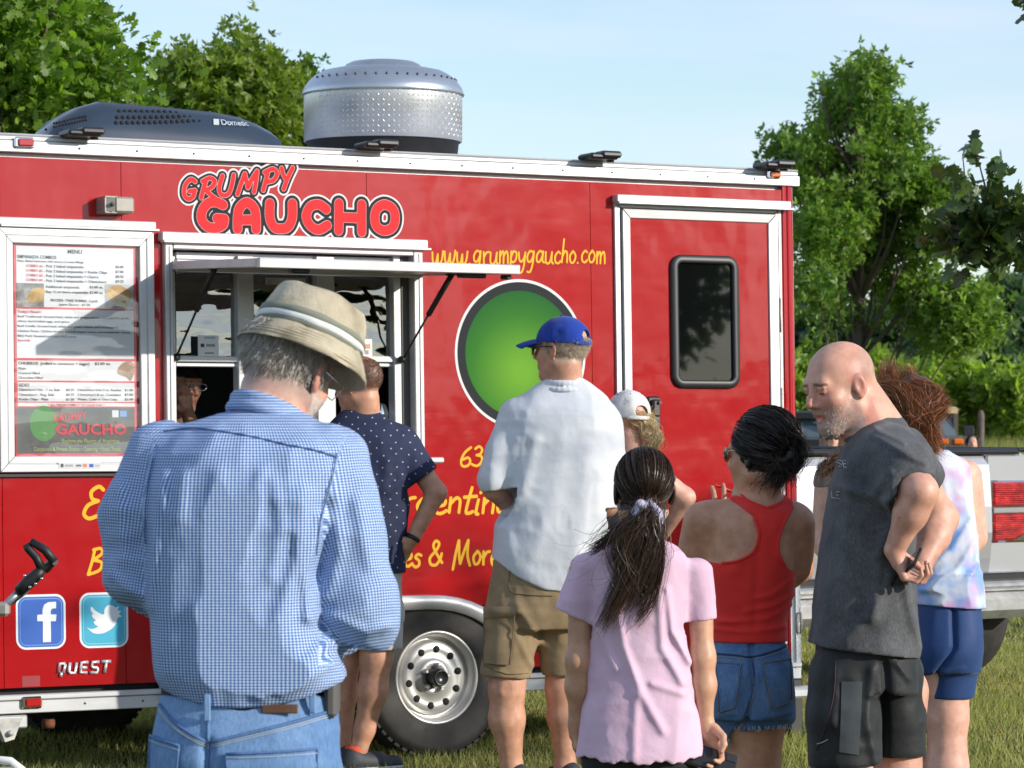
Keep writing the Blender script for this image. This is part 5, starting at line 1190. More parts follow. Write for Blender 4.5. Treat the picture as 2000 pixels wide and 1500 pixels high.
# ================================================================ tan-roofed off-roader and dark car far back
def far_vehicle(name, px, Y, label, cat, body, roof, rot, wid=1.85, hgt=1.86, amber=False):
    M = Matrix.Translation((W(px, 840, Y).x, Y, 0)) @ Matrix.Rotation(rot, 4, 'Z'); r = empty(name, label=label, cat=cat); r.matrix_world = M
    w = wid/2; dk = simple('dark_glass', (.10, .13, .15), .08, coat=1.); bd = simple('vehicle_body', body, .4, coat=.5)
    def lb(nm, rows, m_): return loftbox(nm, rows, m_, r)
    lb('body', [(0, -w, w, .45, 1.30), (1.2, -w, w, .42, 1.34), (4.1, -w, w, .45, 1.3)], bd); lb('roof', [(1.3, -w+.08, w-.08, hgt-.12, hgt-.03), (1.5, -w+.08, w-.08, hgt-.12, hgt), (4.0, -w+.08, w-.08, hgt-.12, hgt)], simple('tan_top', roof, .6))
    lb('windshield', [(1.16, -w+.12, w-.12, 1.2, 1.22), (1.42, -w+.16, w-.16, 1.2, hgt-.13)], dk); lb('cabin', [(1.45, -w+.10, w-.10, 1.2, hgt-.13), (3.95, -w+.10, w-.10, 1.2, hgt-.13)], simple('cabin_dark', (.02, .02, .02), .3))
    for s_ in (-1, 1):
        MB().box((s_*(w-.12)-.04, 1.28, 1.2), (s_*(w-.12)+.04, 1.34, hgt-.12)).build('windshield_post', bd, r); MB().box((s_*(w+.12)-.1, 1.3, 1.3), (s_*(w+.12)+.1, 1.38, 1.52), bev=.02).build('mirror', M_BLK_PL, r)
        for y in (.75, 3.3):
            mb = MB(); mb.lathe([(.15, -.12), (.36, -.12), (.38, -.08), (.38, .08), (.36, .12), (.15, .12), (0, .1)], Matrix.Translation((s_*(w-.1), y, .38)) @ Matrix.Rotation(math.pi/2, 4, 'Y'), 24); mb.build('wheel', M_TYRE, r)
        mb = MB(); mb.lathe([(0, .03), (.09, .02), (.1, 0)], Matrix.Translation((s_*.6, -.005, .85)) @ Matrix.Rotation(math.pi/2, 4, 'X'), 16); mb.build('headlight', M_CHROME, r)
    if amber:
        for i in range(6): MB().box((-.62+i*.27, -.04, 1.19), (-.45+i*.27, -.002, 1.29), bev=.02).build('amber_light', M_AMBER, r)
    else: MB().box((-.5, -.03, .7), (.5, -.001, .95), bev=.02).build('grille', M_BLK_PL, r)
    MB().box((-w, -.16, .42), (w, -.005, .6), bev=.03).build('bumper', M_BLK_PL, r); return r
far_vehicle('off_roader', 1812, 58, 'tan-topped off-roader with a row of amber lights behind auburn hair', 'off-roader', (.10, .08, .05), (.55, .38, .22), .10, amber=True)
far_vehicle('parked_car', 1480, 50, 'black off-roader parked beyond the trailer corner', 'off-roader', (.015, .017, .02), (.02, .022, .025), -.2, hgt=1.74)

# stroller: handle grips and a wheel at the left frame edge
YS = 10.0
sw = empty('stroller', tuple(W(-60, 0, YS).xy)+(0,), label='grey stroller with black foam handles at the left frame edge', cat='stroller'); so = Vector((*W(-60, 0, YS).xy, 0))
def c4w(x, y, Y=YS): return W(x*.4, 900+y*.4, Y)-so
mb = MB(); mb.tube([c4w(-160, 860), c4w(-60, 760), c4w(30, 700), c4w(90, 640)], .011, 10); mb.tube([c4w(-60, 760)+Vector((0, .45, .02)), c4w(20, 700)+Vector((0, .45, .02)), c4w(84, 650)+Vector((0, .1, 0))], .011, 10); mb.tube([c4w(-160, 860), c4w(-200, 1400)], .011, 8); mb.tube([c4w(-160, 860)+Vector((0, .4, 0)), c4w(-120, 1420)+Vector((0, .3, 0))], .011, 8); mb.build('frame', simple('grey_tube', (.32, .35, .38), .3, .6), sw)
mb = MB(); mb.tube([c4w(88, 640), c4w(130, 602), c4w(180, 556), c4w(208, 530)], [.017, .02, .019, .014], 12); mb.tube([c4w(205, 530), c4w(176, 470), c4w(140, 432), c4w(126, 408)], [.014, .013, .0125, .012], 10); mb.build('handle', M_BLACK, sw)
mb = MB(); mb.tube([c4w(205, 530)+Vector((0, .08, .0)), c4w(250, 495)+Vector((0, .02, 0)), c4w(268, 492)], [.016, .013, .011], 10); mb.tube([c4w(266, 494), c4w(220, 435), c4w(150, 392)], [.014, .0135, .0115], 10); mb.build('handle', M_BLACK, sw)
for x, y in ((150, 616), (178, 600), (208, 574), (126, 560)):
    p = c4w(x, y)+Vector((0, -.018, 0)); mb = MB(); mb.lathe([(0, .004), (.004, .003), (.005, 0)], Matrix.Translation(p) @ Matrix.Rotation(math.pi/2, 4, 'X'), 8); mb.build('screw', M_CHROME, sw)
mb = MB(); mb.box(c4w(-30, 760)+Vector((0, -.02, 0)), c4w(46, 690)+Vector((0, .03, 0)), bev=.01); mb.build('clamp', M_GREYPL, sw)
pw = c4w(-20, 1530)
mb = MB(); mb.lathe([(.085, -.02), (.11, -.02), (.115, 0), (.11, .02), (.085, .02)], Matrix.Translation((pw.x, pw.y, .115)) @ Matrix.Rotation(math.pi/2, 4, 'X'), 30); wl_ = mb.build('wheel', M_TYRE, sw)
mb = MB(); 
for k in range(6): mb.tube([(pw.x, pw.y, .115), (pw.x+.09*math.cos(k*1.047), pw.y, .115+.09*math.sin(k*1.047))], .008, 6)
mb.build('spokes', M_PW, wl_)
YC = 9.7; ps = W(8, 1500, YC)-so; mb = MB(); mb.box(ps+Vector((-.06, -.03, -.05)), ps+Vector((.05, .05, .0)), bev=.02); mb.tube([ps+Vector((-.08, 0, .03)), ps+Vector((.02, 0, .02)), ps+Vector((.07, .0, -.02))], .012, 8); mb.build('footrest', M_PW, sw)
# ================================================================ people: shared builders
class Person:
    def __init__(s, px, spx, label, name='person', group=None):
        s.Y = FPX/spx; s.s = spx; b = W(px, 840, s.Y); s.base = np.array([b.x, b.y, 0.]); s.px0 = px
        s.root = empty(name, tuple(s.base), label=label, cat='person', group=group)
    def J(s, px, py, dy=0.): p = W(px, py, s.Y+dy); return np.array([p.x, p.y, p.z])
    def K(s, px, z, dy=0.): p = s.J(px, 840, dy); p[2] = z; return p
    def rows(s, R, m=4):
        """(py, left px, right px, depth centre, half depth) -> dense loft keys"""
        out = []
        for py, l, r, dc, b in R:
            a = s.J(l, py, dc); c = s.J(r, py, dc); out.append((a[2], (a[0]+c[0])/2, s.Y+dc, (c[0]-a[0])/2, b))
        return smooth_keys(out, m)
    def add(s, name, parts, mat, col=None, uv=None, smooth=True, parent=None, **k):
        """parts: list of (f, lo, hi, h)"""
        V, Q = join([surface(*p) for p in parts]) if isinstance(parts, list) else parts
        me = np_mesh(name, V-s.base, Q, smooth)
        if col is not None: add_color(me, 'col', col(V))
        if uv is not None: add_uv(me, 'weave', uv(V))
        return link(name, me, mat, parent or s.root, **k)
    def mb(s, mb, name, mat, parent=None, **k):
        mb.v = [tuple(np.array(p)-s.base) for p in mb.v]; return mb.build(name, mat, parent or s.root, **k)

def skin_mat(name='skin'):
    m, nt, b = new_mat(name); a = N(nt, 'Attribute'); a.attribute_name = 'col'
    n = noise(nt, 28, 5, .6); r = ramp(nt, n.outputs[0], [(.3, (.80, .72, .69)), (.72, (1.10, 1.07, 1.05))]); c = mixc(nt, 1, a.outputs['Color'], r.outputs[0], 'MULTIPLY')
    nt.links.new(c, b.inputs['Base Color']); b.inputs['Roughness'].default_value = .48; b.inputs['Subsurface Weight'].default_value = .12; b.inputs['Subsurface Radius'].default_value = (.012, .004, .002); b.inputs['Subsurface Scale'].default_value = 1.
    n2 = noise(nt, 260, 3); bump(nt, b, n2.outputs[0], .35, .0015); return m
M_SKIN = skin_mat(); M_HAIR = attr_mat('hair', rough=.38, trans=.12, spec=.5)
def cloth(name, col, col2=None, weave=900, bmp=.25, rough=.85, var=.12, vs=9, heather=None):
    m, nt, b = new_mat(name); n = noise(nt, vs, 5, .6); r = ramp(nt, n.outputs[0], [(.3, tuple(c*(1-var) for c in col)), (.7, tuple(c*(1+var) for c in (col2 or col)))]); c = r.outputs[0]
    if heather:
        h = noise(nt, 240, 3, .7, stretch=(1, 1, .35)); r2 = ramp(nt, h.outputs[0], [(.35, (1-heather,)*3), (.65, (1+heather,)*3)]); c = mixc(nt, 1, c, r2.outputs[0], 'MULTIPLY')
    nt.links.new(c, b.inputs['Base Color']); b.inputs['Roughness'].default_value = rough; b.inputs['Specular IOR Level'].default_value = .25; b.inputs['Sheen Weight'].default_value = .15
    n2 = noise(nt, weave, 2); n3 = noise(nt, 26, 4, .6); h2 = mth(nt, 'ADD', mth(nt, 'MULTIPLY', n2.outputs[0], .12), n3.outputs[0]); bump(nt, b, h2, bmp, .006); return m
def denim(name, c0, c1):
    m, nt, b = new_mat(name); n = noise(nt, 5, 5, .6); r = ramp(nt, n.outputs[0], [(.3, c0), (.7, c1)]); w = N(nt, 'TexWave'); w.wave_type = 'BANDS'; w.bands_direction = 'DIAGONAL'; w.inputs['Scale'].default_value = 260; w.inputs['Distortion'].default_value = 2
    tc = N(nt, 'TexCoord'); nt.links.new(tc.outputs['Object'], w.inputs[0]); n4 = noise(nt, 300, 3, .6, stretch=(1, 1, .15)); r4 = ramp(nt, n4.outputs[0], [(.3, (.78,)*3), (.7, (1.18,)*3)])
    nt.links.new(mixc(nt, 1, r.outputs[0], r4.outputs[0], 'MULTIPLY'), b.inputs['Base Color']); b.inputs['Roughness'].default_value = .85; b.inputs['Specular IOR Level'].default_value = .2
    n3 = noise(nt, 22, 4, .6); bump(nt, b, mth(nt, 'ADD', mth(nt, 'MULTIPLY', w.outputs[1], .05), n3.outputs[0]), .3, .008); return m

SK = {'light': (.74, .45, .34), 'tan': (.62, .34, .225), 'pink': (.74, .43, .33), 'brown': (.58, .31, .19), 'olive': (.60, .35, .225)}
class Head:
    """centre between the ears, local x = person's right, y = forward, z = up"""
    def __init__(s, c, fwd, up=(0, 0, 1), size=1.):
        s.c = np.array(c, float); s.R = frame(fwd, up); s.k = size
    def loc(s, P): return ((P-s.c)@s.R)/s.k
    def pt(s, x, y, z): return s.c+s.R@(np.array([x, y, z])*s.k)
    def sdf(s, ears=True, smile=False):
        cr = ell((0, -.014, .036), (.0765, .099, .086)); fc = ell((0, .032, -.032), (.060, .062, .078))
        P_ = [cr, fc, cap((.045, -.002, -.052), (.014, .062, -.097), .026, .021), cap((-.045, -.002, -.052), (-.014, .062, -.097), .026, .021),
              ell((.036, .052, -.020), (.027, .026, .026)), ell((-.036, .052, -.020), (.027, .026, .026)), cap((-.034, .076, .031), (.034, .076, .031), .013), cap((0, .060, -.095), (0, .070, -.092), .021)]
        base = smin(.022, *P_); nose = smin(.007, cap((0, .087, .020), (0, .110, -.018), .0075, .0115), ell((.0115, .098, -.024), (.0085, .011, .008)), ell((-.0115, .098, -.024), (.0085, .011, .008)))
        lips = smin(.004, cap((-.021, .086, -.054), (.021, .086, -.054), .0065), cap((-.017, .087, -.064), (.017, .087, -.064), .007)); slit = cap((-.024, .098, -.0585), (.024, .098, -.0585), .0065)
        if smile:
            lips = smin(.004, *[cap((x*.027, .080, -.049), (0, .088, -.0545), .0052, .006) for x in (-1, 1)], *[cap((x*.025, .080, -.052), (0, .087, -.069), .005, .0075) for x in (-1, 1)])
            slit = smin(.002, *[cap((x*.029, .092, -.0505), (0, .096, -.0612), .0035, .0075) for x in (-1, 1)]); base = smin(.014, base, ell((.040, .060, -.016), (.022, .022, .017)), ell((-.040, .060, -.016), (.022, .022, .017)))
        def f(P):
            Q = s.loc(P); d = base(Q); near = (Q[:, 1] > .02) & (np.abs(d) < .05)
            if near.any():
                q = Q[near]; e = d[near]
                for x in (-.031, .031):
                    e = smaxd(e, -(np.linalg.norm((q-np.array([x, .097, .010]))/np.array([1.25, 1, .95]), axis=1)-.015), .012)
                    e = np.minimum(e, np.linalg.norm(q-np.array([x, .0765, .010]), axis=1)-.0125)
                    e = smin(.004, lambda _: e, ell((x, .083, .019), (.017, .008, .0055)))(q)
                e = smin(.012, lambda _: e, nose)(q); e = smin(.006, lambda _: e, lips)(q)
                e = smaxd(e, -(slit(q)), .003)
                d = d.copy(); d[near] = e
            if ears:
                for x in (-1, 1):
                    m = (np.abs(Q[:, 0]*x-.08) < .05) & (np.abs(Q[:, 1]) < .07)
                    if m.any():
                        q = Q[m]-np.array([x*.0785, -.010, .0]); a = .35*x; q2 = q.copy(); q2[:, 0] = q[:, 0]*math.cos(a)+q[:, 1]*math.sin(a); q2[:, 1] = -q[:, 0]*math.sin(a)+q[:, 1]*math.cos(a)
                        ear = ell((0, 0, 0), (.0075, .0185, .032))(q2); lobe = ell((0, .004, -.024), (.0065, .010, .012))(q2); ear = np.minimum(ear, lobe)
                        ear = smaxd(ear, -(ell((x*.008, .002, .003), (.006, .0105, .019))(q2)), .004)
                        d = d.copy(); h = smin(.008, lambda _: d[m], lambda _: ear)(q2); d[m] = h
            return d*s.k
        return f
    def box(s, pad=.0): r = .15*s.k+pad; return s.c-r, s.c+r

def skin_color(base, heads=(), scalp=None, beard=None, blush=.25, lips=(.50, .15, .12), down=False):
    base = np.array(base)
    def col(V):
        n = vnoise(V, 9, 2)[:, None]; C = base*(1+.10*n)*np.array([1, 1-.0, 1]); C = C*(1+.06*vnoise(V, 45, 3)[:, None])
        for H in heads:
            Q = H.loc(V); ins = (np.abs(Q) < .17).all(1)
            if not ins.any(): continue
            q = Q[ins]; c = C[ins]
            red = np.exp(-((np.abs(q[:, 0])-.036)**2+(q[:, 1]-.075)**2+(q[:, 2]+.015)**2)/.0007)+np.exp(-(q[:, 0]**2+(q[:, 1]-.11)**2+(q[:, 2]+.02)**2)/.0003)+.9*np.exp(-((np.abs(q[:, 0])-.08)**2)/.00015)*(np.abs(q[:, 1]+.01) < .03)
            c = c*(1-blush*np.clip(red, 0, 1)[:, None]*np.array([.1, .7, .7]))
            lp = (np.abs(q[:, 0]) < .024)*np.exp(-((q[:, 2]+.0585)**2)/.00007)*(q[:, 1] > .083); c = c*(1-lp[:, None])+np.array(lips)*lp[:, None]
            for x in (-.031, .031):          # eyes with lashes and brows
                r = np.linalg.norm(q-np.array([x, .0765, .010]), axis=1); ey = (r < .0150) & (q[:, 1] > .081)
                op = ey & (np.abs(q[:, 2]-.008) < (-1 if down else .0042)); c[op] = np.array([.5, .47, .45]); ir = op & (np.abs(q[:, 0]-x) < .005); c[ir] = np.array([.05, .03, .02]); ls = ey & (np.abs(q[:, 2]-(.0045 if down else .0125)) < .0018); c[ls] = np.array([.06, .035, .03])
                br = (np.abs(q[:, 0]-x) < .019) & (np.abs(q[:, 2]-.0305+.12*(np.abs(q[:, 0])-.03)) < .0035) & (q[:, 1] > .06); c[br] = c[br]*.42
            if scalp is not None: w, sc = scalp(q); c = c*(1-w[:, None])+np.array(sc)*w[:, None]
            if beard is not None: w, sc = beard(q); nn = .75+.5*np.random.default_rng(1).random(len(q)); c = c*(1-w[:, None])+(np.array(sc)*nn[:, None])*w[:, None]
            C[ins] = c
        return np.clip(C, .01, .9)
    return col
def neck(H, base, r=.056, rb=.066, back=.0): return cap(H.pt(0, -.022, -.055), base, r*H.k, rb)

def hand_sdf(wr, d, nrm, side=1, curl=.5, size=1., spread=.12, thumb=.6):
    """wrist point, direction of fingers, palm normal; side=+1 thumb to cross(d, nrm)"""
    wr = np.array(wr, float); d = vx(Vector(d).normalized()); nrm = np.array(nrm, float); nrm -= d*(nrm@d); nrm /= np.linalg.norm(nrm); t = np.cross(d, nrm)*side; k = size
    L = []
    def P(a, b, c): return wr+(d*a+t*b+nrm*c)*k
    L.append(cap(P(.0, .0, 0), P(.035, .0, 0), .024*k, .024*k))
    for j in range(4): L.append(cap(P(.02, .012-.008*j, 0), P(.082-.004*abs(j-1), .030-.0195*j, 0), .015*k, .0115*k))
    ln = (.092, .104, .096, .076)
    pts_all = []
    for j in range(4):
        o = P(.082-.004*abs(j-1), .030-.0195*j, 0); a = spread*(1.2-j); dd = d*math.cos(a)+t*math.sin(a); ang = 0; p = o; r = .0098-.0006*j; pts = [o]
        for q, fr in enumerate((.45, .31, .24)):
            ang += curl*(.9, 1.25, .9)[q]; dv = dd*math.cos(ang)+nrm*math.sin(ang); n_ = p+dv*ln[j]*fr*k; L.append(cap(p, n_, r*k, (r-.0012)*k)); p = n_; r -= .001; pts.append(p)
        pts_all.append(pts)
    o = P(.018, .026, .004); a = P(.048, .052, .012+.012*thumb); b = P(.072, .060-.012*thumb, .02+.03*thumb); c = P(.092, .056-.026*thumb, .03+.034*thumb)
    L += [cap(o, a, .0155*k, .0125*k), cap(a, b, .0118*k, .0105*k), cap(b, c, .0105*k, .008*k)]
    palm = smin(.010*k, *L[:5]); allf = [palm]+L[5:]
    f = smin(.0035*k, *allf); pts = [wr]+[p for q in pts_all for p in q]+[a, b, c]
    return f, pts
def part(f, pts, pad, h): lo, hi = bounds(pts, pad); return (f, lo, hi, h)

def wrinkle(seed=0, amp=.006, vert=(13, 13, 3.2), amp2=.0025, folds=(), P0=None):
    """cloth relief: long soft drapes, small creases and explicit folds [(pts3d, width, amp)]"""
    F_ = [([np.array(q) for q in pts], w, a) for pts, w, a in folds]
    def g(P):
        wv = P+.03*np.stack([vnoise(P, 3, seed+5), vnoise(P, 3, seed+6), vnoise(P, 3, seed+7)], 1)
        r = -np.abs(vnoise(wv, vert, seed))+.35; d = amp*r+amp2*(ridged(wv, (16, 16, 20), seed+1)-.4)+amp2*.25*(ridged(wv, (34, 34, 26), seed+3)-.4)
        for pts, w, a in F_:
            e = np.full(len(P), 9.)
            for p, q in zip(pts, pts[1:]):
                pq = q-p; pq = np.array([pq[0], 0, pq[2]]); X = P-p; X = X*np.array([1, 0, 1]); t = np.clip(X@pq/max(pq@pq, 1e-9), 0, 1); e = np.minimum(e, np.linalg.norm(X-t[:, None]*pq, axis=1))
            d = d+a*np.exp(-(e/w)**2)*(1+0*e)
        return d
    return g
def garment(base, relief=None, cuts=(), hem=None, wall=.012):
    """base solid, relief displacement, cuts [(point, outward normal, radius)] = open cuffs; hem(P) -> positive outside"""
    def f(P):
        d = base(P); near = np.abs(d) < .12
        if relief is not None and near.any():
            d = d.copy(); d[near] -= relief(P[near])
        d0 = d
        for p, n, R in cuts:
            p = np.array(p, float); n = np.array(n, float)/np.linalg.norm(n); t = (P-p)@n; m = np.linalg.norm(P-p, axis=1) < R
            e = np.maximum(d, t); cav = np.maximum(d0+wall, -(t+.035)); e = np.maximum(e, -cav); d = np.where(m, e, d)
        if hem is not None:
            h = hem(P); d = np.maximum(d, h); cav = np.maximum(d0+wall, -(h+.03)); d = np.maximum(d, -cav)
        return d
    return f

# ---- hair strands as thin ribbons
def ribbons(name, L, width, c0, c1, seed=0):
    """L (n, k, 3) polylines -> mesh with colour"""
    r = np.random.default_rng(seed); n, k, _ = L.shape
    T = np.gradient(L, axis=1); T /= np.linalg.norm(T, axis=2)[..., None]+1e-9
    a = r.normal(0, 1, (n, 1, 3)); a = a+np.array([0, -1.2, 0])*0; S_ = np.cross(T, a); S_ /= np.linalg.norm(S_, axis=2)[..., None]+1e-9
    w = width*np.linspace(1, .35, k)[None, :, None]*r.uniform(.7, 1.3, (n, 1, 1))
    V = np.stack([L-S_*w, L+S_*w], 2).reshape(-1, 3)
    i = (np.arange(n)[:, None]*k+np.arange(k-1)[None])*2; Q = np.stack([i, i+1, i+3, i+2], -1).reshape(-1, 4)
    me = np_mesh(name, V, Q, True); t = r.random(n)[:, None]; C = np.array(c0)*(1-t)+np.array(c1)*t; C = C*r.uniform(.75, 1.25, (n, 1)); add_color(me, 'col', np.repeat(C, 2*k, 0)); return me
def guide_strands(guides, n, spread, seed=0, k=10, curl=0., tip=1.6, frizz=0.):
    """guides: list of (points, radius); strands follow one guide with an offset that opens towards the tip"""
    r = np.random.default_rng(seed); out = []
    for g, rad in guides:
        C = np.array(crom([np.array(p, float) for p in g], 6)); t = np.linspace(0, 1, len(C)); T = np.linspace(0, 1, k); m = int(n*rad/sum(x[1] for x in guides))
        B = np.stack([np.interp(T, t, C[:, i]) for i in range(3)], 1)
        o = r.normal(0, 1, (m, 1, 3)); o2 = r.normal(0, 1, (m, 1, 3)); w = (1-T+T*tip)[None, :, None]; sc = r.uniform(.6, 1.1, (m, 1, 1))
        ph = r.uniform(0, 6.28, (m, 1, 1)); L = B[0]+(B[None]-B[0])*sc+o*rad*spread*w+o2*rad*spread*.5*T[None, :, None]**1.5
        L = L+curl*np.sin(T[None, :, None]*7+ph)*T[None, :, None]*o2+frizz*r.normal(0, 1, L.shape); out.append(L)
    return np.concatenate(out)
def scalp_strands(H, n, mask, length, flow, seed=0, k=5, lift=.35, offs=.004, frizz=.002):
    """short hair: roots on the skull ellipsoid where mask(q) holds; flow(q) -> local direction"""
    r = np.random.default_rng(seed); u = r.normal(0, 1, (n*4, 3)); u /= np.linalg.norm(u, axis=1)[:, None]
    q = np.array([0, -.014, .036])+u*np.array([.0765, .099, .086]); lo = (q[:, 2] < 0); q[lo, 0] *= 1-.25*np.clip(-q[lo, 2]/.06, 0, 1)
    m = mask(q, r); q = q[m][:n]; u = u[m][:n]; fl = flow(q); fl = fl+r.normal(0, .25, fl.shape); fl /= np.linalg.norm(fl, axis=1)[:, None]
    T = np.linspace(0, 1, k)[None, :, None]; ln = length*r.uniform(.6, 1.2, (len(q), 1, 1)); dirs = fl+u*lift; dirs /= np.linalg.norm(dirs, axis=1)[:, None]
    L = q[:, None]+u[:, None]*offs+dirs[:, None]*T*ln-u[:, None]*(T**2)*ln*lift*.6+r.normal(0, frizz, (len(q), k, 3))*T
    return H.c+(L*H.k)@H.R.T
def add_strands(P, name, L, width, c0, c1, seed=0, parent=None, **k):
    me = ribbons(name, L-P.base, width, c0, c1, seed); return link(name, me, M_HAIR, parent or P.root, kind='stuff', **k)
def shoe(P, x, z0, dy, d, mat, lab=None, size=1., sole=None):
    """x px, heel to toe direction d"""
    a = P.K(x, .0, dy); d = np.array([d[0], d[1], 0.]); d /= np.linalg.norm(d); k = size
    f = smin(.03, cap(a+np.array([0, 0, .055*k])-d*.03, a+np.array([0, 0, .075*k])-d*.03, .04*k), cap(a-d*.04+np.array([0, 0, .04*k]), a+d*.17*k+np.array([0, 0, .035*k]), .04*k, .036*k), cap(a+np.array([0, 0, .06*k]), a+d*.08*k+np.array([0, 0, .05*k]), .038*k))
    g = lambda Q: np.maximum(f(Q), .012-Q[:, 2]); o_ = P.add('shoe', [(g, *bounds([a-d*.1, a+d*.24, a+np.array([0, 0, .13])], .06), .006)], mat)
    g2 = lambda Q: np.maximum(np.maximum(f(Q*np.array([1, 1, 1]))-.004, Q[:, 2]-.03), -Q[:, 2]); P.add('sole', [(g2, *bounds([a-d*.1, a+d*.24, a+np.array([0, 0, .05])], .06), .006)], sole or M_SOLE, parent=o_); return o_
M_SOLE = simple('pale_sole', (.6, .6, .58), .6); M_SHOE = simple('dark_shoe', (.03, .035, .045), .6, var=.2)
def cutz(P, z): return P[:, 2]-z
def tube_chain(pts, rs, k=.02): return chain(pts, rs, k), pts
def stitch(P, name, pts, mat, r=.0009, n=5, surf=None): mb = MB(); mb.tube([Vector(p) for p in pts], r, n); return P.mb(mb, name, mat)
def project(f, p, d=(0, 1, 0), rng=.5, off=.0):
    """march from in front of the surface along d until f < off"""
    p = np.array(p, float); d = np.array(d, float); d /= np.linalg.norm(d); q = p-d*rng
    for _ in range(80):
        v = float(f(q[None])[0])-off
        if v < .0008: break
        q = q+d*max(v*.5, .0006)
        if (q-p)@d > rng: break
    return q
# ================================================================ the customers
# ---- 1. man in checked shirt and bucket hat, nearest to the camera
A = Person(480, 1060, 'tall man in blue checked shirt, khaki bucket hat and light jeans seen from behind')
J = A.J
hd = Head(J(562, 722, .12), (.42, .84, -.36), (.36, .30, .86), 1.0)
nk = neck(hd, J(525, 830, .05), .060, .072); hs = hd.sdf()
body = smin(.02, hs, nk)
legsA = smin(.05, chain([A.K(398, .90), A.K(392, .5, .01), A.K(388, .09, .02)], [.075, .055, .04]), chain([A.K(572, .90), A.K(578, .5, .01), A.K(582, .09, .02)], [.075, .055, .04]))
torsoA = loft(A.rows([(800, 470, 570, .06, .05), (840, 345, 625, .05, .09), (930, 310, 650, .01, .10), (1100, 306, 605, 0, .10), (1300, 330, 640, 0, .11), (1480, 325, 640, 0, .10)]))
armL = [J(305, 880, .02), J(262, 1130, -.01), J(345, 1190, .24)]; armR = [J(655, 900, .02), J(702, 1180, -.01), J(630, 1235, .24)]
hL, pL = hand_sdf(J(345, 1190, .24), (.6, .5, .2), (0, .4, -1), 1, .6); hR, pR = hand_sdf(J(630, 1235, .24), (-.6, .5, .25), (0, .4, -1), -1, .6)
gray = lambda q: (np.clip(((q[:, 2] > -.075) & (q[:, 1] < .02) & (np.abs(q[:, 0]) < .078)).astype(float)*np.clip(1-(-.045-q[:, 2])/.05, 0, 1)*.72*np.clip((.03-q[:, 1])/.03, 0, 1), 0, 1), (.30, .27, .25))
brdA = lambda q: (((q[:, 1] > .01) & (q[:, 2] < -.03)).astype(float)*.75, (.55, .52, .50))
A.add('body', [(body, *bounds([hd.c, J(525, 830, .05)], .16), .004), (smin(.03, torsoA, legsA), *bounds([A.K(300, .05, -.2), A.K(700, 1.5, .2)], .05), .009), part(smin(.01, chain(armL, [.05, .042, .028]), hL), armL+pL, .06, .006), part(smin(.01, chain(armR, [.05, .042, .028]), hR), armR+pR, .06, .006)], M_SKIN, skin_color(SK['pink'], [hd], gray, brdA))
mk = lambda q, r: (q[:, 2] < .06) & (q[:, 2] > -.03+.0*q[:, 0]) & (q[:, 1] < .03-.3*np.abs(q[:, 2])) & (r.random(len(q)) < np.clip((q[:, 2]+.035)/.03, .15, 1))
add_strands(A, 'hair', scalp_strands(hd, 2600, mk, .026, lambda q: np.c_[q[:, 0]*2, -.2+0*q[:, 0], -1+0*q[:, 0]], 1, lift=.25), .0007, (.30, .27, .24), (.62, .60, .57), 3)
r_ = np.random.default_rng(4); n_ = 900; q = np.c_[r_.choice([-1, 1], n_)*r_.uniform(.03, .062, n_), r_.uniform(.0, .06, n_), r_.uniform(-.105, -.04, n_)]; T_ = np.linspace(0, 1, 4)[None, :, None]; Lb = q[:, None]+T_*.014*np.array([0, .3, -1])+r_.normal(0, .003, (n_, 4, 3))*T_+np.c_[np.sign(q[:, 0])*.004, 0*q[:, 0], 0*q[:, 0]][:, None]
add_strands(A, 'beard', hd.c+Lb@hd.R.T, .0006, (.5, .47, .44), (.75, .73, .70), 5)
# shirt
SHA = A.rows([(800, 464, 588, .07, .065), (816, 404, 612, .06, .10), (836, 342, 642, .05, .125), (870, 304, 672, .03, .14), (930, 292, 672, .01, .145), (1000, 288, 652, 0, .145), (1100, 288, 624, 0, .145), (1200, 292, 632, 0, .15), (1285, 302, 660, 0, .158), (1325, 312, 672, 0, .15), (1358, 330, 655, 0, .135), (1400, 345, 640, 0, .12)])
slv = [smin(.03, cap(J(308, 884, .02), J(262, 1010, .0), .060, .055), cap(J(262, 1010, 0), J(262, 1128, -.01), .056, .056), cap(J(262, 1128, -.01), J(345, 1170, .20), .052, .048)),
       smin(.03, cap(J(652, 905, .02), J(676, 1040, .0), .068, .064), cap(J(676, 1040, 0), J(694, 1168, -.01), .064, .071), cap(J(694, 1168, -.01), J(735, 1225, .0), .062, .040), cap(J(705, 1180, -.01), J(640, 1235, .20), .066, .054))]
shb = smin(.028, loft(SHA, 2.5), *slv)
hemz = lambda P: (CAMZ+(HZ-(1330+42*np.clip(1-((P[:, 0]-J(480, 840)[0])/.175)**2, -.3, 1)))/A.s)-P[:, 2]
FD = [([J(520, 925), J(505, 1010), J(470, 1090)], .012, .008), ([J(600, 960), J(598, 1060), J(560, 1180), J(530, 1300)], .014, .011), ([J(545, 940), J(560, 1020), J(540, 1120)], .012, .008), ([J(440, 925), J(432, 1000)], .014, .007), ([J(632, 1010), J(606, 1120), J(612, 1200)], .012, .012),
      ([J(330, 930), J(318, 1040), J(300, 1180)], .012, .007), ([J(400, 1180), J(460, 1300), J(520, 1340)], .014, .006), ([J(640, 1250), J(600, 1300), J(520, 1340)], .013, .009), ([J(650, 1290), J(560, 1340)], .010, .008), ([J(660, 960), J(665, 1080), J(640, 1160)], .012, .008), ([J(700, 980), J(725, 1100)], .012, .007), ([J(650, 1200), J(720, 1230), J(760, 1220)], .010, .010), ([J(225, 1120), J(280, 1160)], .010, .007), ([J(240, 960), J(250, 1080)], .012, .006), ([J(370, 930), J(365, 1010)], .012, .006)]
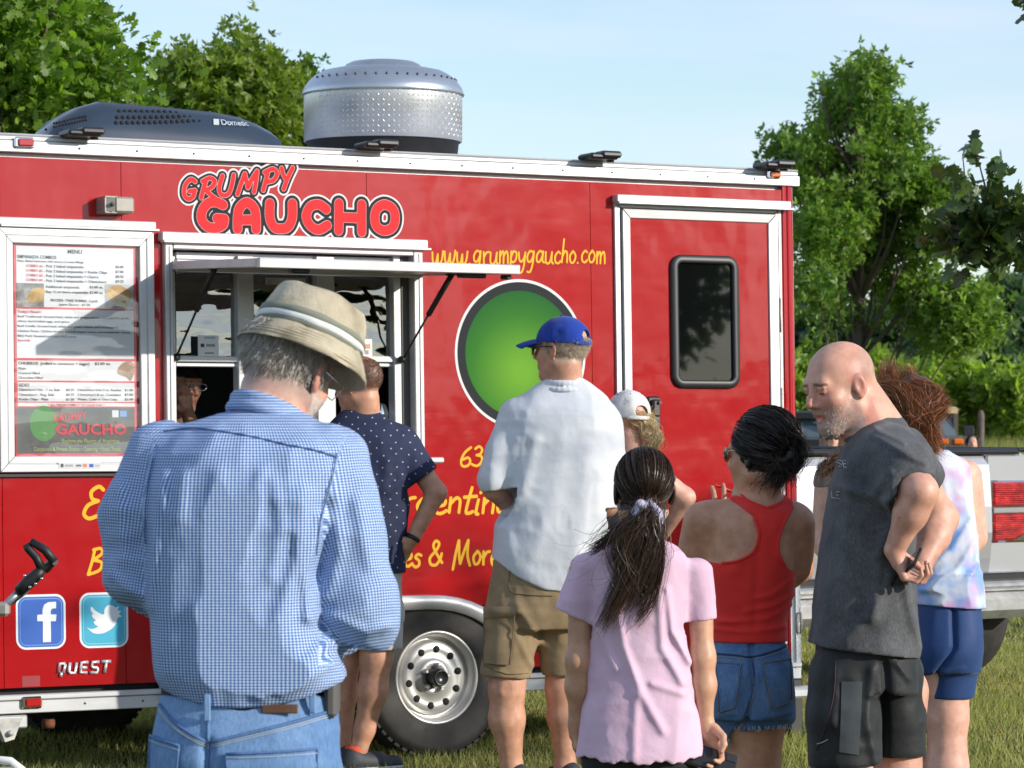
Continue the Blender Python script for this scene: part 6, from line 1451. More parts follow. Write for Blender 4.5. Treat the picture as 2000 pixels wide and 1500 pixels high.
relA = wrinkle(11, .014, (12, 12, 2.4), .003, [(p_, w_*1.15, a_*1.1) for p_, w_, a_ in FD])
shf = garment(shb, relA, [(J(345, 1180, .21), (.3, .8, 0), .11), (J(640, 1235, .21), (-.3, .8, 0), .11)], hemz)
def plaid_uv(V):
    cx = J(480, 840)[0]; X = V[:, 0]-cx; a = np.arctan2(X, -(V[:, 1]-A.Y-.0)+.10); u = a*.19; v = V[:, 2]+.18*np.maximum(0, V[:, 1]-A.Y)*0
    for (p0, p1), s_ in (((armL[0], armL[1]), -1), ((armR[0], armR[1]), 1)):
        d = p1-p0; L_ = np.linalg.norm(d); d = d/L_; t = (V-p0)@d; e = V-p0-t[:, None]*d; side = np.array([d[2]*-1, 0, d[0]]); side /= np.linalg.norm(side); an = np.arctan2(e@side, -e[:, 1])
        xb = p0[0]+(p1[0]-p0[0])*np.clip(t/L_, 0, 1); edge = np.interp(V[:, 2], [J(0, 1230)[2], J(0, 1000)[2], J(0, 930)[2], J(0, 860)[2]], [J(628 if s_ > 0 else 292, 840)[0], J(636 if s_ > 0 else 286, 840)[0], J(655 if s_ > 0 else 290, 840)[0], J(672 if s_ > 0 else 305, 840)[0]])
        w = (s_*(V[:, 0]-edge) > 0) & (V[:, 2] < J(0, 850)[2]) & (V[:, 2] > J(0, 1290)[2]); u = np.where(w, an*.06+.5*s_, u); v = np.where(w, -t, v)
    return np.c_[u, v]
def plaid_mat():
    m, nt, b = new_mat('blue_gingham'); at = N(nt, 'Attribute'); at.attribute_name = 'weave'; sp = N(nt, 'SeparateXYZ'); nt.links.new(at.outputs['Vector'], sp.inputs[0]); per = .0053
    def st(o_): return mth(nt, 'GREATER_THAN', mth(nt, 'FRACT', mth(nt, 'MULTIPLY', o_, 1/per)), .46)
    a, c = st(sp.outputs[0]), st(sp.outputs[1]); s_ = mth(nt, 'ADD', a, c); s2 = mth(nt, 'MULTIPLY', s_, .5)
    r = ramp(nt, s2, [(0, (.72, .76, .84)), (.5, (.21, .34, .61)), (1, (.04, .11, .30))]); nt.links.new(r.outputs[0], b.inputs['Base Color']); b.inputs['Roughness'].default_value = .8; b.inputs['Specular IOR Level'].default_value = .25
    n3 = noise(nt, 24, 4, .6); bump(nt, b, n3.outputs[0], .3, .006); return m
M_PLAID = plaid_mat()
A.add('shirt', [(shf, *bounds([J(200, 790, -.1), J(780, 1400, .3)], .05), .0048)], M_PLAID, uv=plaid_uv)
# collar band and yoke seam
colp = lambda t: J(525, 821, .06)+np.array([.062*math.cos(t), .068*math.sin(t), 0])+np.array([0, 0, .020+.018*math.sin(-t)+.020*math.cos(t)*-1.0])
def rib(P, name, path, nrm_h, th, mat, uvs=None, rnd=3):
    """upright band following a path; nrm_h: height vector"""
    V = []; Q = []; H_ = np.array(nrm_h, float); n = len(path)
    for i, p in enumerate(path):
        p = np.array(p, float); t = np.array(path[min(i+1, n-1)])-np.array(path[max(i-1, 0)]); o_ = np.cross(t, H_); o_ /= np.linalg.norm(o_)
        V += [p, p+o_*th, p+o_*th+H_, p+H_]
    for i in range(n-1):
        for k in range(4): Q.append((i*4+k, i*4+(k+1) % 4, (i+1)*4+(k+1) % 4, (i+1)*4+k))
    me = np_mesh(name, np.array(V)-P.base, np.array(Q), True)
    if uvs is not None: add_uv(me, 'weave', uvs(np.array(V)))
    return link(name, me, mat, P.root)
ring = [colp(t) for t in np.linspace(math.pi*.95, math.pi*2.05, 26)]
cR = smin(.012, *[cap(ring[i], ring[i+1], .011) for i in range(len(ring)-1)])
col_f = lambda P: np.maximum(cR((P-np.array([0, 0, 0]))*1.0), -9)
cring2 = [p+np.array([0, -.008 if False else 0, 0]) for p in ring]
A.add('collar', [(smin(.008, *[cap(ring[i], ring[i+1], .0085) for i in range(len(ring)-1)], *[cap(ring[i]+np.array([(ring[i]-J(525,821,.06))[0]*.14, (ring[i]-J(525,821,.06))[1]*.14, -.018]), ring[i+1]+np.array([(ring[i+1]-J(525,821,.06))[0]*.14, (ring[i+1]-J(525,821,.06))[1]*.14, -.018]), .008) for i in range(len(ring)-1)]), *bounds(ring, .05), .0042)], M_PLAID, uv=plaid_uv)
yk = [project(shf, J(x, y, 0), off=.0022) for x, y in crom([(322, 842), (380, 836), (440, 842), (500, 852), (560, 866), (620, 878), (664, 892)], 8)]
M_SEAM = simple('blue_seam', (.06, .12, .30), .9); stitch(A, 'yoke_seam', yk, M_SEAM, .0014)
for pts in (((312, 870), (300, 930), (293, 1000), (292, 1060)), ((662, 885), (652, 940), (636, 1000), (624, 1080))): stitch(A, 'sleeve_seam', [project(shf, J(x, y, 0), off=.0022) for x, y in crom(pts, 8)], M_SEAM, .0012)
# jeans
JR = A.rows([(1340, 322, 652, 0, .118), (1372, 314, 658, 0, .122), (1430, 302, 662, -.01, .135), (1500, 297, 665, -.015, .140), (1580, 300, 664, -.01, .13), (1660, 305, 660, 0, .12)])
jl = [chain([A.K(388, .74), A.K(386, .5, .01), A.K(384, .07, .02)], [.097, .083, .072], .03), chain([A.K(575, .74), A.K(580, .5, .01), A.K(584, .07, .02)], [.097, .083, .072], .03)]
jn0 = smin(.04, loft(JR, 2.5), *jl); relJ = wrinkle(21, .004, (9, 9, 5), .002, [([J(420, 1440), J(418, 1560)], .010, -.014)])
jnf = garment(jn0, relJ, [(A.K(384, .05, .02), (0, 0, -1), .12), (A.K(584, .05, .02), (0, 0, -1), .12)], lambda P: P[:, 2]-J(0, 1352)[2])
M_DEN = denim('light_denim', (.10, .20, .40), (.22, .36, .58)); M_DEND = denim('light_denim_seam', (.07, .14, .30), (.13, .24, .44)); M_THR = simple('pale_thread', (.42, .48, .55), .8)
A.add('jeans', [(jnf, *bounds([A.K(290, 0, -.2), A.K(670, 1.0, .2)], .05), .006)], M_DEN)
def on(f, pts, off=.0012, P=A): return [project(f, P.J(x, y, 0), off=off) for x, y in pts]
def dense(pts, m=6): return [tuple(p) for p in crom(pts, m)]
for pts in (dense([(316, 1372), (350, 1400), (385, 1420), (418, 1436)]), dense([(424, 1436), (500, 1418), (570, 1402), (645, 1384)]), dense([(419, 1380), (420, 1440), (418, 1500), (416, 1570)])):
    w = on(jnf, pts, .0015); stitch(A, 'flat_seam', w, M_DEND, .0035); stitch(A, 'thread', on(jnf, [(x, y+5) for x, y in pts], .003), M_THR, .0009); stitch(A, 'thread', on(jnf, [(x, y+9) for x, y in pts], .003), M_THR, .0009)
def patch(P, name, f, poly, mat, off=.003, step=10, th=None):
    """cloth patch laid on a surface: poly in pixels, clipped grid"""
    A_ = np.array(poly, float); lo = A_.min(0); hi = A_.max(0); n = 7
    # map unit square onto a quad (4 corners)
    c = A_; V = []; Q = []; mm = max(3, int((hi[1]-lo[1])/step)); nn = max(3, int((hi[0]-lo[0])/step))
    for j in range(mm+1):
        for i in range(nn+1):
            u, v = i/nn, j/mm; p = c[0]*(1-u)*(1-v)+c[1]*u*(1-v)+c[2]*u*v+c[3]*(1-u)*v; V.append(project(f, P.J(p[0], p[1], 0), off=off))
    for j in range(mm):
        for i in range(nn): a = j*(nn+1)+i; Q.append((a, a+1, a+nn+2, a+nn+1))
    me = np_mesh(name, np.array(V)-P.base, np.array(Q), True); return link(name, me, mat, P.root)
for q in (((300, 1430), (364, 1443), (352, 1570), (299, 1570)), ((455, 1457), (627, 1451), (628, 1580), (468, 1585))):
    patch(A, 'pocket', jnf, q, M_DEN, .004); e = [q[0], q[1]]; L_ = [(q[0][0]+(q[1][0]-q[0][0])*t, q[0][1]+(q[1][1]-q[0][1])*t) for t in np.linspace(0, 1, 7)]
    stitch(A, 'pocket_edge', on(jnf, L_, .0052), M_DEND, .0028); stitch(A, 'thread', on(jnf, [(x, y+8) for x, y in L_], .0062), M_THR, .0009)
    for s_ in ((q[0], q[3]), (q[1], q[2])): stitch(A, 'pocket_edge', on(jnf, [(s_[0][0]+(s_[1][0]-s_[0][0])*t, s_[0][1]+(s_[1][1]-s_[0][1])*t) for t in np.linspace(0, 1, 7)], .0048), M_DEND, .0022)
blt = [J(315+(651-315)*.5*(1-math.cos(t)), 1350, 0)*np.array([1, 0, 1])+np.array([0, A.Y-.126*math.sin(t), 0]) for t in np.linspace(0, math.pi, 30)]+[J(651-(651-315)*.5*(1-math.cos(t)), 1350, 0)*np.array([1, 0, 1])+np.array([0, A.Y+.12*math.sin(t), 0]) for t in np.linspace(0, math.pi, 30)][1:]
M_BELT = simple('dark_leather', (.022, .018, .017), .5, var=.2, vscale=40)
blt = [p+np.array([0, 0, .010*math.cos(i/29*math.pi*2)]) for i, p in enumerate(blt)]
rib(A, 'belt', [p-np.array([0, 0, .017]) for p in blt], (0, 0, .034), -.004, M_BELT)
rib(A, 'waistband', [p-np.array([0, 0, .042]) for p in blt], (0, 0, .026), -.002, M_DEN)
for x, y in ((418, 1378), (617, 1366)):
    a = project(jnf, J(x, y+14, 0), off=.004); mb = MB(); mb.box(a+np.array([-.006, -.010, -.004]), a+np.array([.006, -.002, .045]), bev=.002); A.mb(mb, 'belt_loop', M_DEN)
a = project(jnf, J(556, 1378, 0), off=.004); mb = MB(); mb.box(a+np.array([-.033, -.006, -.004]), a+np.array([.033, -.001, .013]), bev=.002); A.mb(mb, 'leather_patch', simple('brown_leather', (.14, .065, .035), .6, var=.2))
a = J(648, 1365, -.03); mb = MB(); mb.box(a+np.array([-.012, -.05, -.032]), a+np.array([.013, .06, .034]), bev=.008); A.mb(mb, 'belt_pouch', simple('grey_pouch', (.10, .095, .09), .7))
shoe(A, 388, 0, -.02, (-.1, 1), M_SHOE); shoe(A, 584, 0, -.02, (.1, 1), M_SHOE)
# bucket hat
def tilt_frame(c, up, fwd):
    R = frame(fwd, up); M = Matrix.Identity(4)
    for i in range(3):
        for j in range(3): M[i][j] = R[i, j]
    M.translation = Vector(c); return M
Mh2 = tilt_frame(J(604, 665, .13), (.34, .30, .88), (.42, .84, -.36))
def khaki():
    m, nt, b = new_mat('khaki_cotton'); n = noise(nt, 9, 6, .65); r = ramp(nt, n.outputs[0], [(.3, (.26, .22, .15)), (.5, (.45, .39, .28)), (.75, (.60, .53, .40))]); nt.links.new(r.outputs[0], b.inputs['Base Color']); b.inputs['Roughness'].default_value = .9
    n2 = noise(nt, 55, 5, .7); bump(nt, b, n2.outputs[0], .6, .006); return m
M_KHA = khaki()
def crumple(o_, amp, seed, sc=18):
    me = o_.data; n = len(me.vertices); co = np.zeros(n*3); me.vertices.foreach_get('co', co); co = co.reshape(-1, 3); nr = np.zeros(n*3); me.vertices.foreach_get('normal', nr); nr = nr.reshape(-1, 3)
    co += nr*(amp*(ridged(co, sc, seed)+.6*vnoise(co, sc*2.3, seed+2)))[:, None]; me.vertices.foreach_set('co', co.astype(np.float32).ravel()); me.update()
mb = MB(); cp = [(.0985, -.003), (.097, .012), (.096, .022), (.094, .035), (.091, .050), (.087, .062), (.082, .073), (.077, .080), (.072, .083), (.064, .081), (.05, .077), (.03, .073), (.0, .070)]
mb.lathe(cp, Mh2, 72, sy=1.14); hat = A.mb(mb, 'hat', M_KHA); crumple(hat, .005, 4, 15)
mb = MB(); bp_ = [(.0975, .004), (.104, -.006), (.111, -.018), (.118, -.031), (.1235, -.044), (.1245, -.0465), (.1235, -.047), (.1165, -.033), (.110, -.02), (.103, -.008), (.096, .002)]
mb.lathe(bp_, Mh2, 72, sy=1.14); br = A.mb(mb, 'brim', M_KHA, parent=hat); crumple(br, .004, 6, 13)
for z0, z1, m_, nm, rr_ in ((-.002, .006, simple('olive_band', (.19, .20, .16), .85), 'hat_band', .1015), (.006, .017, simple('white_band', (.74, .75, .74), .8, var=.08, vscale=30), 'hat_stripe', .1018), (.017, .026, simple('olive_band2', (.22, .23, .18), .85), 'hat_band', .1010)):
    mb = MB(); mb.lathe([(rr_-.004, z0), (rr_, z0+.001), (rr_-.0012, z1-.001), (rr_-.005, z1)], Mh2, 72, sy=1.14); crumple(A.mb(mb, nm, m_, parent=hat), .005, 4, 15)
mb = MB()
for i in range(5):
    r0 = .107+.0035*i; z0 = -.011-.0062*i; mb.lathe([(r0, z0), (r0+.0011, z0-.0006), (r0+.0004, z0-.0018)], Mh2, 72, sy=1.14)
A.mb(mb, 'brim_stitching', simple('khaki_thread', (.24, .20, .14), .9), parent=hat, kind='stuff')
# spectacle arm
g0 = hd.pt(.083, .0, .012); g1 = hd.pt(.075, .085, .012); mb = MB(); mb.tube([g0, g1, hd.pt(.06, .1, .008)], .0016, 6); mb.tube([hd.pt(.062, .100, .008), hd.pt(.045, .108, -.012), hd.pt(.02, .108, .0)], .0014, 6); A.mb(mb, 'spectacles', M_CHROME)

# ---- 2. man at the window in dotted navy T-shirt
B = Person(715, 466, 'man in dotted navy T-shirt and pale shorts ordering at the serving window'); J = B.J
hd = Head(J(700, 754, .02), (-.84, .50, -.16), (0, 0, 1), 1.02)
nk = neck(hd, J(712, 825, .03), .060, .07)
arm = [J(787, 868, 0), J(852, 962, -.02), J(806, 1052, -.05)]; hf, hp = hand_sdf(J(804, 1056, -.05), (-.5, .1, -.6), (.2, -1, 0), 1, .35)
armb = [J(650, 868, .05), J(640, 960, .12), J(615, 900, .35)]; hf2, hp2 = hand_sdf(J(615, 900, .35), (-.6, .5, .3), (0, 0, 1), 1, .5)
lg = [[J(742, 1190, 0), J(735, 1285, -.02), J(729, 1345, -.02), J(712, 1420, 0), J(698, 1472, .0)], [J(692, 1190, .06), J(672, 1300, .08), J(668, 1360, .1), J(664, 1480, .12)]]
bf = smin(.03, cap(J(735, 1283, -.02), J(728, 1350, -.012), .064, .062), cap(J(728, 1350, -.012), J(712, 1425, 0), .060, .042), cap(J(712, 1425, 0), J(698, 1475, 0), .040, .037), cap(J(742, 1190, 0), J(735, 1283, -.02), .085, .066))
bf2 = chain(lg[1], [.085, .062, .06, .04])
hairB = lambda q: (((q[:, 2] > -.035) & (q[:, 1] < .045+.3*np.maximum(q[:, 2]-.03, 0)) & ~((np.abs(q[:, 0]) > .079))).astype(float)*np.clip((q[:, 2]+.05)/.04, 0, 1)*.8*np.where(q[:, 2] > .095, .45, 1), (.085, .05, .035))
B.add('body', [(smin(.02, hd.sdf(), nk), *bounds([hd.c, J(712, 825, .03)], .16), .0055), part(smin(.01, chain(arm, [.05, .043, .030]), hf), arm+hp, .07, .006), part(smin(.01, chain(armb, [.05, .043, .030]), hf2), armb+hp2, .07, .007), (bf, *bounds(lg[0], .1), .008), (bf2, *bounds(lg[1], .1), .01)], M_SKIN, skin_color(SK['tan'], [hd], hairB))
mk = lambda q, r: (q[:, 2] > -.02) & (q[:, 1] < .05) & (q[:, 2] < .1)
add_strands(B, 'hair', scalp_strands(hd, 2200, mk, .007, lambda q: np.c_[0*q[:, 0], -.4+0*q[:, 0], -1+0*q[:, 0]], 7, lift=.8, offs=.001), .0007, (.05, .03, .022), (.14, .085, .06), 3)
tb = B.rows([(802, 668, 736, .02, .055), (814, 655, 752, .02, .08), (832, 640, 786, .01, .105), (865, 630, 806, 0, .125), (930, 632, 806, 0, .13), (1000, 640, 798, 0, .13), (1060, 645, 793, 0, .135), (1130, 646, 792, 0, .135)])
ts = smin(.03, loft(tb, 2.4), cap(J(785, 868, 0), J(820, 922, -.012), .074, .070), cap(J(650, 868, .05), J(640, 940, .1), .07, .066))
relB = wrinkle(31, .009, (11, 11, 3.5), .002, [([J(700, 900), J(690, 1000), J(700, 1100)], .02, .010), ([J(760, 900), J(745, 1000)], .02, .008), ([J(785, 935), J(760, 960)], .015, .01)])
tf = garment(ts, relB, [(J(828, 932, -.014), (.58, 0, -.8), .12), (J(640, 950, .11), (-.1, .3, -1), .11)], lambda P: J(0, 1118)[2]-P[:, 2])
def dots_mat():
    m, nt, b = new_mat('navy_dotted_jersey'); tc = N(nt, 'TexCoord'); sp_ = N(nt, 'SeparateXYZ'); cb_ = N(nt, 'CombineXYZ'); nt.links.new(tc.outputs['Object'], sp_.inputs[0]); nt.links.new(sp_.outputs[0], cb_.inputs[0]); nt.links.new(sp_.outputs[2], cb_.inputs[1]); mp = N(nt, 'Mapping'); mp.inputs['Rotation'].default_value = (0, 0, .78); nt.links.new(cb_.outputs[0], mp.inputs[0])
    v = N(nt, 'TexVoronoi'); v.voronoi_dimensions = '2D'; v.inputs['Scale'].default_value = 27; v.inputs['Randomness'].default_value = .25; nt.links.new(mp.outputs[0], v.inputs['Vector']); d = mth(nt, 'LESS_THAN', v.outputs['Distance'], .08)
    nt.links.new(mixc(nt, d, (.018, .026, .070), (.42, .46, .56)), b.inputs['Base Color']); b.inputs['Roughness'].default_value = .85; n = noise(nt, 25, 4, .6); bump(nt, b, n.outputs[0], .3, .006); return m
B.add('shirt', [(tf, *bounds([J(600, 795, -.1), J(850, 1130, .15)], .07), .0065)], dots_mat())
ss = smin(.03, loft(B.rows([(1095, 652, 788, 0, .115), (1150, 650, 786, 0, .125), (1210, 652, 784, 0, .12)]), 2.4), chain([J(742, 1200, 0), J(738, 1262, -.01)], [.098, .102]), chain([J(690, 1200, .05), J(676, 1265, .08)], [.098, .10]))
sf = garment(ss, wrinkle(33, .007, (10, 10, 5), .002), [(J(738, 1268, -.01), (0, 0, -1), .13), (J(676, 1270, .08), (0, 0, -1), .13)], lambda P: P[:, 2]-J(0, 1102)[2])
B.add('shorts', [(sf, *bounds([J(620, 1095, -.1), J(800, 1290, .15)], .06), .008)], cloth('stone_cotton', (.50, .50, .47)))
wr = J(803, 1056, -.05); dv = Vector(J(806, 1052, -.05)-J(852, 962, -.02)).normalized(); mb = MB(); mb.tube([Vector(wr)-dv*.022, Vector(wr)-dv*.004], .034, 16); B.mb(mb, 'watch', M_BLACK)
def lowshoe(P, px, py, dy, d, mat, lining=None):
    o_ = shoe(P, px, 0, dy, d, mat)
    if lining: a = P.K(px, 0, dy); mb = MB(); mb.lathe([(.030, .105), (.040, .118), (.044, .108), (.043, .085)], Matrix.Translation(a+np.array([-.012, 0, 0])), 18); P.mb(mb, 'shoe_collar', lining)
    return o_
lowshoe(B, 700, 0, 0, (.9, .5), M_SHOE, simple('orange_lining', (.75, .09, .03), .7)); lowshoe(B, 664, 0, .12, (-.7, .7), M_SHOE)

# ---- 3. man in white polo and blue cap
C_ = Person(1085, 490, 'tall man in white polo shirt, royal blue cap and khaki cargo shorts'); J = C_.J
hd = Head(J(1094, 684, 0), (-.87, .49, -.05), (0, 0, 1), 1.03)
nk = neck(hd, J(1103, 770, .01), .062, .072)
armL = [J(1008, 815, -.0), J(966, 955, -.02), J(1005, 1000, .2)]; armR = [J(1183, 830, 0), J(1186, 985, .0), J(1120, 1000, .24)]
h1, p1 = hand_sdf(J(1005, 1000, .2), (.9, .3, .2), (0, .3, 1), 1, .5); h2, p2 = hand_sdf(J(1120, 1000, .24), (-.9, .1, .1), (0, .3, 1), -1, .5)
lf = smin(.03, cap(J(1000, 1260, -.02), J(990, 1345, -.03), .085, .068), cap(J(990, 1345, -.03), J(990, 1405, -.02), .068, .070), cap(J(990, 1405, -.02), J(1000, 1500, 0), .068, .040), cap(J(1000, 1500), C_.K(1002, .08, .0), .040, .038))
rf_ = smin(.03, cap(J(1100, 1260, .05), J(1098, 1345, .05), .082, .064), cap(J(1098, 1345, .05), J(1100, 1400, .06), .063, .062), cap(J(1100, 1400, .06), J(1104, 1500, .07), .06, .040), cap(J(1104, 1500, .07), C_.K(1106, .08, .07), .04, .038))
hairC = lambda q: (((q[:, 2] > -.055) & (q[:, 1] < .0) & (np.abs(q[:, 0]) < .078)).astype(float)*np.clip((q[:, 2]+.07)/.03, 0, 1)*.6, (.50, .43, .35))
C_.add('body', [(smin(.02, hd.sdf(), nk), *bounds([hd.c, J(1103, 770, .01)], .16), .005), part(smin(.01, chain(armL, [.05, .045, .032]), h1), armL+p1, .07, .006), part(smin(.01, chain(armR, [.05, .045, .032]), h2), armR+p2, .07, .007), (lf, *bounds([J(1000, 1250), C_.K(1000, .05)], .11), .008), (rf_, *bounds([J(1100, 1250, .05), C_.K(1106, .05, .07)], .11), .008)], M_SKIN, skin_color(SK['tan'], [hd], hairC))
mk = lambda q, r: (q[:, 2] > -.045) & (q[:, 2] < .045) & (q[:, 1] < .03)
add_strands(C_, 'hair', scalp_strands(hd, 2600, mk, .022, lambda q: np.c_[0*q[:, 0], -.9+0*q[:, 0], -.8+0*q[:, 0]], 8, lift=.35), .0008, (.42, .35, .27), (.72, .66, .56), 3)
pb = C_.rows([(738, 1066, 1140, .01, .062), (752, 1045, 1160, .01, .085), (775, 1014, 1184, .01, .11), (810, 990, 1204, 0, .13), (870, 984, 1212, 0, .14), (940, 980, 1206, 0, .145), (1010, 972, 1196, 0, .15), (1080, 964, 1182, 0, .155), (1130, 964, 1172, 0, .15), (1180, 970, 1165, 0, .14)])
pf0 = smin(.03, loft(pb, 2.5), smin(.02, cap(J(1012, 815, 0), J(985, 885, -.02), .075, .078), cap(J(985, 885, -.02), J(969, 935, -.03), .078, .080)), smin(.02, cap(J(1180, 830, 0), J(1186, 900, 0), .072, .070), cap(J(1186, 900, 0), J(1184, 990, .01), .068, .058)))
relC = wrinkle(41, .012, (10, 10, 2.8), .0018, [(p_, w_*1.7, a_*.6) for p_, w_, a_ in [([J(1045, 860), J(1025, 940), J(1000, 990)], .016, .014), ([J(1100, 850), J(1080, 980), J(1040, 1080)], .022, .010), ([J(1010, 860), J(995, 930)], .014, .010), ([J(980, 1030), J(1010, 1100), J(1060, 1140)], .02, .010), ([J(1150, 880), J(1140, 1000), J(1120, 1100)], .022, .010), ([J(1165, 1080), J(1100, 1130)], .016, .009), ([J(1170, 920), J(1165, 1000)], .014, .010)]])
hemC = lambda P: np.interp(P[:, 0], [J(950, 840)[0], J(975, 840)[0], J(1010, 840)[0], J(1060, 840)[0], J(1110, 840)[0], J(1170, 840)[0]], [J(0, 1082)[2], J(0, 1098)[2], J(0, 1124)[2], J(0, 1148)[2], J(0, 1155)[2], J(0, 1130)[2]])-P[:, 2]
pf = garment(pf0, relC, [(J(966, 958, -.03), (.15, 0, -1), .13), (J(1184, 992, .01), (0, 0, -1), .1)], hemC)
M_POLO = cloth('white_pique', (.66, .68, .72), var=.03, bmp=.3)
C_.add('shirt', [(pf, *bounds([J(925, 730, -.1), J(1220, 1190, .12)], .07), .0062)], M_POLO)
cr_ = [J(1103, 752, .01)+np.array([.078*math.cos(t), .080*math.sin(t), .012*math.cos(t)*0+.006]) for t in np.linspace(0, 2*math.pi, 28)]
C_.add('collar', [(smin(.008, *[cap(cr_[i], cr_[i+1], .011) for i in range(27)], *[cap((cr_[i]-J(1103,752,.01))*np.array([1.18,1.18,1])+J(1103,752,.01)-np.array([0,0,.026]), (cr_[i+1]-J(1103,752,.01))*np.array([1.18,1.18,1])+J(1103,752,.01)-np.array([0,0,.026]), .010) for i in range(27)]), *bounds(cr_, .06), .0055)], M_POLO)
sb = smin(.03, loft(C_.rows([(1085, 968, 1150, 0, .12), (1130, 958, 1150, 0, .14), (1190, 948, 1150, 0, .145), (1225, 948, 1150, 0, .13)]), 2.5), chain([J(1002, 1200, -.01), J(996, 1260, -.02), J(989, 1310, -.02)], [.10, .100, .103]), chain([J(1098, 1200, .03), J(1100, 1300, .04)], [.10, .092]))
relS = wrinkle(43, .009, (9, 9, 5), .003, [([J(1010, 1180), J(1060, 1260)], .018, .010), ([J(950, 1190), J(1010, 1192)], .01, .008), ([J(1010, 1240), J(1040, 1300)], .015, .008)])
sf = garment(sb, relS, [(J(989, 1322, -.02), (-.05, 0, -1), .14), (J(1100, 1318, .04), (0, 0, -1), .12)], lambda P: P[:, 2]-J(0, 1090)[2])
M_CARGO = cloth('khaki_twill', (.30, .215, .12), var=.18, bmp=.4)
C_.add('shorts', [(sf, *bounds([J(930, 1080, -.1), J(1150, 1330, .12)], .07), .0068)], M_CARGO)
def onC(pts, off=.002): return [project(sf, J(x, y, 0), off=off) for x, y in pts]
patch(C_, 'cargo_pocket', sf, ((946, 1196), (1006, 1190), (996, 1294), (942, 1292)), M_CARGO, .010, step=9); patch(C_, 'pocket_flap', sf, ((944, 1182), (1010, 1180), (1008, 1200), (944, 1204)), M_CARGO, .016, step=8)
M_CTH = simple('khaki_seam', (.20, .14, .075), .9)
for pts in (((946, 1196), (943, 1292), (996, 1294), (1006, 1190)), ((995, 1110), (997, 1150), (1030, 1158), (1080, 1160)), ((945, 1297), (990, 1312), (1032, 1312))): stitch(C_, 'seam', onC(dense(pts) if len(pts) > 3 and pts[0][0] != 946 else [tuple(np.array(a)*(1-t)+np.array(b)*t) for a, b in zip(pts, pts[1:]) for t in (0, .33, .66)]+[pts[-1]], .011 if pts[0][0] == 946 else .002), M_CTH, .0022)
mb = MB(); bb = [J(0, 1098)*np.array([0, 0, 1])+np.array([J(1059, 840)[0]+.192*math.cos(t)*.98, C_.Y+.128*math.sin(t), 0]) for t in np.linspace(0, 2*math.pi, 40)]
rib(C_, 'belt', [p-np.array([0, 0, .018]) for p in bb], (0, 0, .034), -.004, M_BELT)
shoe(C_, 1002, 0, 0, (-.7, .7), M_SHOE); shoe(C_, 1106, 0, .07, (-.5, .8), M_SHOE)
# cap
def ball_cap(P, H, mat, bill=True, opening=True, eyelets=None, z0=.020, grow=1.07, strap=None):
    k = H.k*grow; c = np.array([0, -.014, .030])
    f0 = ell(c, (.082, .105, .092))
    def f(Pp):
        q = (Pp-H.c)@H.R/k; d = f0(q); cutp = z0+.18*(q[:, 1])*.6-q[:, 2]; e = np.maximum(d, cutp); inner = np.maximum(f0(q)+.006, -9); e = np.maximum(e, -inner)
        if opening: e = np.maximum(e, -(np.linalg.norm((q-np.array([0, -.115, z0+.014]))/np.array([1.15, 2, 1.]), axis=1)-.026))
        return (e-.0016*ridged(Pp, 22, 3)*1.0)*k
    lo, hi = H.c-.155, H.c+.155; o_ = P.add('cap', [(f, lo, hi, .004)], mat)
    if bill:
        V = []; Q = []; n = 15; m = 6
        for j in range(m):
            for i in range(n):
                a = math.radians(-58+116*i/(n-1)); u = j/(m-1); R0 = np.array([.080*math.sin(a), -.014+.100*math.cos(a)]); R1 = np.array([.072*math.sin(a), .0+.165*math.cos(a*.8)+.01]); p = R0*(1-u)+R1*u
                V.append((p[0], p[1], z0+.0085+.020*(math.cos(a)-.5)-.016*u*u+.0-.9*p[0]**2*2))
        nv = len(V); V += [(x, y, z-.0035) for x, y, z in V]
        for j in range(m-1):
            for i in range(n-1): a = j*n+i; Q.append((a, a+n, a+n+1, a+1)); Q.append((a+nv, a+1+nv, a+n+1+nv, a+n+nv))
        for i in range(n-1): a = (m-1)*n+i; Q.append((a, a+nv, a+1+nv, a+1))
        for j in range(m-1):
            a = j*n; Q.append((a, a+nv, a+n+nv, a+n)); a = j*n+n-1; Q.append((a, a+n, a+n+nv, a+nv))
        Vw = H.c+(np.array(V)*k)@H.R.T; me = np_mesh('bill', Vw-P.base, np.array(Q), True); link('bill', me, mat, o_)
    if strap is not None:
        pts = [H.c+H.R@(np.array([.078*math.sin(a), -.014-.103*math.cos(a), z0-.010+.012*(1-math.cos(a))])*k) for a in np.linspace(-.75, .75, 14)]; mb = MB(); mb.tube(pts, .0085, 8, flat=.35, up=tuple(H.R[:, 2])); P.mb(mb, 'strap', strap, parent=o_)
    mb = MB(); p = H.c+H.R@(np.array([0, -.014, .1235])*k); mb.lathe([(0, .006), (.005, .005), (.008, .001), (.009, -.003)], tilt_frame(p, H.R[:, 2], H.R[:, 1]), 12); P.mb(mb, 'button', mat, parent=o_)
    if eyelets is not None:
        mb = MB()
        for a in (.5, 1.5, 2.5, 3.5, 4.5, 5.5):
            a = a*math.pi/3; d = np.array([math.sin(a)*.62, math.cos(a)*.62, .78]); p = c+d*np.array([.0835, .1065, .0935]); mb.lathe([(0, .0012), (.0028, .001), (.003, -.001)], tilt_frame(H.c+H.R@(p*k), H.R@d, H.R@np.array([-.2, .1, .5])), 8)
        P.mb(mb, 'eyelet', eyelets, parent=o_, kind='stuff')
    return o_
M_BCAP = cloth('royal_blue_cotton', (.012, .045, .30), var=.25, bmp=.4)
ball_cap(C_, hd, M_BCAP, strap=M_BCAP, z0=.028)
mb = MB()
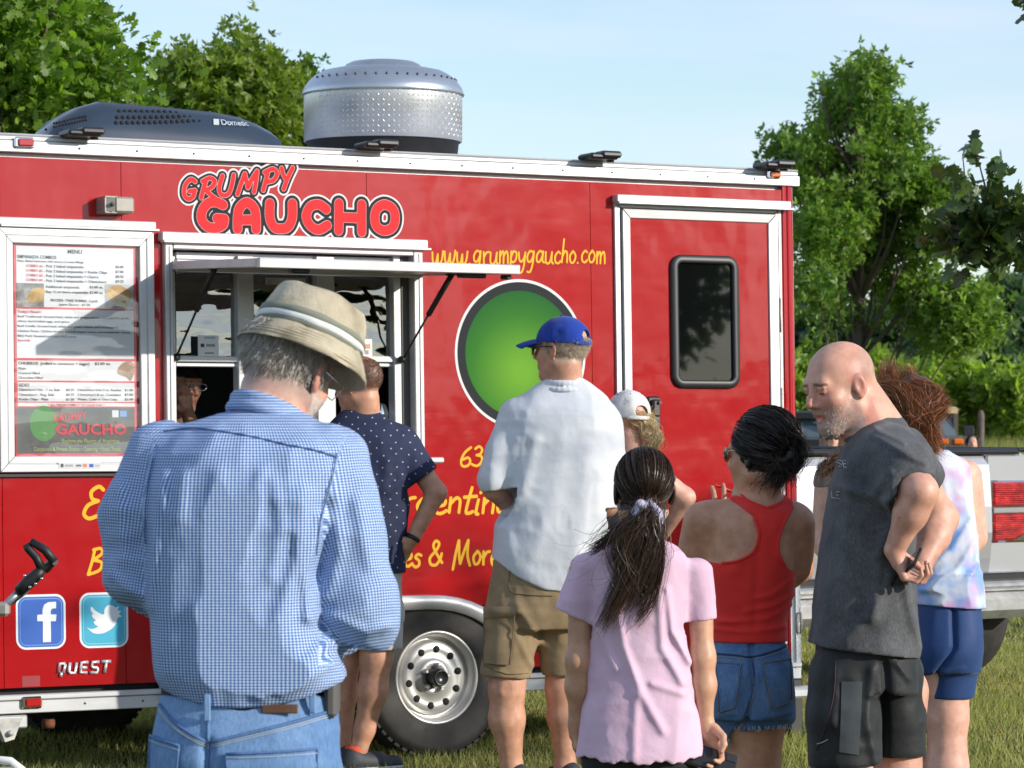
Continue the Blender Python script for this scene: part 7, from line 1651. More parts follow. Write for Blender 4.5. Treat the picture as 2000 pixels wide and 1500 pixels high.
for s_ in (-1, 1):
    mb.tube([hd.pt(s_*.084, -.012, .012), hd.pt(s_*.082, .04, .016), hd.pt(s_*.068, .088, .016)], .0028, 6)
mb.tube([hd.pt(-.068, .088, .014), hd.pt(-.02, .108, .016), hd.pt(.02, .108, .016), hd.pt(.068, .088, .014)], .003, 6)
C_.mb(mb, 'sunglasses', M_BLK_PL); M_DLENS = simple('dark_lens', (.01, .01, .012), .05, coat=1.)
for s_ in (-1, 1):
    mb = MB(); mb.poly([hd.pt(s_*.068, .089, .018), hd.pt(s_*.012, .110, .018), hd.pt(s_*.016, .110, -.012), hd.pt(s_*.055, .096, -.014)]); mb.poly([hd.pt(s_*.069, .087, .018), hd.pt(s_*.072, .07, .014), hd.pt(s_*.064, .082, -.012), hd.pt(s_*.056, .096, -.014)])
    C_.mb(mb, 'sunglass_lens', M_DLENS)
# ---- 4. woman in white cap with a blond bun
D_ = Person(1228, 480, 'woman in white ball cap with blond bun and grey T-shirt, near the trailer door'); J = D_.J
hd = Head(J(1224, 822, 0), (-.50, .86, -.05), (.03, 0, 1), .95)
nk = neck(hd, J(1232, 892, .0), .052, .06)
armR = [J(1278, 925, 0), J(1338, 972, .02), J(1296, 1040, .1)]; h1, p1 = hand_sdf(J(1296, 1040, .1), (-.7, .4, -.3), (0, 1, 0), 1, .5, .9)
armL = [J(1180, 925, .02), J(1168, 1020, 0), J(1215, 1040, .16)]; h2, p2 = hand_sdf(J(1215, 1040, .16), (.8, .3, 0), (0, 0, 1), 1, .5, .9)
lg = [smin(.03, cap(J(x, 1150, dy), D_.K(x+4, .48, dy), .08, .055), cap(D_.K(x+4, .48, dy), D_.K(x+6, .08, dy), .055, .036)) for x, dy in ((1205, 0), (1258, .04))]
D_.add('body', [(smin(.02, hd.sdf(), nk), *bounds([hd.c, J(1232, 892, .0)], .16), .0055), part(smin(.01, chain(armR, [.047, .040, .028]), h1), armR+p1, .07, .006), part(smin(.01, chain(armL, [.047, .04, .028]), h2), armL+p2, .07, .007)]+[(f, *bounds([J(1200, 1150), D_.K(1265, .05, .04)], .1), .010) for f in lg], M_SKIN, skin_color(SK['pink'], [hd]))
tb = D_.rows([(880, 1205, 1258, .0, .055), (892, 1188, 1275, 0, .08), (910, 1172, 1292, 0, .10), (950, 1168, 1292, 0, .11), (1030, 1174, 1284, 0, .11), (1100, 1172, 1286, 0, .11), (1170, 1164, 1294, 0, .12)])
ts = smin(.025, loft(tb, 2.4), cap(J(1278, 925, 0), J(1300, 946, .01), .058, .055), cap(J(1180, 925, .02), J(1174, 970, .01), .058, .056))
tf = garment(ts, wrinkle(51, .007, (11, 11, 3.5)), [(J(1306, 952, .01), (.7, .05, -.7), .1), (J(1172, 985, .01), (-.1, 0, -1), .1)], lambda P: J(0, 1150)[2]-P[:, 2])
D_.add('shirt', [(tf, *bounds([J(1140, 870, -.08), J(1330, 1170, .1)], .06), .0075)], cloth('grey_jersey', (.12, .12, .13)))
sb = smin(.03, loft(D_.rows([(1130, 1166, 1292, 0, .11), (1200, 1160, 1298, 0, .12), (1250, 1164, 1296, 0, .11)]), 2.4), *[chain([J(x, 1230, dy), D_.K(x+3, .60, dy)], [.095, .09]) for x, dy in ((1205, 0), (1258, .04))])
D_.add('shorts', [(garment(sb, wrinkle(52, .005), [(D_.K(1207, .58, 0), (0, 0, -1), .12), (D_.K(1261, .58, .04), (0, 0, -1), .12)]), *bounds([J(1140, 1120, -.08), D_.K(1310, .5, .1)], .05), .010)], cloth('dark_shorts', (.05, .055, .07)))
for x, dy in ((1208, 0), (1262, .04)): shoe(D_, x, 0, dy, (-.5, .8), M_SHOE, size=.9)
M_WCAP = cloth('white_cotton_cap', (.74, .73, .70), var=.1, bmp=.5); ball_cap(D_, hd, M_WCAP, eyelets=M_BLACK, z0=.016, strap=M_WCAP)
mk = lambda q, r: (q[:, 2] < .04) & (q[:, 1] < .03) & (q[:, 2] > -.06)
BL0, BL1 = (.42, .25, .10), (.75, .58, .34)
bun = J(1268, 842, -.05)
L = scalp_strands(hd, 1200, mk, .05, lambda q: np.c_[.09-q[:, 0], -.10-q[:, 1], -.01-q[:, 2]]*6, 9, lift=.12, k=6)
add_strands(D_, 'hair', L, .0011, BL0, BL1, 3)
g = []
for i in range(7):
    a = i*.9; g.append(([hd.pt(.02, -.10, -.01), bun+np.array([.022*math.cos(a), -.01, .022*math.sin(a)]), bun+np.array([.03*math.cos(a+1.5), -.02, .03*math.sin(a+1.5)]), bun+np.array([.02*math.cos(a+3), .0, .02*math.sin(a+3)])], .010))
for i in range(5): g.append(([bun, bun+np.array([.02+.006*i, -.01, -.02]), bun+np.array([.035-.01*i, .0, -.055]), bun+np.array([.015-.008*i, .01, -.075-.006*i])], .012))
add_strands(D_, 'bun', guide_strands(g, 1500, .7, 5, 9, frizz=.0015), .0011, (.50, .32, .14), (.85, .70, .45), 4)
D_.add('bun_core', [part(smin(.02, ell(bun, (.026, .026, .026)), ell(bun+np.array([.018, 0, -.04]), (.022, .02, .026))), [bun], .09, .005)], M_HAIR, lambda V: np.tile(np.array([.40, .27, .13]), (len(V), 1))*(1+.3*vnoise(V, (200, 200, 40), 1))[:, None])
mb = MB(); mb.tube([bun+np.array([.024*math.cos(a)-.004, -.004, -.016+.010*math.sin(a)]) for a in np.linspace(0, 6.283, 14)], .003, 6); D_.mb(mb, 'hair_tie', M_BLACK)

# ---- 5. girl in pink T-shirt with a long ponytail
E_ = Person(1250, 750, 'girl in pale pink T-shirt with long dark ponytail and lilac scrunchie'); J = E_.J
hd = Head(J(1256, 962, 0), (-.18, .98, -.06), (0, 0.02, 1), .95)
nk = neck(hd, J(1246, 1062, .01), .040, .05)
armL = [J(1138, 1115, .0), J(1130, 1290, -.01), J(1126, 1415, .03)]; armR = [J(1366, 1125, 0), J(1372, 1285, -.01), J(1378, 1418, .0)]
h1, p1 = hand_sdf(J(1125, 1413, .03), (.02, .1, -1), (1, .1, 0), -1, .35, .82); h2, p2 = hand_sdf(J(1379, 1414, -.0), (.22, -.1, -.95), (-.5, -1, -.15), -1, .62, .86, thumb=.3)
lg = [smin(.02, cap(E_.K(x, .66, 0), E_.K(x-2, .40, 0), .068, .046), cap(E_.K(x-2, .40, 0), E_.K(x-2, .30, 0), .046, .046), cap(E_.K(x-2, .3, 0), E_.K(x-2, .07, 0), .045, .030)) for x in (1196, 1302)]
E_.add('body', [(smin(.02, hd.sdf(), nk), *bounds([hd.c, J(1246, 1062, .0)], .15), .0045), part(smin(.012, smin(.03, cap(armL[0], armL[1], .036, .0285), cap(armL[1], (armL[1]*.6+armL[2]*.4), .030, .029), cap((armL[1]*.6+armL[2]*.4), armL[2], .028, .0205)), h1), armL+p1, .07, .0045),
  part(smin(.012, smin(.03, cap(armR[0], armR[1], .036, .0285), cap(armR[1], (armR[1]*.6+armR[2]*.4), .030, .029), cap((armR[1]*.6+armR[2]*.4), armR[2], .028, .0205)), h2), armR+p2, .07, .0038)]+[(f, *bounds([E_.K(x, .7), E_.K(x, .04)], .09), .008) for f, x in zip(lg, (1196, 1302))], M_SKIN, skin_color(SK['olive'], [hd], lambda q: (((q[:, 2] > -.05) & (q[:, 1] < .03)).astype(float), (.045, .025, .018))))
tb = E_.rows([(1052, 1206, 1290, .01, .045), (1062, 1180, 1316, .01, .062), (1076, 1158, 1338, 0, .078), (1100, 1148, 1350, 0, .088), (1150, 1150, 1346, 0, .092), (1250, 1153, 1343, 0, .092), (1340, 1146, 1354, 0, .10), (1420, 1134, 1368, 0, .112), (1500, 1122, 1382, 0, .125), (1540, 1120, 1384, 0, .125)])
ts = smin(.02, loft(tb, 2.3), smin(.02, cap(J(1144, 1112, 0), J(1120, 1195, -.0), .046, .050)), cap(J(1360, 1118, 0), J(1370, 1205, -.0), .044, .040))
relE = wrinkle(61, .009, (15, 15, 3.2), .002, [([J(1300, 1150), J(1310, 1230), J(1345, 1290)], .010, .010), ([J(1285, 1160), J(1290, 1260), J(1330, 1330)], .012, .009), ([J(1195, 1130), J(1215, 1260), J(1250, 1350), J(1290, 1420)], .012, .009), ([J(1240, 1350), J(1235, 1470)], .012, .006), ([J(1160, 1210), J(1200, 1300)], .012, .007), ([J(1270, 1330), J(1330, 1350)], .010, .006), ([J(1180, 1080), J(1190, 1140)], .008, .006)])
def hemE(P): return J(0, 1483)[2]+.004*np.sin(P[:, 0]*70)+.0025*np.sin(P[:, 0]*210)+.012*np.clip(((P[:, 0]-J(1255, 840)[0])/.17)**2, 0, 1)-P[:, 2]
tf = garment(ts, relE, [(J(1112, 1200, 0), (-.42, 0, -.9), .085), (J(1371, 1211, 0), (.10, 0, -1), .07)], hemE, wall=.011)
E_.add('shirt', [(tf, *bounds([J(1075, 1045, -.06), J(1405, 1500, .06)], .075), .0045)], cloth('pale_pink_cotton', (.66, .43, .56), (.74, .52, .64), var=.04, bmp=.4, vs=4))
E_.add('shorts', [(smin(.02, loft(E_.rows([(1400, 1150, 1352, 0, .09), (1480, 1140, 1362, 0, .095), (1500, 1140, 1362, 0, .09)]), 2.3), *[cap(E_.K(x, .64), E_.K(x, .585), .078, .076) for x in (1196, 1302)]), *bounds([J(1130, 1390, -.06), E_.K(1370, .5, .06)], .05), .008)], simple('black_jersey', (.015, .015, .018), .8))
for x in (1194, 1300): shoe(E_, x, 0, 0, (-.1, 1), simple('white_trainer', (.6, .6, .6), .6), size=.85)
# sleek hair swept to the scrunchie, then a long tail
D0, D1 = (.020, .010, .006), (.10, .052, .030)
tie = J(1266, 1002, -.10); r = np.random.default_rng(12); n = 3600
u = r.normal(0, 1, (n*2, 3)); u /= np.linalg.norm(u, axis=1)[:, None]; q = np.array([0, -.014, .036])+u*np.array([.0790, .1015, .0885]); front = q[:, 1] < .055+.6*(q[:, 2]-.03); m = front & (q[:, 2] > -.055) & ((q[:, 1] < .0) | (q[:, 2] > .015)); q = q[m][:n]
tl = (tie-hd.c)@hd.R/hd.k; K_ = 10; T = np.linspace(0, 1, K_)
c0 = np.array([0, -.014, .036]); rad = np.array([.0800, .1025, .0895]); a = (q-c0)/rad; b = (tl-c0)/rad; bn = b/np.linalg.norm(b)
om = np.arccos(np.clip(a@bn, -1, 1))[:, None, None]; tt = T[None, :, None]; sl = (np.sin((1-tt)*om)*a[:, None]+np.sin(tt*om)*bn)/np.sin(om); rr_ = 1+.0*tt; Lh = c0+sl*rad*(1+.03*np.sin(tt*3.14)+r.uniform(0, .02, (len(q), 1, 1))); w = np.clip((tt-.85)/.15, 0, 1); Lh = Lh*(1-w)+tl*w+r.normal(0, .004, (len(q), 1, 3))*w
add_strands(E_, 'hair', hd.c+(Lh*hd.k)@hd.R.T, .0010, D0, D1, 3)
tail = [([tie, J(1262, 1030, -.115), J(1240, 1060, -.12), J(1225, 1110, -.118), J(1205, 1165, -.115), J(1182, 1212, -.11)], .017), ([tie, J(1270, 1035, -.115), J(1262, 1070, -.12), J(1250, 1110, -.118), J(1235, 1140, -.115), J(1215, 1175, -.112)], .022),
  ([tie, J(1240, 1025, -.115), J(1205, 1040, -.115), J(1180, 1060, -.10), J(1160, 1072, -.09)], .012), ([tie, J(1280, 1035, -.115), J(1292, 1075, -.115), J(1288, 1120, -.115), J(1275, 1170, -.112), J(1245, 1208, -.108)], .008), ([tie, J(1245, 1035, -.118), J(1215, 1065, -.12), J(1222, 1105, -.118), J(1240, 1130, -.116)], .022), ([tie, J(1268, 1040, -.118), J(1280, 1075, -.12), J(1262, 1105, -.12)], .020)]
add_strands(E_, 'ponytail', guide_strands(tail, 4600, .78, 7, 12, tip=.85, frizz=.0012), .0008, D0, D1, 6)
fly = [([tie, J(1230, 1040, -.12), J(1195, 1070, -.11), J(1165, 1085, -.10), J(1140, 1078, -.09)], .02), ([tie, J(1260, 1060, -.12), J(1238, 1130, -.12), J(1225, 1170, -.118)], .03), ([tie, J(1225, 1050, -.12), J(1200, 1100, -.12), J(1215, 1130, -.118), J(1260, 1110, -.118)], .03)]
add_strands(E_, 'flyaway_hair', guide_strands(fly, 60, 1.1, 17, 12, tip=1.5, curl=.006), .0007, D0, D1, 8)
sc = []
for i in range(26):
    a = i/25*2*math.pi; rr_ = .024+.004*math.sin(a*6); sc.append(tie+np.array([rr_*1.15*math.cos(a), -.012+.006*math.sin(a*5), rr_*.8*math.sin(a)-.002-.35*rr_*math.cos(a)]))
scf = smin(.006, *[cap(sc[i], sc[i+1], .0115+.0035*math.sin(i*2.4), .0115+.0035*math.sin(i*2.4+2.4)) for i in range(25)])
E_.add('scrunchie', [part(lambda P: scf(P)-.0014*ridged(P, 160, 2), sc, .03, .0028)], cloth('lilac_satin', (.50, .48, .62), bmp=.4, rough=.6))
# phone held in her right hand
def phone(label, c, d, n, case=(.012, .012, .014)):
    d = Vector(d).normalized(); n = Vector(n); n = (n-d*n.dot(d)).normalized(); x = d.cross(n); M = Matrix(((x.x, n.x, d.x, c[0]), (x.y, n.y, d.y, c[1]), (x.z, n.z, d.z, c[2]), (0, 0, 0, 1)))
    r = empty('phone', label=label, cat='phone'); r.matrix_world = M
    MB().box((-.036, -.004, -.074), (.036, .004, .074), bev=.0035).build('case', simple('phone_case', case, .35), r); MB().box((-.033, -.0052, -.071), (.033, -.0041, .071), bev=.0003).build('screen', simple('phone_glass', (.006, .006, .008), .05, coat=1.), r)
    MB().box((.0362, -.0015, .0), (.0375, .0015, .03)).build('side_button', M_CHROME, r); MB().box((-.030, .0041, .042), (-.008, .0062, .068), bev=.001).build('camera_island', M_BLK_PL, r); return r
phone('black phone held low in the right hand of the girl in pink', J(1386, 1482, -.045), (.93, .1, -.30), (.25, -.75, .62))

# ---- 6. woman in red racerback top
F_ = Person(1462, 680, 'woman in red racerback tank top and denim shorts with black hair up'); J = F_.J
hd = Head(J(1486, 893, -.0), (-.76, .64, -.06), (.02, 0, 1), .98)
nk = neck(hd, J(1480, 990, .01), .047, .058)
sh = F_.rows([(972, 1448, 1508, .01, .05), (984, 1425, 1530, .01, .07), (998, 1392, 1552, 0, .085), (1020, 1376, 1560, 0, .10), (1060, 1376, 1556, 0, .105), (1110, 1376, 1552, 0, .108), (1160, 1380, 1544, 0, .105), (1200, 1384, 1534, 0, .10), (1250, 1386, 1534, 0, .105), (1300, 1378, 1545, 0, .12), (1380, 1375, 1548, 0, .12)])
tor = loft(sh, 2.3)
armL = [J(1372, 1018, .0), J(1346, 1118, .04), J(1400, 1060, .22)]; armR = [J(1556, 1022, .0), J(1560, 1110, .02), J(1520, 1150, .18)]
h1, p1 = hand_sdf(J(1404, 1052, .22), (.25, -.1, 1), (-.2, 1, 0), 1, .35, .95, spread=.22); h2, p2 = hand_sdf(J(1520, 1150, .18), (-.9, .3, 0), (0, 0, 1), 1, .5, .95)
upper = smin(.03, tor, cap(armL[0], armL[1], .056, .045), cap(armR[0], armR[1], .054, .044), cap(J(1480, 985, .01), J(1400, 1008, 0), .03, .045), cap(J(1480, 985, .01), J(1540, 1010, 0), .03, .045), nk, hd.sdf())
bk = [([J(1471, 1010), J(1474, 1100), J(1468, 1220)], .012, -.005), ([J(1425, 1030), J(1440, 1070), J(1430, 1110)], .020, .007), ([J(1510, 1030), J(1520, 1080)], .016, .006), ([J(1392, 1020), J(1388, 1090)], .010, -.006)]
rel0 = wrinkle(0, 0, folds=bk, amp2=0.)
up_f = lambda P: upper(P)-np.where(P[:, 1] < F_.Y+.02, rel0(P), 0)
lgs = []
for x, dy in ((1432, .03), (1482, -.02)): lgs.append(smin(.04, cap(J(x, 1380, dy), F_.K(x-2, .48, dy), .088, .060), cap(F_.K(x-2, .48, dy), F_.K(x-2, .34, dy), .056, .058), cap(F_.K(x-2, .34, dy), F_.K(x-2, .08, dy), .056, .036)))
scF = lambda q: (((q[:, 2] > -.045) & (q[:, 1] < .04) & ((q[:, 1] < .0) | (q[:, 2] > .02))).astype(float), (.02, .013, .011))
F_.add('body', [(up_f, *bounds([J(1340, 800, -.05), J(1580, 1170, .12)], .09), .0055), part(smin(.012, chain([armL[1], armL[2]], [.042, .026]), h1), armL[1:]+p1, .07, .0045), part(smin(.012, chain([armR[1], armR[2]], [.042, .026]), h2), armR[1:]+p2, .07, .006), (smin(.04, *lgs), *bounds([J(1420, 1380, 0), F_.K(1500, .05)], .12), .008)], M_SKIN, skin_color(SK['brown'], [hd], scF))
def poly3(P, pts, J):
    """signed distance to a polygon drawn in the image plane of a person (x, z)"""
    A_ = np.array([[J(*p)[0], J(*p)[2]] for p in pts]); X = np.c_[P[:, 0], P[:, 2]]; d = np.full(len(P), 9.); ins = np.zeros(len(P), bool)
    for i in range(len(A_)):
        a, b = A_[i], A_[(i+1) % len(A_)]; ab = b-a; t = np.clip(((X-a)@ab)/max(ab@ab, 1e-12), 0, 1); d = np.minimum(d, np.linalg.norm(X-a-t[:, None]*ab, axis=1)); c_ = (a[1] > X[:, 1]) != (b[1] > X[:, 1]); ins ^= c_ & (X[:, 0] < (b[0]-a[0])*(X[:, 1]-a[1])/(b[1]-a[1]+1e-12)+a[0])
    return np.where(ins, -d, d)
tank = [(1418, 950), (1440, 958), (1459, 974), (1495, 988), (1526, 976), (1545, 960), (1548, 985), (1531, 1012), (1517, 1046), (1516, 1078), (1530, 1104), (1566, 1124), (1566, 1252), (1370, 1252), (1364, 1094), (1405, 1098), (1440, 1091), (1467, 1073), (1477, 1040), (1468, 1008), (1425, 975)]
tin = smin(.03, tor, cap(J(1480, 985, .01), J(1400, 1008, 0), .03, .045), cap(J(1480, 985, .01), J(1540, 1010, 0), .03, .045), cap(armL[0], J(1366, 1040, .01), .050, .046), cap(armR[0], J(1558, 1045, .01), .048, .044))
relF = wrinkle(71, .003, (9, 9, 9), .0012, [([J(1552, 1160), J(1500, 1182), J(1450, 1190)], .008, .006), ([J(1550, 1180), J(1490, 1205), J(1400, 1212)], .008, .005), ([J(1545, 1130), J(1500, 1160), J(1470, 1165)], .008, .005), ([J(1385, 1225), J(1450, 1230), J(1530, 1222)], .007, .005), ([J(1380, 1205), J(1430, 1212)], .007, .004)])
def tank_f(P):
    d = tin(P)-np.where(P[:, 1] < F_.Y+.02, rel0(P), 0); d0 = d-.0055; d0 = d0-relF(P)-.0; return np.maximum(np.maximum(d0, poly3(P, tank, J)), -(d+.010))
M_REDT = cloth('red_rib_cotton', (.78, .035, .028), var=.06, bmp=.2)
F_.add('tank_top', [(tank_f, *bounds([J(1350, 950, -.06), J(1580, 1262, .1)], .07), .0045)], M_REDT)
for pts in (tank[13:20][::-1], tank[6:11], tank[0:6]):
    stitch(F_, 'binding', [project(tank_f, J(x+(0), y, 0), off=.001) for x, y in crom([(a*.97+1490*.03, b*.97+1060*.03+(1 if b < 1000 else 0)) for a, b in pts], 4)], M_REDT, .0042)
SR = F_.rows([(1236, 1393, 1527, 0, .096), (1252, 1390, 1531, 0, .104), (1270, 1382, 1540, 0, .118), (1310, 1374, 1548, -.01, .135), (1360, 1372, 1548, -.015, .142), (1400, 1376, 1548, -.01, .13)])
sb = smin(.02, loft(SR, 2.5), cap(J(1434, 1370, .02), J(1430, 1425, .02), .096, .092), cap(J(1484, 1365, -.02), J(1485, 1400, -.02), .100, .098))
relD = wrinkle(73, .003, (10, 10, 6), .0015, [([J(1462, 1250), J(1464, 1330), J(1452, 1400), J(1425, 1440)], .009, -.014), ([J(1462, 1395), J(1500, 1392), J(1540, 1385)], .008, .005), ([J(1440, 1380), J(1400, 1390)], .008, .005)])
def hemF(P): return np.where(P[:, 0] < J(1424, 840)[0], J(0, 1446)[2], J(0, 1417)[2]-.012*np.clip((J(1500, 840)[0]-P[:, 0])/.1, -1, 1))+.002*np.sin(P[:, 0]*400)-P[:, 2]
shf_ = garment(sb, relD, [], lambda P: np.maximum(hemF(P), P[:, 2]-J(0, 1246)[2]), wall=.012)
M_DN2 = denim('blue_denim', (.04, .10, .23), (.17, .29, .48)); M_DN2D = denim('blue_denim_seam', (.02, .045, .11), (.05, .10, .2)); M_TH2 = simple('tan_thread', (.40, .30, .18), .8)
F_.add('shorts', [(shf_, *bounds([J(1360, 1230, -.08), J(1560, 1460, .1)], .07), .0048)], M_DN2)
def onF(pts, off=.002): return [project(shf_, J(x, y, 0), off=off) for x, y in crom(pts, 5)]
for q in (((1392, 1288), (1440, 1290), (1428, 1372), (1398, 1384)), ((1482, 1288), (1541, 1282), (1542, 1362), (1500, 1376))):
    patch(F_, 'pocket', shf_, q, M_DN2, .0035, step=9)
    for a, b in ((0, 1), (1, 2), (2, 3), (3, 0)): stitch(F_, 'pocket_edge', onF([q[a], tuple((np.array(q[a])+np.array(q[b]))/2), q[b]], .0045), M_DN2D, .0018); stitch(F_, 'thread', onF([q[a], tuple((np.array(q[a])+np.array(q[b]))/2), q[b]], .0060), M_TH2, .0008)
for pts in ([(1386, 1272), (1430, 1274), (1462, 1277), (1500, 1268), (1536, 1258)], [(1462, 1277), (1466, 1310), (1462, 1350), (1450, 1385)]): stitch(F_, 'seam', onF(pts, .002), M_DN2D, .0026); stitch(F_, 'thread', onF([(x, y+5) for x, y in pts], .0035), M_TH2, .0008)
rr = random.Random(3); mb = MB()
for i in range(90):
    left = i < 30; x = rr.uniform(1396, 1424) if left else rr.uniform(1428, 1542); y = (1443 if left else 1414+(1500-x)*.03); p = project(shf_, J(x, y-4, 0), off=.001); l = rr.uniform(.004, .012)*(1.5 if left else 1); mb.tube([p, p+np.array([rr.uniform(-.004, .004), -.003, -l*.6-.004]), p+np.array([rr.uniform(-.008, .008), -.002, -l-.006])], .0006, 4)
F_.mb(mb, 'frayed_hem', simple('frayed_thread', (.5, .55, .6), .9), kind='stuff')
for x in (1430, 1480): shoe(F_, x, 0, 0, (-.3, 1), M_SHOE, size=.9)
# black hair gathered up at the back
B0, B1 = (.006, .005, .005), (.035, .024, .020); bn_ = J(1537, 882, -.055)
hc = F_.add('hair_cap', [part(lambda P: np.maximum(smin(.03, ell(hd.pt(0, -.022, .045), (.088, .090, .096)), ell(bn_, (.045, .040, .058)), ell(hd.pt(0, -.06, -.015), (.055, .05, .05)))(P)-.006*ridged(P, 26, 4)-.003*vnoise(P, 70, 2), ((P-hd.c)@hd.R)[:, 1]-.052-.5*np.maximum(((P-hd.c)@hd.R)[:, 2]-.04, 0)), [hd.c, bn_], .16, .0055)], M_HAIR, lambda V: np.array([.012, .009, .008])*(1+.6*vnoise(V, (60, 60, 220), 2))[:, None])
r = np.random.default_rng(2); n = 2600; u = r.normal(0, 1, (n*2, 3)); u /= np.linalg.norm(u, axis=1)[:, None]; c0 = np.array([0, -.022, .045]); rad = np.array([.090, .100, .098]); q = c0+u*rad; m = (q[:, 1] < .06+.5*(q[:, 2]-.05)) & (q[:, 2] > -.055) & ((q[:, 1] < .02) | (q[:, 2] > .03)); a = u[m][:n]; b = ((bn_-hd.c)@hd.R/hd.k-c0)/rad; bn = b/np.linalg.norm(b); T = np.linspace(0, 1, 9)[None, :, None]
om = np.arccos(np.clip(a@bn, -.99, 1))[:, None, None]; sl = (np.sin((1-T)*om)*a[:, None]+np.sin(T*om)*bn)/np.sin(om+1e-6); Lh = c0+sl*rad*(1.02+.05*np.sin(T*3.14)+r.uniform(0, .05, (len(a), 1, 1)))+r.normal(0, .003, (len(a), 9, 3))*T
add_strands(F_, 'hair', hd.c+(Lh*hd.k)@hd.R.T, .0012, B0, B1, 3)
g = []
for i in range(12):
    a = i*.55; ra = .036+.008*math.sin(i*2.3); g.append(([hd.pt(0, -.1, .02), bn_+np.array([ra*math.cos(a), -.03, ra*math.sin(a)*1.2]), bn_+np.array([ra*1.1*math.cos(a+1.4), -.02, ra*1.4*math.sin(a+1.4)]), bn_+np.array([ra*.9*math.cos(a+2.8), .0, ra*1.2*math.sin(a+2.8)])], .010))
for px, py in ((1545, 935), (1530, 948), (1512, 952), (1558, 905), (1552, 850), (1500, 950), (1478, 948)): g.append(([bn_+np.array([-.02, 0, -.02]), J((px+1530)/2, (py+900)/2, -.06), J(px, py, -.05)], .012))
add_strands(F_, 'bun', guide_strands(g, 3600, .9, 5, 9, curl=.008, frizz=.002), .0008, B0, (.05, .035, .028), 4)
mb = MB()
for s_ in (-1, 1): mb.tube([hd.pt(s_*.080, -.005, .018), hd.pt(s_*.078, .05, .022), hd.pt(s_*.066, .088, .018)], .0016, 6); mb.tube([hd.pt(s_*(.038+.026*math.cos(a)), .101-.010*abs(math.cos(a)) if False else .104-.018*((1+s_*0)*(.038+.026*math.cos(a))/.064)**2, .012+.020*math.sin(a)) for a in np.linspace(0, 6.283, 16)], .0014, 6)
F_.mb(mb, 'sunglasses', simple('gold_wire', (.6, .42, .2), .2, 1.)); M_ALENS = simple('amber_dark_lens', (.06, .02, .012), .05, coat=1.)
for s_ in (-1, 1):
    mb = MB(); mb.poly([hd.pt(s_*(.038+.025*math.cos(a)), .104-.018*((.038+.025*math.cos(a))/.064)**2, .012+.019*math.sin(a)) for a in np.linspace(0, 6.283, 16)[:-1]])
    F_.mb(mb, 'sunglass_lens', M_ALENS)

# ---- 7. bald man in grey T-shirt
G_ = Person(1690, 700, 'bald smiling man with grey beard in charcoal T-shirt, hands on hips'); J = G_.J
hd = Head(J(1640, 757, 0), (-.815, -.50, -.27), (-.05, 0, 1), 1.03)
nk = smin(.03, cap(hd.pt(0, -.026, -.05), J(1700, 862, .02), .064, .078), cap(hd.pt(0, -.05, .0), J(1716, 840, .03), .055, .075))
aN = [J(1752, 905, -.17), J(1797, 960, -.27), J(1748, 1072, -.21)]; aF = [J(1775, 905, .17), J(1838, 1012, .24), J(1796, 1112, .12)]
hN, pN = hand_sdf(J(1746, 1076, -.212), (.30, .10, -.62), (.85, -.25, .35), -1, .95, 1.0, spread=.05, thumb=.3)
hF, pF = hand_sdf(J(1790, 1114, .12), (-.9, .1, -.3), (0, -1, 0), 1, .4)
lgs = [smin(.03, cap(G_.K(x, .70, dy), G_.K(x, .48, dy), .09, .066), cap(G_.K(x, .48, dy), G_.K(x, .34, dy), .062, .064), cap(G_.K(x, .34, dy), G_.K(x, .08, dy), .062, .040)) for x, dy in ((1655, -.08), (1752, .10))]
def beardG(q):
    jaw = (q[:, 2] < .012-.35*np.maximum(q[:, 1]-.02, 0)*2.2) & (q[:, 1] > -.004) & (q[:, 2] > -.118); must = (np.abs(q[:, 0]) < .036) & (q[:, 2] < -.032) & (q[:, 2] > -.052) & (q[:, 1] > .07); lipz = (np.abs(q[:, 0]) < .026) & (np.abs(q[:, 2]+.059) < .0095) & (q[:, 1] > .075)
    cheek = (q[:, 1] > .045) & (q[:, 2] > -.030) & (np.abs(q[:, 0]) < .075); w = (jaw & ~cheek) | must; w = w & ~lipz
    return w.astype(float)*np.clip(.28+.42*np.clip((-.03-q[:, 2])/.06, 0, 1)+.15*must, 0, .85), (.36, .31, .29)
scG = lambda q: (((q[:, 2] > .0) & (q[:, 2] < .085-.2*q[:, 1]) & (q[:, 1] < .012) ).astype(float)*.38*np.clip((.012-q[:, 1])/.03, 0, 1)*np.clip((.09-.2*q[:, 1]-q[:, 2])/.03, 0, 1)*np.clip(q[:, 2]/.02, 0, 1), (.30, .24, .21))
G_.add('body', [(smin(.018, hd.sdf(smile=True), nk), *bounds([hd.c, J(1705, 860, .02)], .165), .0034),
  part(smin(.012, smin(.03, cap(aN[0], aN[1], .056, .043), cap(aN[1], aN[1]*.65+aN[2]*.35, .045, .044), cap(aN[1]*.65+aN[2]*.35, aN[2], .043, .029)), hN), aN+pN, .07, .0042), part(smin(.012, smin(.03, cap(aF[0], aF[1], .055, .045), cap(aF[1], aF[1]*.65+aF[2]*.35, .045, .045), cap(aF[1]*.65+aF[2]*.35, aF[2], .043, .03)), hF), aF+pF, .07, .006),
  (smin(.001, *lgs), *bounds([G_.K(1655, .72, -.08), G_.K(1752, .05, .1)], .12), .009)], M_SKIN, skin_color((.68, .38, .28), [hd], scG, beardG, blush=.4, down=True))
r_ = np.random.default_rng(4); n_ = 2600; q = np.c_[r_.uniform(-.078, .078, n_), r_.uniform(.0, .10, n_), r_.uniform(-.115, .0, n_)]; f_ = hd.sdf(); 
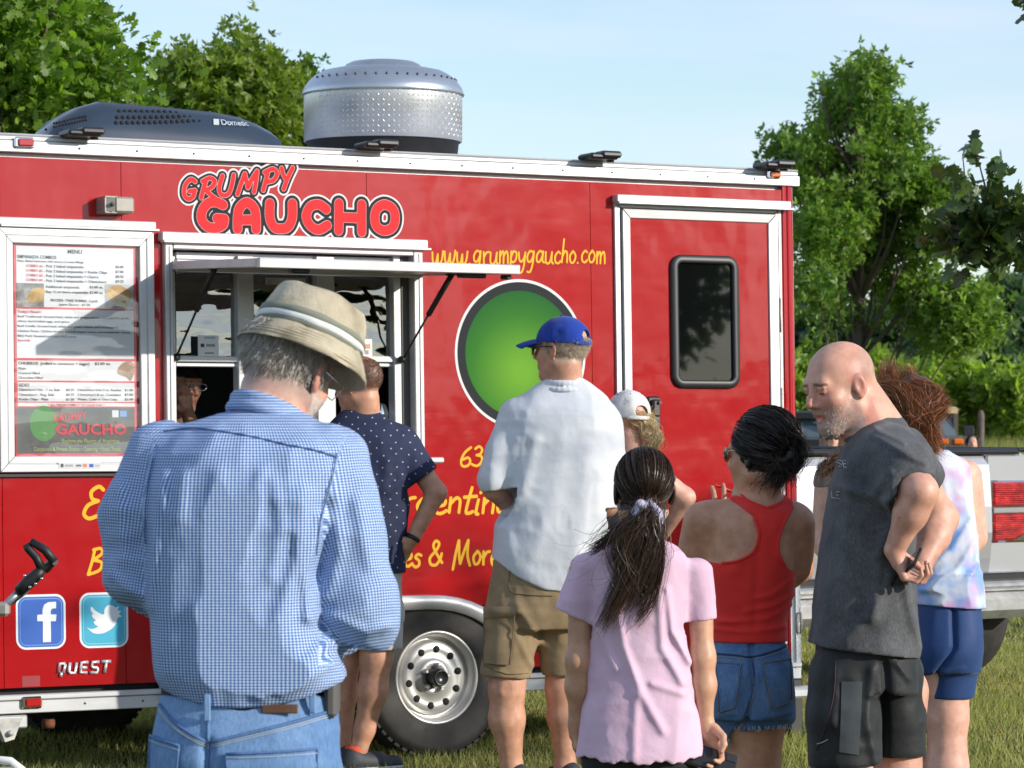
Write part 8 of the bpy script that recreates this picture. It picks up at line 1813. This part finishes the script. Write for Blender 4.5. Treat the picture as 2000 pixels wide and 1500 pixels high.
for _ in range(6):
    Pw = hd.c+(q*hd.k)@hd.R.T; d = f_(Pw)[:, None]; e = 1e-3; G3 = np.stack([f_(Pw+np.eye(3)[i]*e)-f_(Pw) for i in range(3)], 1)/e; Pw = Pw-G3*d; q = ((Pw-hd.c)@hd.R)/hd.k
w_, _c = beardG(q); keep = w_ > r_.random(len(q))*.9; q = q[keep]; G3 = G3[keep]@hd.R; T_ = np.linspace(0, 1, 4)[None, :, None]
Lb = q[:, None]+T_*.0038*(G3[:, None]*.6+np.array([0, .1, -1.])+r_.normal(0, .35, (len(q), 1, 3)))
add_strands(G_, 'beard', hd.c+(Lb*hd.k)@hd.R.T, .00042, (.30, .27, .25), (.80, .78, .76), 5)
tb = G_.rows([(816, 1716, 1762, .02, .06), (826, 1694, 1770, .01, .09), (838, 1676, 1776, 0, .12), (852, 1662, 1782, 0, .15), (875, 1648, 1790, 0, .18), (920, 1632, 1798, 0, .20), (1000, 1614, 1792, 0, .19), (1080, 1602, 1785, 0, .18), (1160, 1592, 1788, 0, .178), (1230, 1584, 1792, 0, .18), (1300, 1576, 1797, 0, .185), (1340, 1574, 1798, 0, .185)])
ts = smin(.035, loft(tb, 2.3), smin(.03, cap(J(1738, 880, -.13), J(1762, 910, -.185), .072, .076), cap(J(1762, 910, -.185), J(1780, 962, -.235), .078, .078)), smin(.02, cap(J(1765, 880, .12), J(1800, 935, .20), .07, .068)))
relG = wrinkle(81, .008, (10, 10, 3), .002, [([J(1690, 850), J(1740, 880), J(1785, 905)], .012, .010), ([J(1700, 840), J(1745, 865)], .009, .007), ([J(1740, 990), J(1700, 1080), J(1690, 1200)], .018, .012), ([J(1750, 1110), J(1765, 1180), J(1790, 1260)], .016, .012), ([J(1725, 1120), J(1690, 1190), J(1640, 1240)], .016, .008), ([J(1735, 985), J(1660, 960), J(1630, 950)], .014, .009), ([J(1715, 920), J(1690, 960)], .014, .007)])
def hemG(P): return J(0, 1256)[2]-(J(0, 1256)[2]-J(0, 1282)[2])*np.clip((P[:, 0]-J(1578, 840)[0])/.30, 0, 1)-P[:, 2]
tf = garment(ts, relG, [(J(1784, 955, -.25), (.50, -.45, -.74), .092), (J(1812, 950, .215), (.7, .4, -.6), .11)], hemG)
M_CHAR = cloth('charcoal_heather', (.065, .067, .074), (.105, .107, .112), heather=.28, bmp=.3)
G_.add('shirt', [(tf, *bounds([J(1570, 812, -.22), J(1850, 1300, .22)], .07), .0056)], M_CHAR)
nc = [J(1702, 846, .01)+np.array([.072*math.cos(t), .082*math.sin(t), .004+.024*math.cos(t)]) for t in np.linspace(0, 6.283, 30)]
G_.add('collar', [(smin(.006, *[cap(nc[i], nc[i+1], .0085) for i in range(29)]), *bounds(nc, .03), .0045)], M_CHAR)
# white print on the chest, seen at a slant
mb = MB()
for (x, y, chs) in ((1641, 912, 'SE'), (1628, 973, 'LE')):
    glyph = {'U': [[(0, 1), (0, .1), (.5, 0), (.6, .1), (.6, 1)]], 'S': [[(.6, .9), (.1, 1), (0, .7), (.6, .35), (.5, 0), (0, .1)]], 'E': [[(.6, 1), (0, 1), (0, 0), (.6, 0)], [(0, .5), (.5, .5)]], 'I': [[(.2, 0), (.2, 1)]], 'L': [[(0, 1), (0, 0), (.6, 0)]], '-': [[(0, .5), (.9, .5)]]}
    for i, c_ in enumerate(chs):
        for s_ in glyph[c_]:
            mb.tube([Vector(project(tf, J(x+(i*.85+gx)*7.2, y-gy*13+i*.4, -.1), off=.0015)) for gx, gy in s_], .0011, 5)
G_.mb(mb, 'chest_print', simple('white_print', (.6, .6, .62), .7))
sb = smin(.012, loft(G_.rows([(1235, 1598, 1782, 0, .15), (1300, 1590, 1788, 0, .16), (1350, 1590, 1790, 0, .165)]), 2.5), smin(.02, cap(J(1652, 1320, -.07), J(1650, 1400, -.08), .100, .104), cap(J(1650, 1400, -.08), J(1652, 1480, -.085), .104, .105)), smin(.02, cap(J(1735, 1320, .08), J(1742, 1400, .09), .10, .092), cap(J(1742, 1400, .09), J(1748, 1480, .09), .092, .085)))
relH = wrinkle(83, .011, (9, 9, 3), .002, [([J(1715, 1290), J(1725, 1400), J(1724, 1490)], .012, -.016), ([J(1690, 1300), J(1680, 1400), J(1700, 1480)], .014, .010), ([J(1740, 1290), J(1765, 1320)], .008, .006), ([J(1620, 1300), J(1612, 1400)], .014, .008)])
def hemS(P): return J(0, 1488)[2]+.010*np.clip((P[:, 0]-J(1650, 840)[0])/.15, -1, 1)-P[:, 2]
sfG = garment(sb, relH, [], lambda P: np.maximum(hemS(P), P[:, 2]-J(0, 1240)[2]))
M_BSH = cloth('black_nylon', (.016, .018, .019), bmp=.35, rough=.55); G_.add('shorts', [(sfG, *bounds([J(1570, 1230, -.16), J(1810, 1500, .16)], .07), .006)], M_BSH)
patch(G_, 'mesh_pocket', sfG, ((1632, 1322), (1672, 1322), (1664, 1462), (1626, 1456)), cloth('grey_mesh', (.055, .065, .07), bmp=.3), .003, step=9)
stitch(G_, 'reflective_piping', [project(sfG, J(x, y, -.1), off=.001) for x, y in crom([(1592, 1450), (1602, 1446), (1612, 1440)], 3)], simple('silver_piping', (.4, .4, .42), .4), .0016)
stitch(G_, 'side_seam', [project(sfG, J(x, y, -.1), off=.001) for x, y in crom([(1628, 1290), (1622, 1360), (1600, 1440), (1590, 1462)], 5)], simple('plum_piping', (.06, .02, .03), .6), .0013)
for x, dy in ((1657, -.08), (1754, .10)): shoe(G_, x, 0, dy, (-.95, -.2), M_SHOE)
phone('dark phone tucked in the hand of the bald man on his hip', J(1766, 1112, -.190), (.42, -.74, .52), (.72, .12, -.55))

# ---- 8. woman in tie-dye tank top
H_ = Person(1840, 577, 'woman in pastel tie-dye tank top and navy shorts with windblown auburn hair'); J = H_.J
hd = Head(J(1778, 815, .02), (-.25, .96, -.10), (0, 0, 1), .98)
nk = neck(hd, J(1808, 900, .01), .052, .062)
tor = loft(H_.rows([(882, 1782, 1852, .0, .06), (895, 1758, 1872, 0, .08), (915, 1742, 1892, 0, .10), (960, 1742, 1902, 0, .115), (1020, 1756, 1906, 0, .12), (1090, 1770, 1908, 0, .12), (1150, 1782, 1910, 0, .12), (1220, 1780, 1914, 0, .13), (1290, 1772, 1916, 0, .13)]), 2.3)
armR = [J(1886, 930, 0), J(1902, 1050, .02), J(1880, 1100, .22)]; armL = [J(1748, 930, .0), J(1756, 1050, .02), J(1790, 1090, .22)]
h1, p1 = hand_sdf(J(1880, 1100, .22), (-.8, .4, .2), (0, 0, 1), -1, .5, .95); h2, p2 = hand_sdf(J(1790, 1090, .22), (.8, .4, .2), (0, 0, 1), 1, .5, .95)
lgs = [smin(.03, cap(J(x, 1320, dy), J(x+dx, 1400, dy), .085, .070), cap(J(x+dx, 1400, dy), J(x+dx, 1500, dy), .066, .070), cap(J(x+dx, 1500, dy), H_.K(x+dx, .08, dy), .066, .040)) for x, dx, dy in ((1768, 0, .04), (1848, 2, -.02))]
H_.add('body', [(smin(.03, tor, nk, hd.sdf(), cap(armR[0], armR[1], .056, .047), cap(armL[0], armL[1], .056, .047)), *bounds([J(1710, 740, -.05), J(1930, 1120, .1)], .09), .007), part(smin(.012, chain(armR[1:], [.046, .028]), h1), armR[1:]+p1, .06, .007), part(smin(.012, chain(armL[1:], [.046, .028]), h2), armL[1:]+p2, .06, .007), (smin(.001, *lgs), *bounds([J(1768, 1300, .04), H_.K(1850, .05, -.02)], .13), .008)], M_SKIN, skin_color(SK['pink'], [hd], lambda q: (((q[:, 2] > -.06) & (q[:, 1] < .02)).astype(float), (.08, .03, .015))))
tnk = [(1760, 868), (1785, 872), (1815, 884), (1838, 878), (1858, 868), (1876, 880), (1888, 905), (1894, 940), (1896, 990), (1904, 1030), (1945, 1060), (1945, 1240), (1730, 1240), (1725, 1060), (1752, 1030), (1752, 960), (1750, 900)]
tin = smin(.03, tor, cap(armR[0], J(1890, 960, .01), .050, .048), cap(armL[0], J(1750, 960, .01), .050, .048))
relT = wrinkle(91, .010, (12, 12, 4), .002, [([J(1890, 1010), J(1850, 1070), J(1800, 1110)], .012, .010), ([J(1900, 1050), J(1860, 1110), J(1810, 1140)], .012, .010), ([J(1905, 1100), J(1860, 1148), J(1790, 1150)], .010, .010), ([J(1830, 900), J(1840, 980)], .015, .006)])
lb = loft(H_.rows([(1120, 1776, 1914, 0, .13), (1150, 1782, 1918, 0, .14), (1186, 1784, 1920, 0, .142), (1230, 1784, 1918, 0, .14)]), 2.4)
def tkf(P): d = smin(.02, tin, lb)(P); e = d-.006-relT(P)*np.clip((J(0, 890)[2]-P[:, 2])/.1, .1, 1); e = np.maximum(e, poly3(P, tnk, J)); e = np.maximum(e, J(0, 1182)[2]-.010*np.sin((P[:, 0]-H_.base[0])*9)-P[:, 2]); return np.maximum(e, -(d+.010))
def tiedye():
    m, nt, b = new_mat('pastel_tie_dye'); n = noise(nt, 6, 3, .5); n2 = N(nt, 'TexNoise'); n2.inputs['Scale'].default_value = 7.5; n2.inputs['Detail'].default_value = 3; tc = N(nt, 'TexCoord'); mp = N(nt, 'Mapping'); mp.inputs['Location'].default_value = (3, 5, 1); nt.links.new(tc.outputs['Object'], mp.inputs[0]); nt.links.new(mp.outputs[0], n2.inputs['Vector'])
    c1 = ramp(nt, n.outputs[0], [(.40, (.70, .70, .76)), (.50, (.62, .68, .80)), (.62, (.22, .38, .72))]); f = ramp(nt, n2.outputs[0], [(.50, (0, 0, 0)), (.64, (.9, .9, .9))])
    n3 = noise(nt, 4.2, 2, .5, stretch=(1.3, 1, .8)); f3 = ramp(nt, n3.outputs[0], [(.56, (0, 0, 0)), (.68, (.5, .5, .5))])
    c = mixc(nt, f.outputs[0], c1.outputs[0], (.66, .30, .60)); c = mixc(nt, f3.outputs[0], c, (.78, .56, .46)); nt.links.new(c, b.inputs['Base Color']); b.inputs['Roughness'].default_value = .8; n4 = noise(nt, 26, 4, .6); bump(nt, b, n4.outputs[0], .3, .006); return m
H_.add('tank_top', [(tkf, *bounds([J(1730, 862, -.08), J(1930, 1200, .1)], .07), .006)], tiedye())
sb = smin(.02, loft(H_.rows([(1165, 1786, 1912, 0, .125), (1220, 1778, 1918, -.01, .14), (1270, 1772, 1918, -.015, .145), (1310, 1772, 1914, -.01, .13)]), 2.5), smin(.03, cap(J(1772, 1270, .03), J(1770, 1380, .03), .094, .078)), smin(.03, cap(J(1858, 1268, -.02), J(1852, 1380, -.02), .102, .080)))
relN = wrinkle(93, .003, (9, 9, 9), .001, [([J(1852, 1190), J(1852, 1260), J(1820, 1310), J(1810, 1360)], .009, -.014), ([J(1812, 1310), J(1870, 1300)], .008, .004)])
H_.add('shorts', [(garment(sb, relN, [], lambda P: np.maximum(J(0, 1363)[2]-P[:, 2], P[:, 2]-J(0, 1172)[2]), wall=.012), *bounds([J(1740, 1160, -.1), J(1930, 1370, .1)], .08), .0062)], cloth('navy_stretch', (.016, .05, .16), var=.1, bmp=.12, rough=.6))
for x, dy in ((1768, .04), (1850, -.02)): shoe(H_, x, 0, dy, (-.2, 1), M_SHOE, size=.92)
A0, A1 = (.10, .032, .014), (.44, .17, .07); c_ = hd.c
H_.add('hair_cap', [part(lambda P: np.maximum(smin(.03, ell(hd.pt(0, -.024, .040), (.092, .095, .10)), ell(J(1796, 835, -.04), (.046, .04, .055)))(P)-.007*ridged(P, 24, 4), ((P-hd.c)@hd.R)[:, 1]-.05), [c_, J(1810, 840, -.04)], .16, .006)], M_HAIR, lambda V: np.array([.10, .035, .017])*(1+.5*vnoise(V, (90, 90, 60), 2))[:, None])
g = []; rr = random.Random(8)
for i in range(26):       # swirl over the crown down to the right shoulder
    t = i/25; x0 = 1722+rr.uniform(0, 95); y0 = 765+rr.uniform(-14, 40); g.append(([J(x0, y0, -.05-.03*rr.random()), J(x0+25+20*t, y0+14, -.105), J(1790+rr.uniform(-20, 24), 815+rr.uniform(-16, 16), -.115), J(1804+rr.uniform(-22, 20), 850+rr.uniform(-10, 14), -.09), J(1812+rr.uniform(-34, 18), 880+rr.uniform(-12, 6), -.085)], .014))
for i in range(13): x0 = 1740+rr.uniform(0, 70); g.append(([J(x0, 790, -.06), J(x0-6, 768, -.03), J(x0-12-rr.uniform(0, 14), 748+rr.uniform(-12, 6), 0), J(x0-22-rr.uniform(0, 24), 730+rr.uniform(-26, 8), .02)], .008))
for i in range(9): y0 = rr.uniform(775, 850); g.append(([J(1745, y0, -.05), J(1730, y0+2, -.06), J(1718-rr.uniform(0, 6), y0+rr.uniform(-6, 14), -.04)], .012))
add_strands(H_, 'hair', guide_strands(g, 11000, .7, 15, 10, curl=.009, frizz=.0022, tip=1.6), .0008, A0, A1, 4)

# ---- 9. woman mostly hidden between the red top and the bald man
I_ = Person(1660, 545, 'person whose bare upper arm shows between the red top and the bald man'); J = I_.J
hd = Head(J(1708, 838, 0), (.1, -1, 0), (0, 0, 1), .93)
aL = [J(1616, 938, 0), J(1605, 1060, .0), J(1640, 1130, -.12)]; aR = [J(1738, 940, 0), J(1745, 1060, 0), J(1715, 1120, -.12)]
I_.add('body', [(smin(.02, hd.sdf(), neck(hd, J(1690, 910, 0), .048, .055)), *bounds([hd.c, J(1690, 910, 0)], .14), .008), part(smin(.03, chain(aL, [.046, .038, .028]), hand_sdf(aL[2], (.8, -.2, .2), (0, 0, 1))[0]), aL, .14, .007), part(smin(.03, chain(aR, [.046, .038, .028]), hand_sdf(aR[2], (-.8, -.2, .2), (0, 0, 1))[0]), aR, .14, .009)]+[(chain([I_.K(x, .8), I_.K(x, .48), I_.K(x, .08)], [.08, .055, .037]), *bounds([I_.K(x, .8), I_.K(x, .06)], .1), .011) for x in (1640, 1720)], M_SKIN, skin_color(SK['light'], [hd]))
I_.add('blouse', [(garment(smin(.02, loft(I_.rows([(898, 1655, 1712, 0, .05), (912, 1630, 1730, 0, .08), (960, 1632, 1738, 0, .10), (1100, 1640, 1732, 0, .10), (1200, 1632, 1742, 0, .11)]), 2.3), cap(J(1622, 925, 0), J(1616, 940, 0), .052, .050)), wrinkle(95, .006), []), *bounds([J(1600, 880, -.1), J(1760, 1210, .1)], .05), .009)], cloth('taupe_cotton', (.25, .20, .17)))
I_.add('shorts', [(smin(.02, loft(I_.rows([(1180, 1634, 1740, 0, .105), (1260, 1628, 1746, 0, .11)]), 2.3), *[cap(J(x, 1240), J(x, 1340), .09, .085) for x in (1645, 1722)]), *bounds([J(1620, 1170), J(1750, 1350)], .12), .011)], cloth('grey_shorts', (.1, .1, .11)))
for x in (1640, 1720): shoe(I_, x, 0, 0, (0, -1), M_SHOE, size=.9)
g = [([hd.pt(x, .02, .10), hd.pt(x*1.5, -.0, .02), hd.pt(x*1.6+(.02 if x > 0 else -.02), .02, -.10), J(1690-(x*1300), 905+rr.uniform(-5, 22), -.06)], .016) for x in (-.05, -.035, -.02, .02, .035, .05) for _ in (0, 1)]+[([J(1660, 890, -.04), J(1635, 897, -.06), J(1612, 908+rr.uniform(-6, 8), -.055), J(1603, 922+rr.uniform(-4, 20), -.05)], .012) for _ in range(4)]
add_strands(I_, 'hair', guide_strands(g, 1500, .8, 3, 9, curl=.006), .0014, (.07, .04, .025), (.20, .12, .075), 4)

# ---- 10. small figures far behind the pickup
def far_person(px, spx, head_py, label, hair, top, glasses, fwd=(-.05, -1, 0)):
    P = Person(px, spx, label); J = P.J; hd = Head(J(px, head_py, 0), fwd, (0, 0, 1), 1.0); z = hd.c[2]
    body = smin(.03, hd.sdf(), cap(hd.pt(0, -.02, -.05), hd.pt(0, -.02, -.16), .05, .06)); arms = [chain([hd.pt(s_*.19, -.02, -.26), hd.pt(s_*.24, -.02, -.52), hd.pt(s_*.16, .14, -.62)], [.05, .042, .03], .03) for s_ in (-1, 1)]; legs = [chain([hd.pt(s_*.09, -.02, -.78), hd.pt(s_*.1, -.02, -1.15), np.array([hd.pt(s_*.1, 0, 0)[0], hd.pt(0, -.02, 0)[1], .08])], [.085, .055, .04], .03) for s_ in (-1, 1)]
    P.add('body', [(smin(.03, body, *arms, *legs), *bounds([hd.c, np.array([hd.c[0], hd.c[1], .0])], .32), .016)], M_SKIN, skin_color(SK['light'], [hd], lambda q: (((q[:, 2] > .03) & (q[:, 1] < .06)).astype(float)*.9, hair)))
    P.add('shirt', [(smin(.03, loft([(z-.72, hd.c[0], P.Y, .17, .11), (z-.5, hd.c[0], P.Y, .16, .11), (z-.3, hd.c[0], P.Y, .19, .12), (z-.2, hd.c[0], P.Y, .17, .10), (z-.15, hd.c[0], P.Y, .08, .07)]), *[cap(hd.pt(s_*.17, -.01, -.24), hd.pt(s_*.215, -.01, -.38), .065, .06) for s_ in (-1, 1)]), *bounds([hd.c, hd.pt(0, 0, -.75)], .3), .016)], top)
    P.add('trousers', [(smin(.03, loft([(z-.95, hd.c[0], P.Y, .17, .12), (z-.70, hd.c[0], P.Y, .165, .11)]), *[cap(hd.pt(s_*.09, -.02, -.85), hd.pt(s_*.1, -.02, -1.35), .09, .07) for s_ in (-1, 1)]), *bounds([hd.pt(0, 0, -.7), hd.pt(0, 0, -1.4)], .3), .018)], cloth('dark_trousers', (.05, .055, .07)))
    add_strands(P, 'hair', scalp_strands(hd, 1200, lambda q, r: (q[:, 2] > -.06) & (q[:, 1] < .05), .05, lambda q: np.c_[q[:, 0], -.3+0*q[:, 0], -1+0*q[:, 0]], 3), .003, tuple(c*.6 for c in hair), tuple(c*1.6 for c in hair), 3)
    if glasses:
        mb = MB()
        for s_ in (-1, 1): mb.box(hd.pt(s_*.034, .095, .012)-np.array([.028, .008, .018]), hd.pt(s_*.034, .095, .012)+np.array([.028, .008, .018]), bev=.006)
        mb.tube([hd.pt(-.05, .1, .02), hd.pt(.05, .1, .02)], .003, 6); P.mb(mb, 'sunglasses', M_BLK_PL)
far_person(1627, 152, 858, 'distant woman in sunglasses and white top above the tailgate, under the bearded chin', (.10, .05, .03), cloth('white_top', (.7, .7, .72), var=.03), True)
far_person(1899, 140, 866, 'distant dark-haired person peeking over the pickup bed beside the tan off-roader', (.02, .016, .014), cloth('dark_top', (.05, .05, .06)), False)

# ---- 11. vendor leaning at the window inside the trailer
V_ = Person(352, 448, 'vendor in glasses leaning chin on hand inside the serving window'); J = V_.J
hd = Head(J(354, 752, .0), (.72, -.66, -.18), (0, 0, 1), .98)
ar = [J(330, 870, .05), J(386, 862, -.28), J(366, 806, -.08)]; h1, p1 = hand_sdf(J(366, 808, -.08), (-.12, -.05, 1), (-.5, .8, .2), 1, .75, .95)
V_.add('body', [(smin(.02, hd.sdf(), neck(hd, J(340, 830, .06), .05, .06)), *bounds([hd.c, J(340, 830, .06)], .15), .0055), part(smin(.012, chain(ar, [.047, .042, .028]), h1), ar+p1, .07, .0055)], M_SKIN, skin_color(SK['tan'], [hd], lambda q: (((q[:, 2] > .045) | (q[:, 1] < -.01)).astype(float)*(q[:, 2] > -.04), (.02, .012, .01))))
V_.add('shirt', [(garment(smin(.03, loft(V_.rows([(826, 318, 362, .06, .06), (842, 292, 390, .06, .10), (880, 280, 402, .05, .12), (1000, 285, 398, .05, .12), (1150, 285, 398, .05, .12)]), 2.3), cap(J(330, 868, .04), J(352, 868, -.1), .062, .06)), wrinkle(97, .006), []), *bounds([J(270, 815, -.1), J(410, 1160, .15)], .06), .009)], cloth('black_apron', (.02, .02, .022)))
V_.add('trousers', [(smin(.03, *[cap(J(x, 1150, .05), V_.K(x, .62, .05), .10, .07) for x in (315, 370)]), *bounds([J(300, 1140, .05), V_.K(380, .60, .05)], .13), .012)], cloth('black_trousers', (.02, .02, .025)))
add_strands(V_, 'hair', scalp_strands(hd, 2200, lambda q, r: ((q[:, 2] > .045) | (q[:, 1] < -.01)) & (q[:, 2] > -.06), .05, lambda q: np.c_[q[:, 0], -.9+0*q[:, 0], -.5+0*q[:, 0]], 3, lift=.2), .0011, (.012, .008, .007), (.05, .03, .022), 3)
mb = MB()
for s_ in (-1, 1): mb.tube([hd.pt(s_*.08, 0, .014), hd.pt(s_*.072, .088, .014)], .0015, 6); mb.tube([hd.pt(s_*(.034+.024*math.cos(a)), .104, .008+.015*math.sin(a)) for a in np.linspace(0, 6.283, 14)], .0018, 6)
mb.tube([hd.pt(-.01, .106, .012), hd.pt(.01, .106, .012)], .0015, 6); V_.mb(mb, 'spectacles', simple('light_frames', (.6, .6, .6), .2, .5))
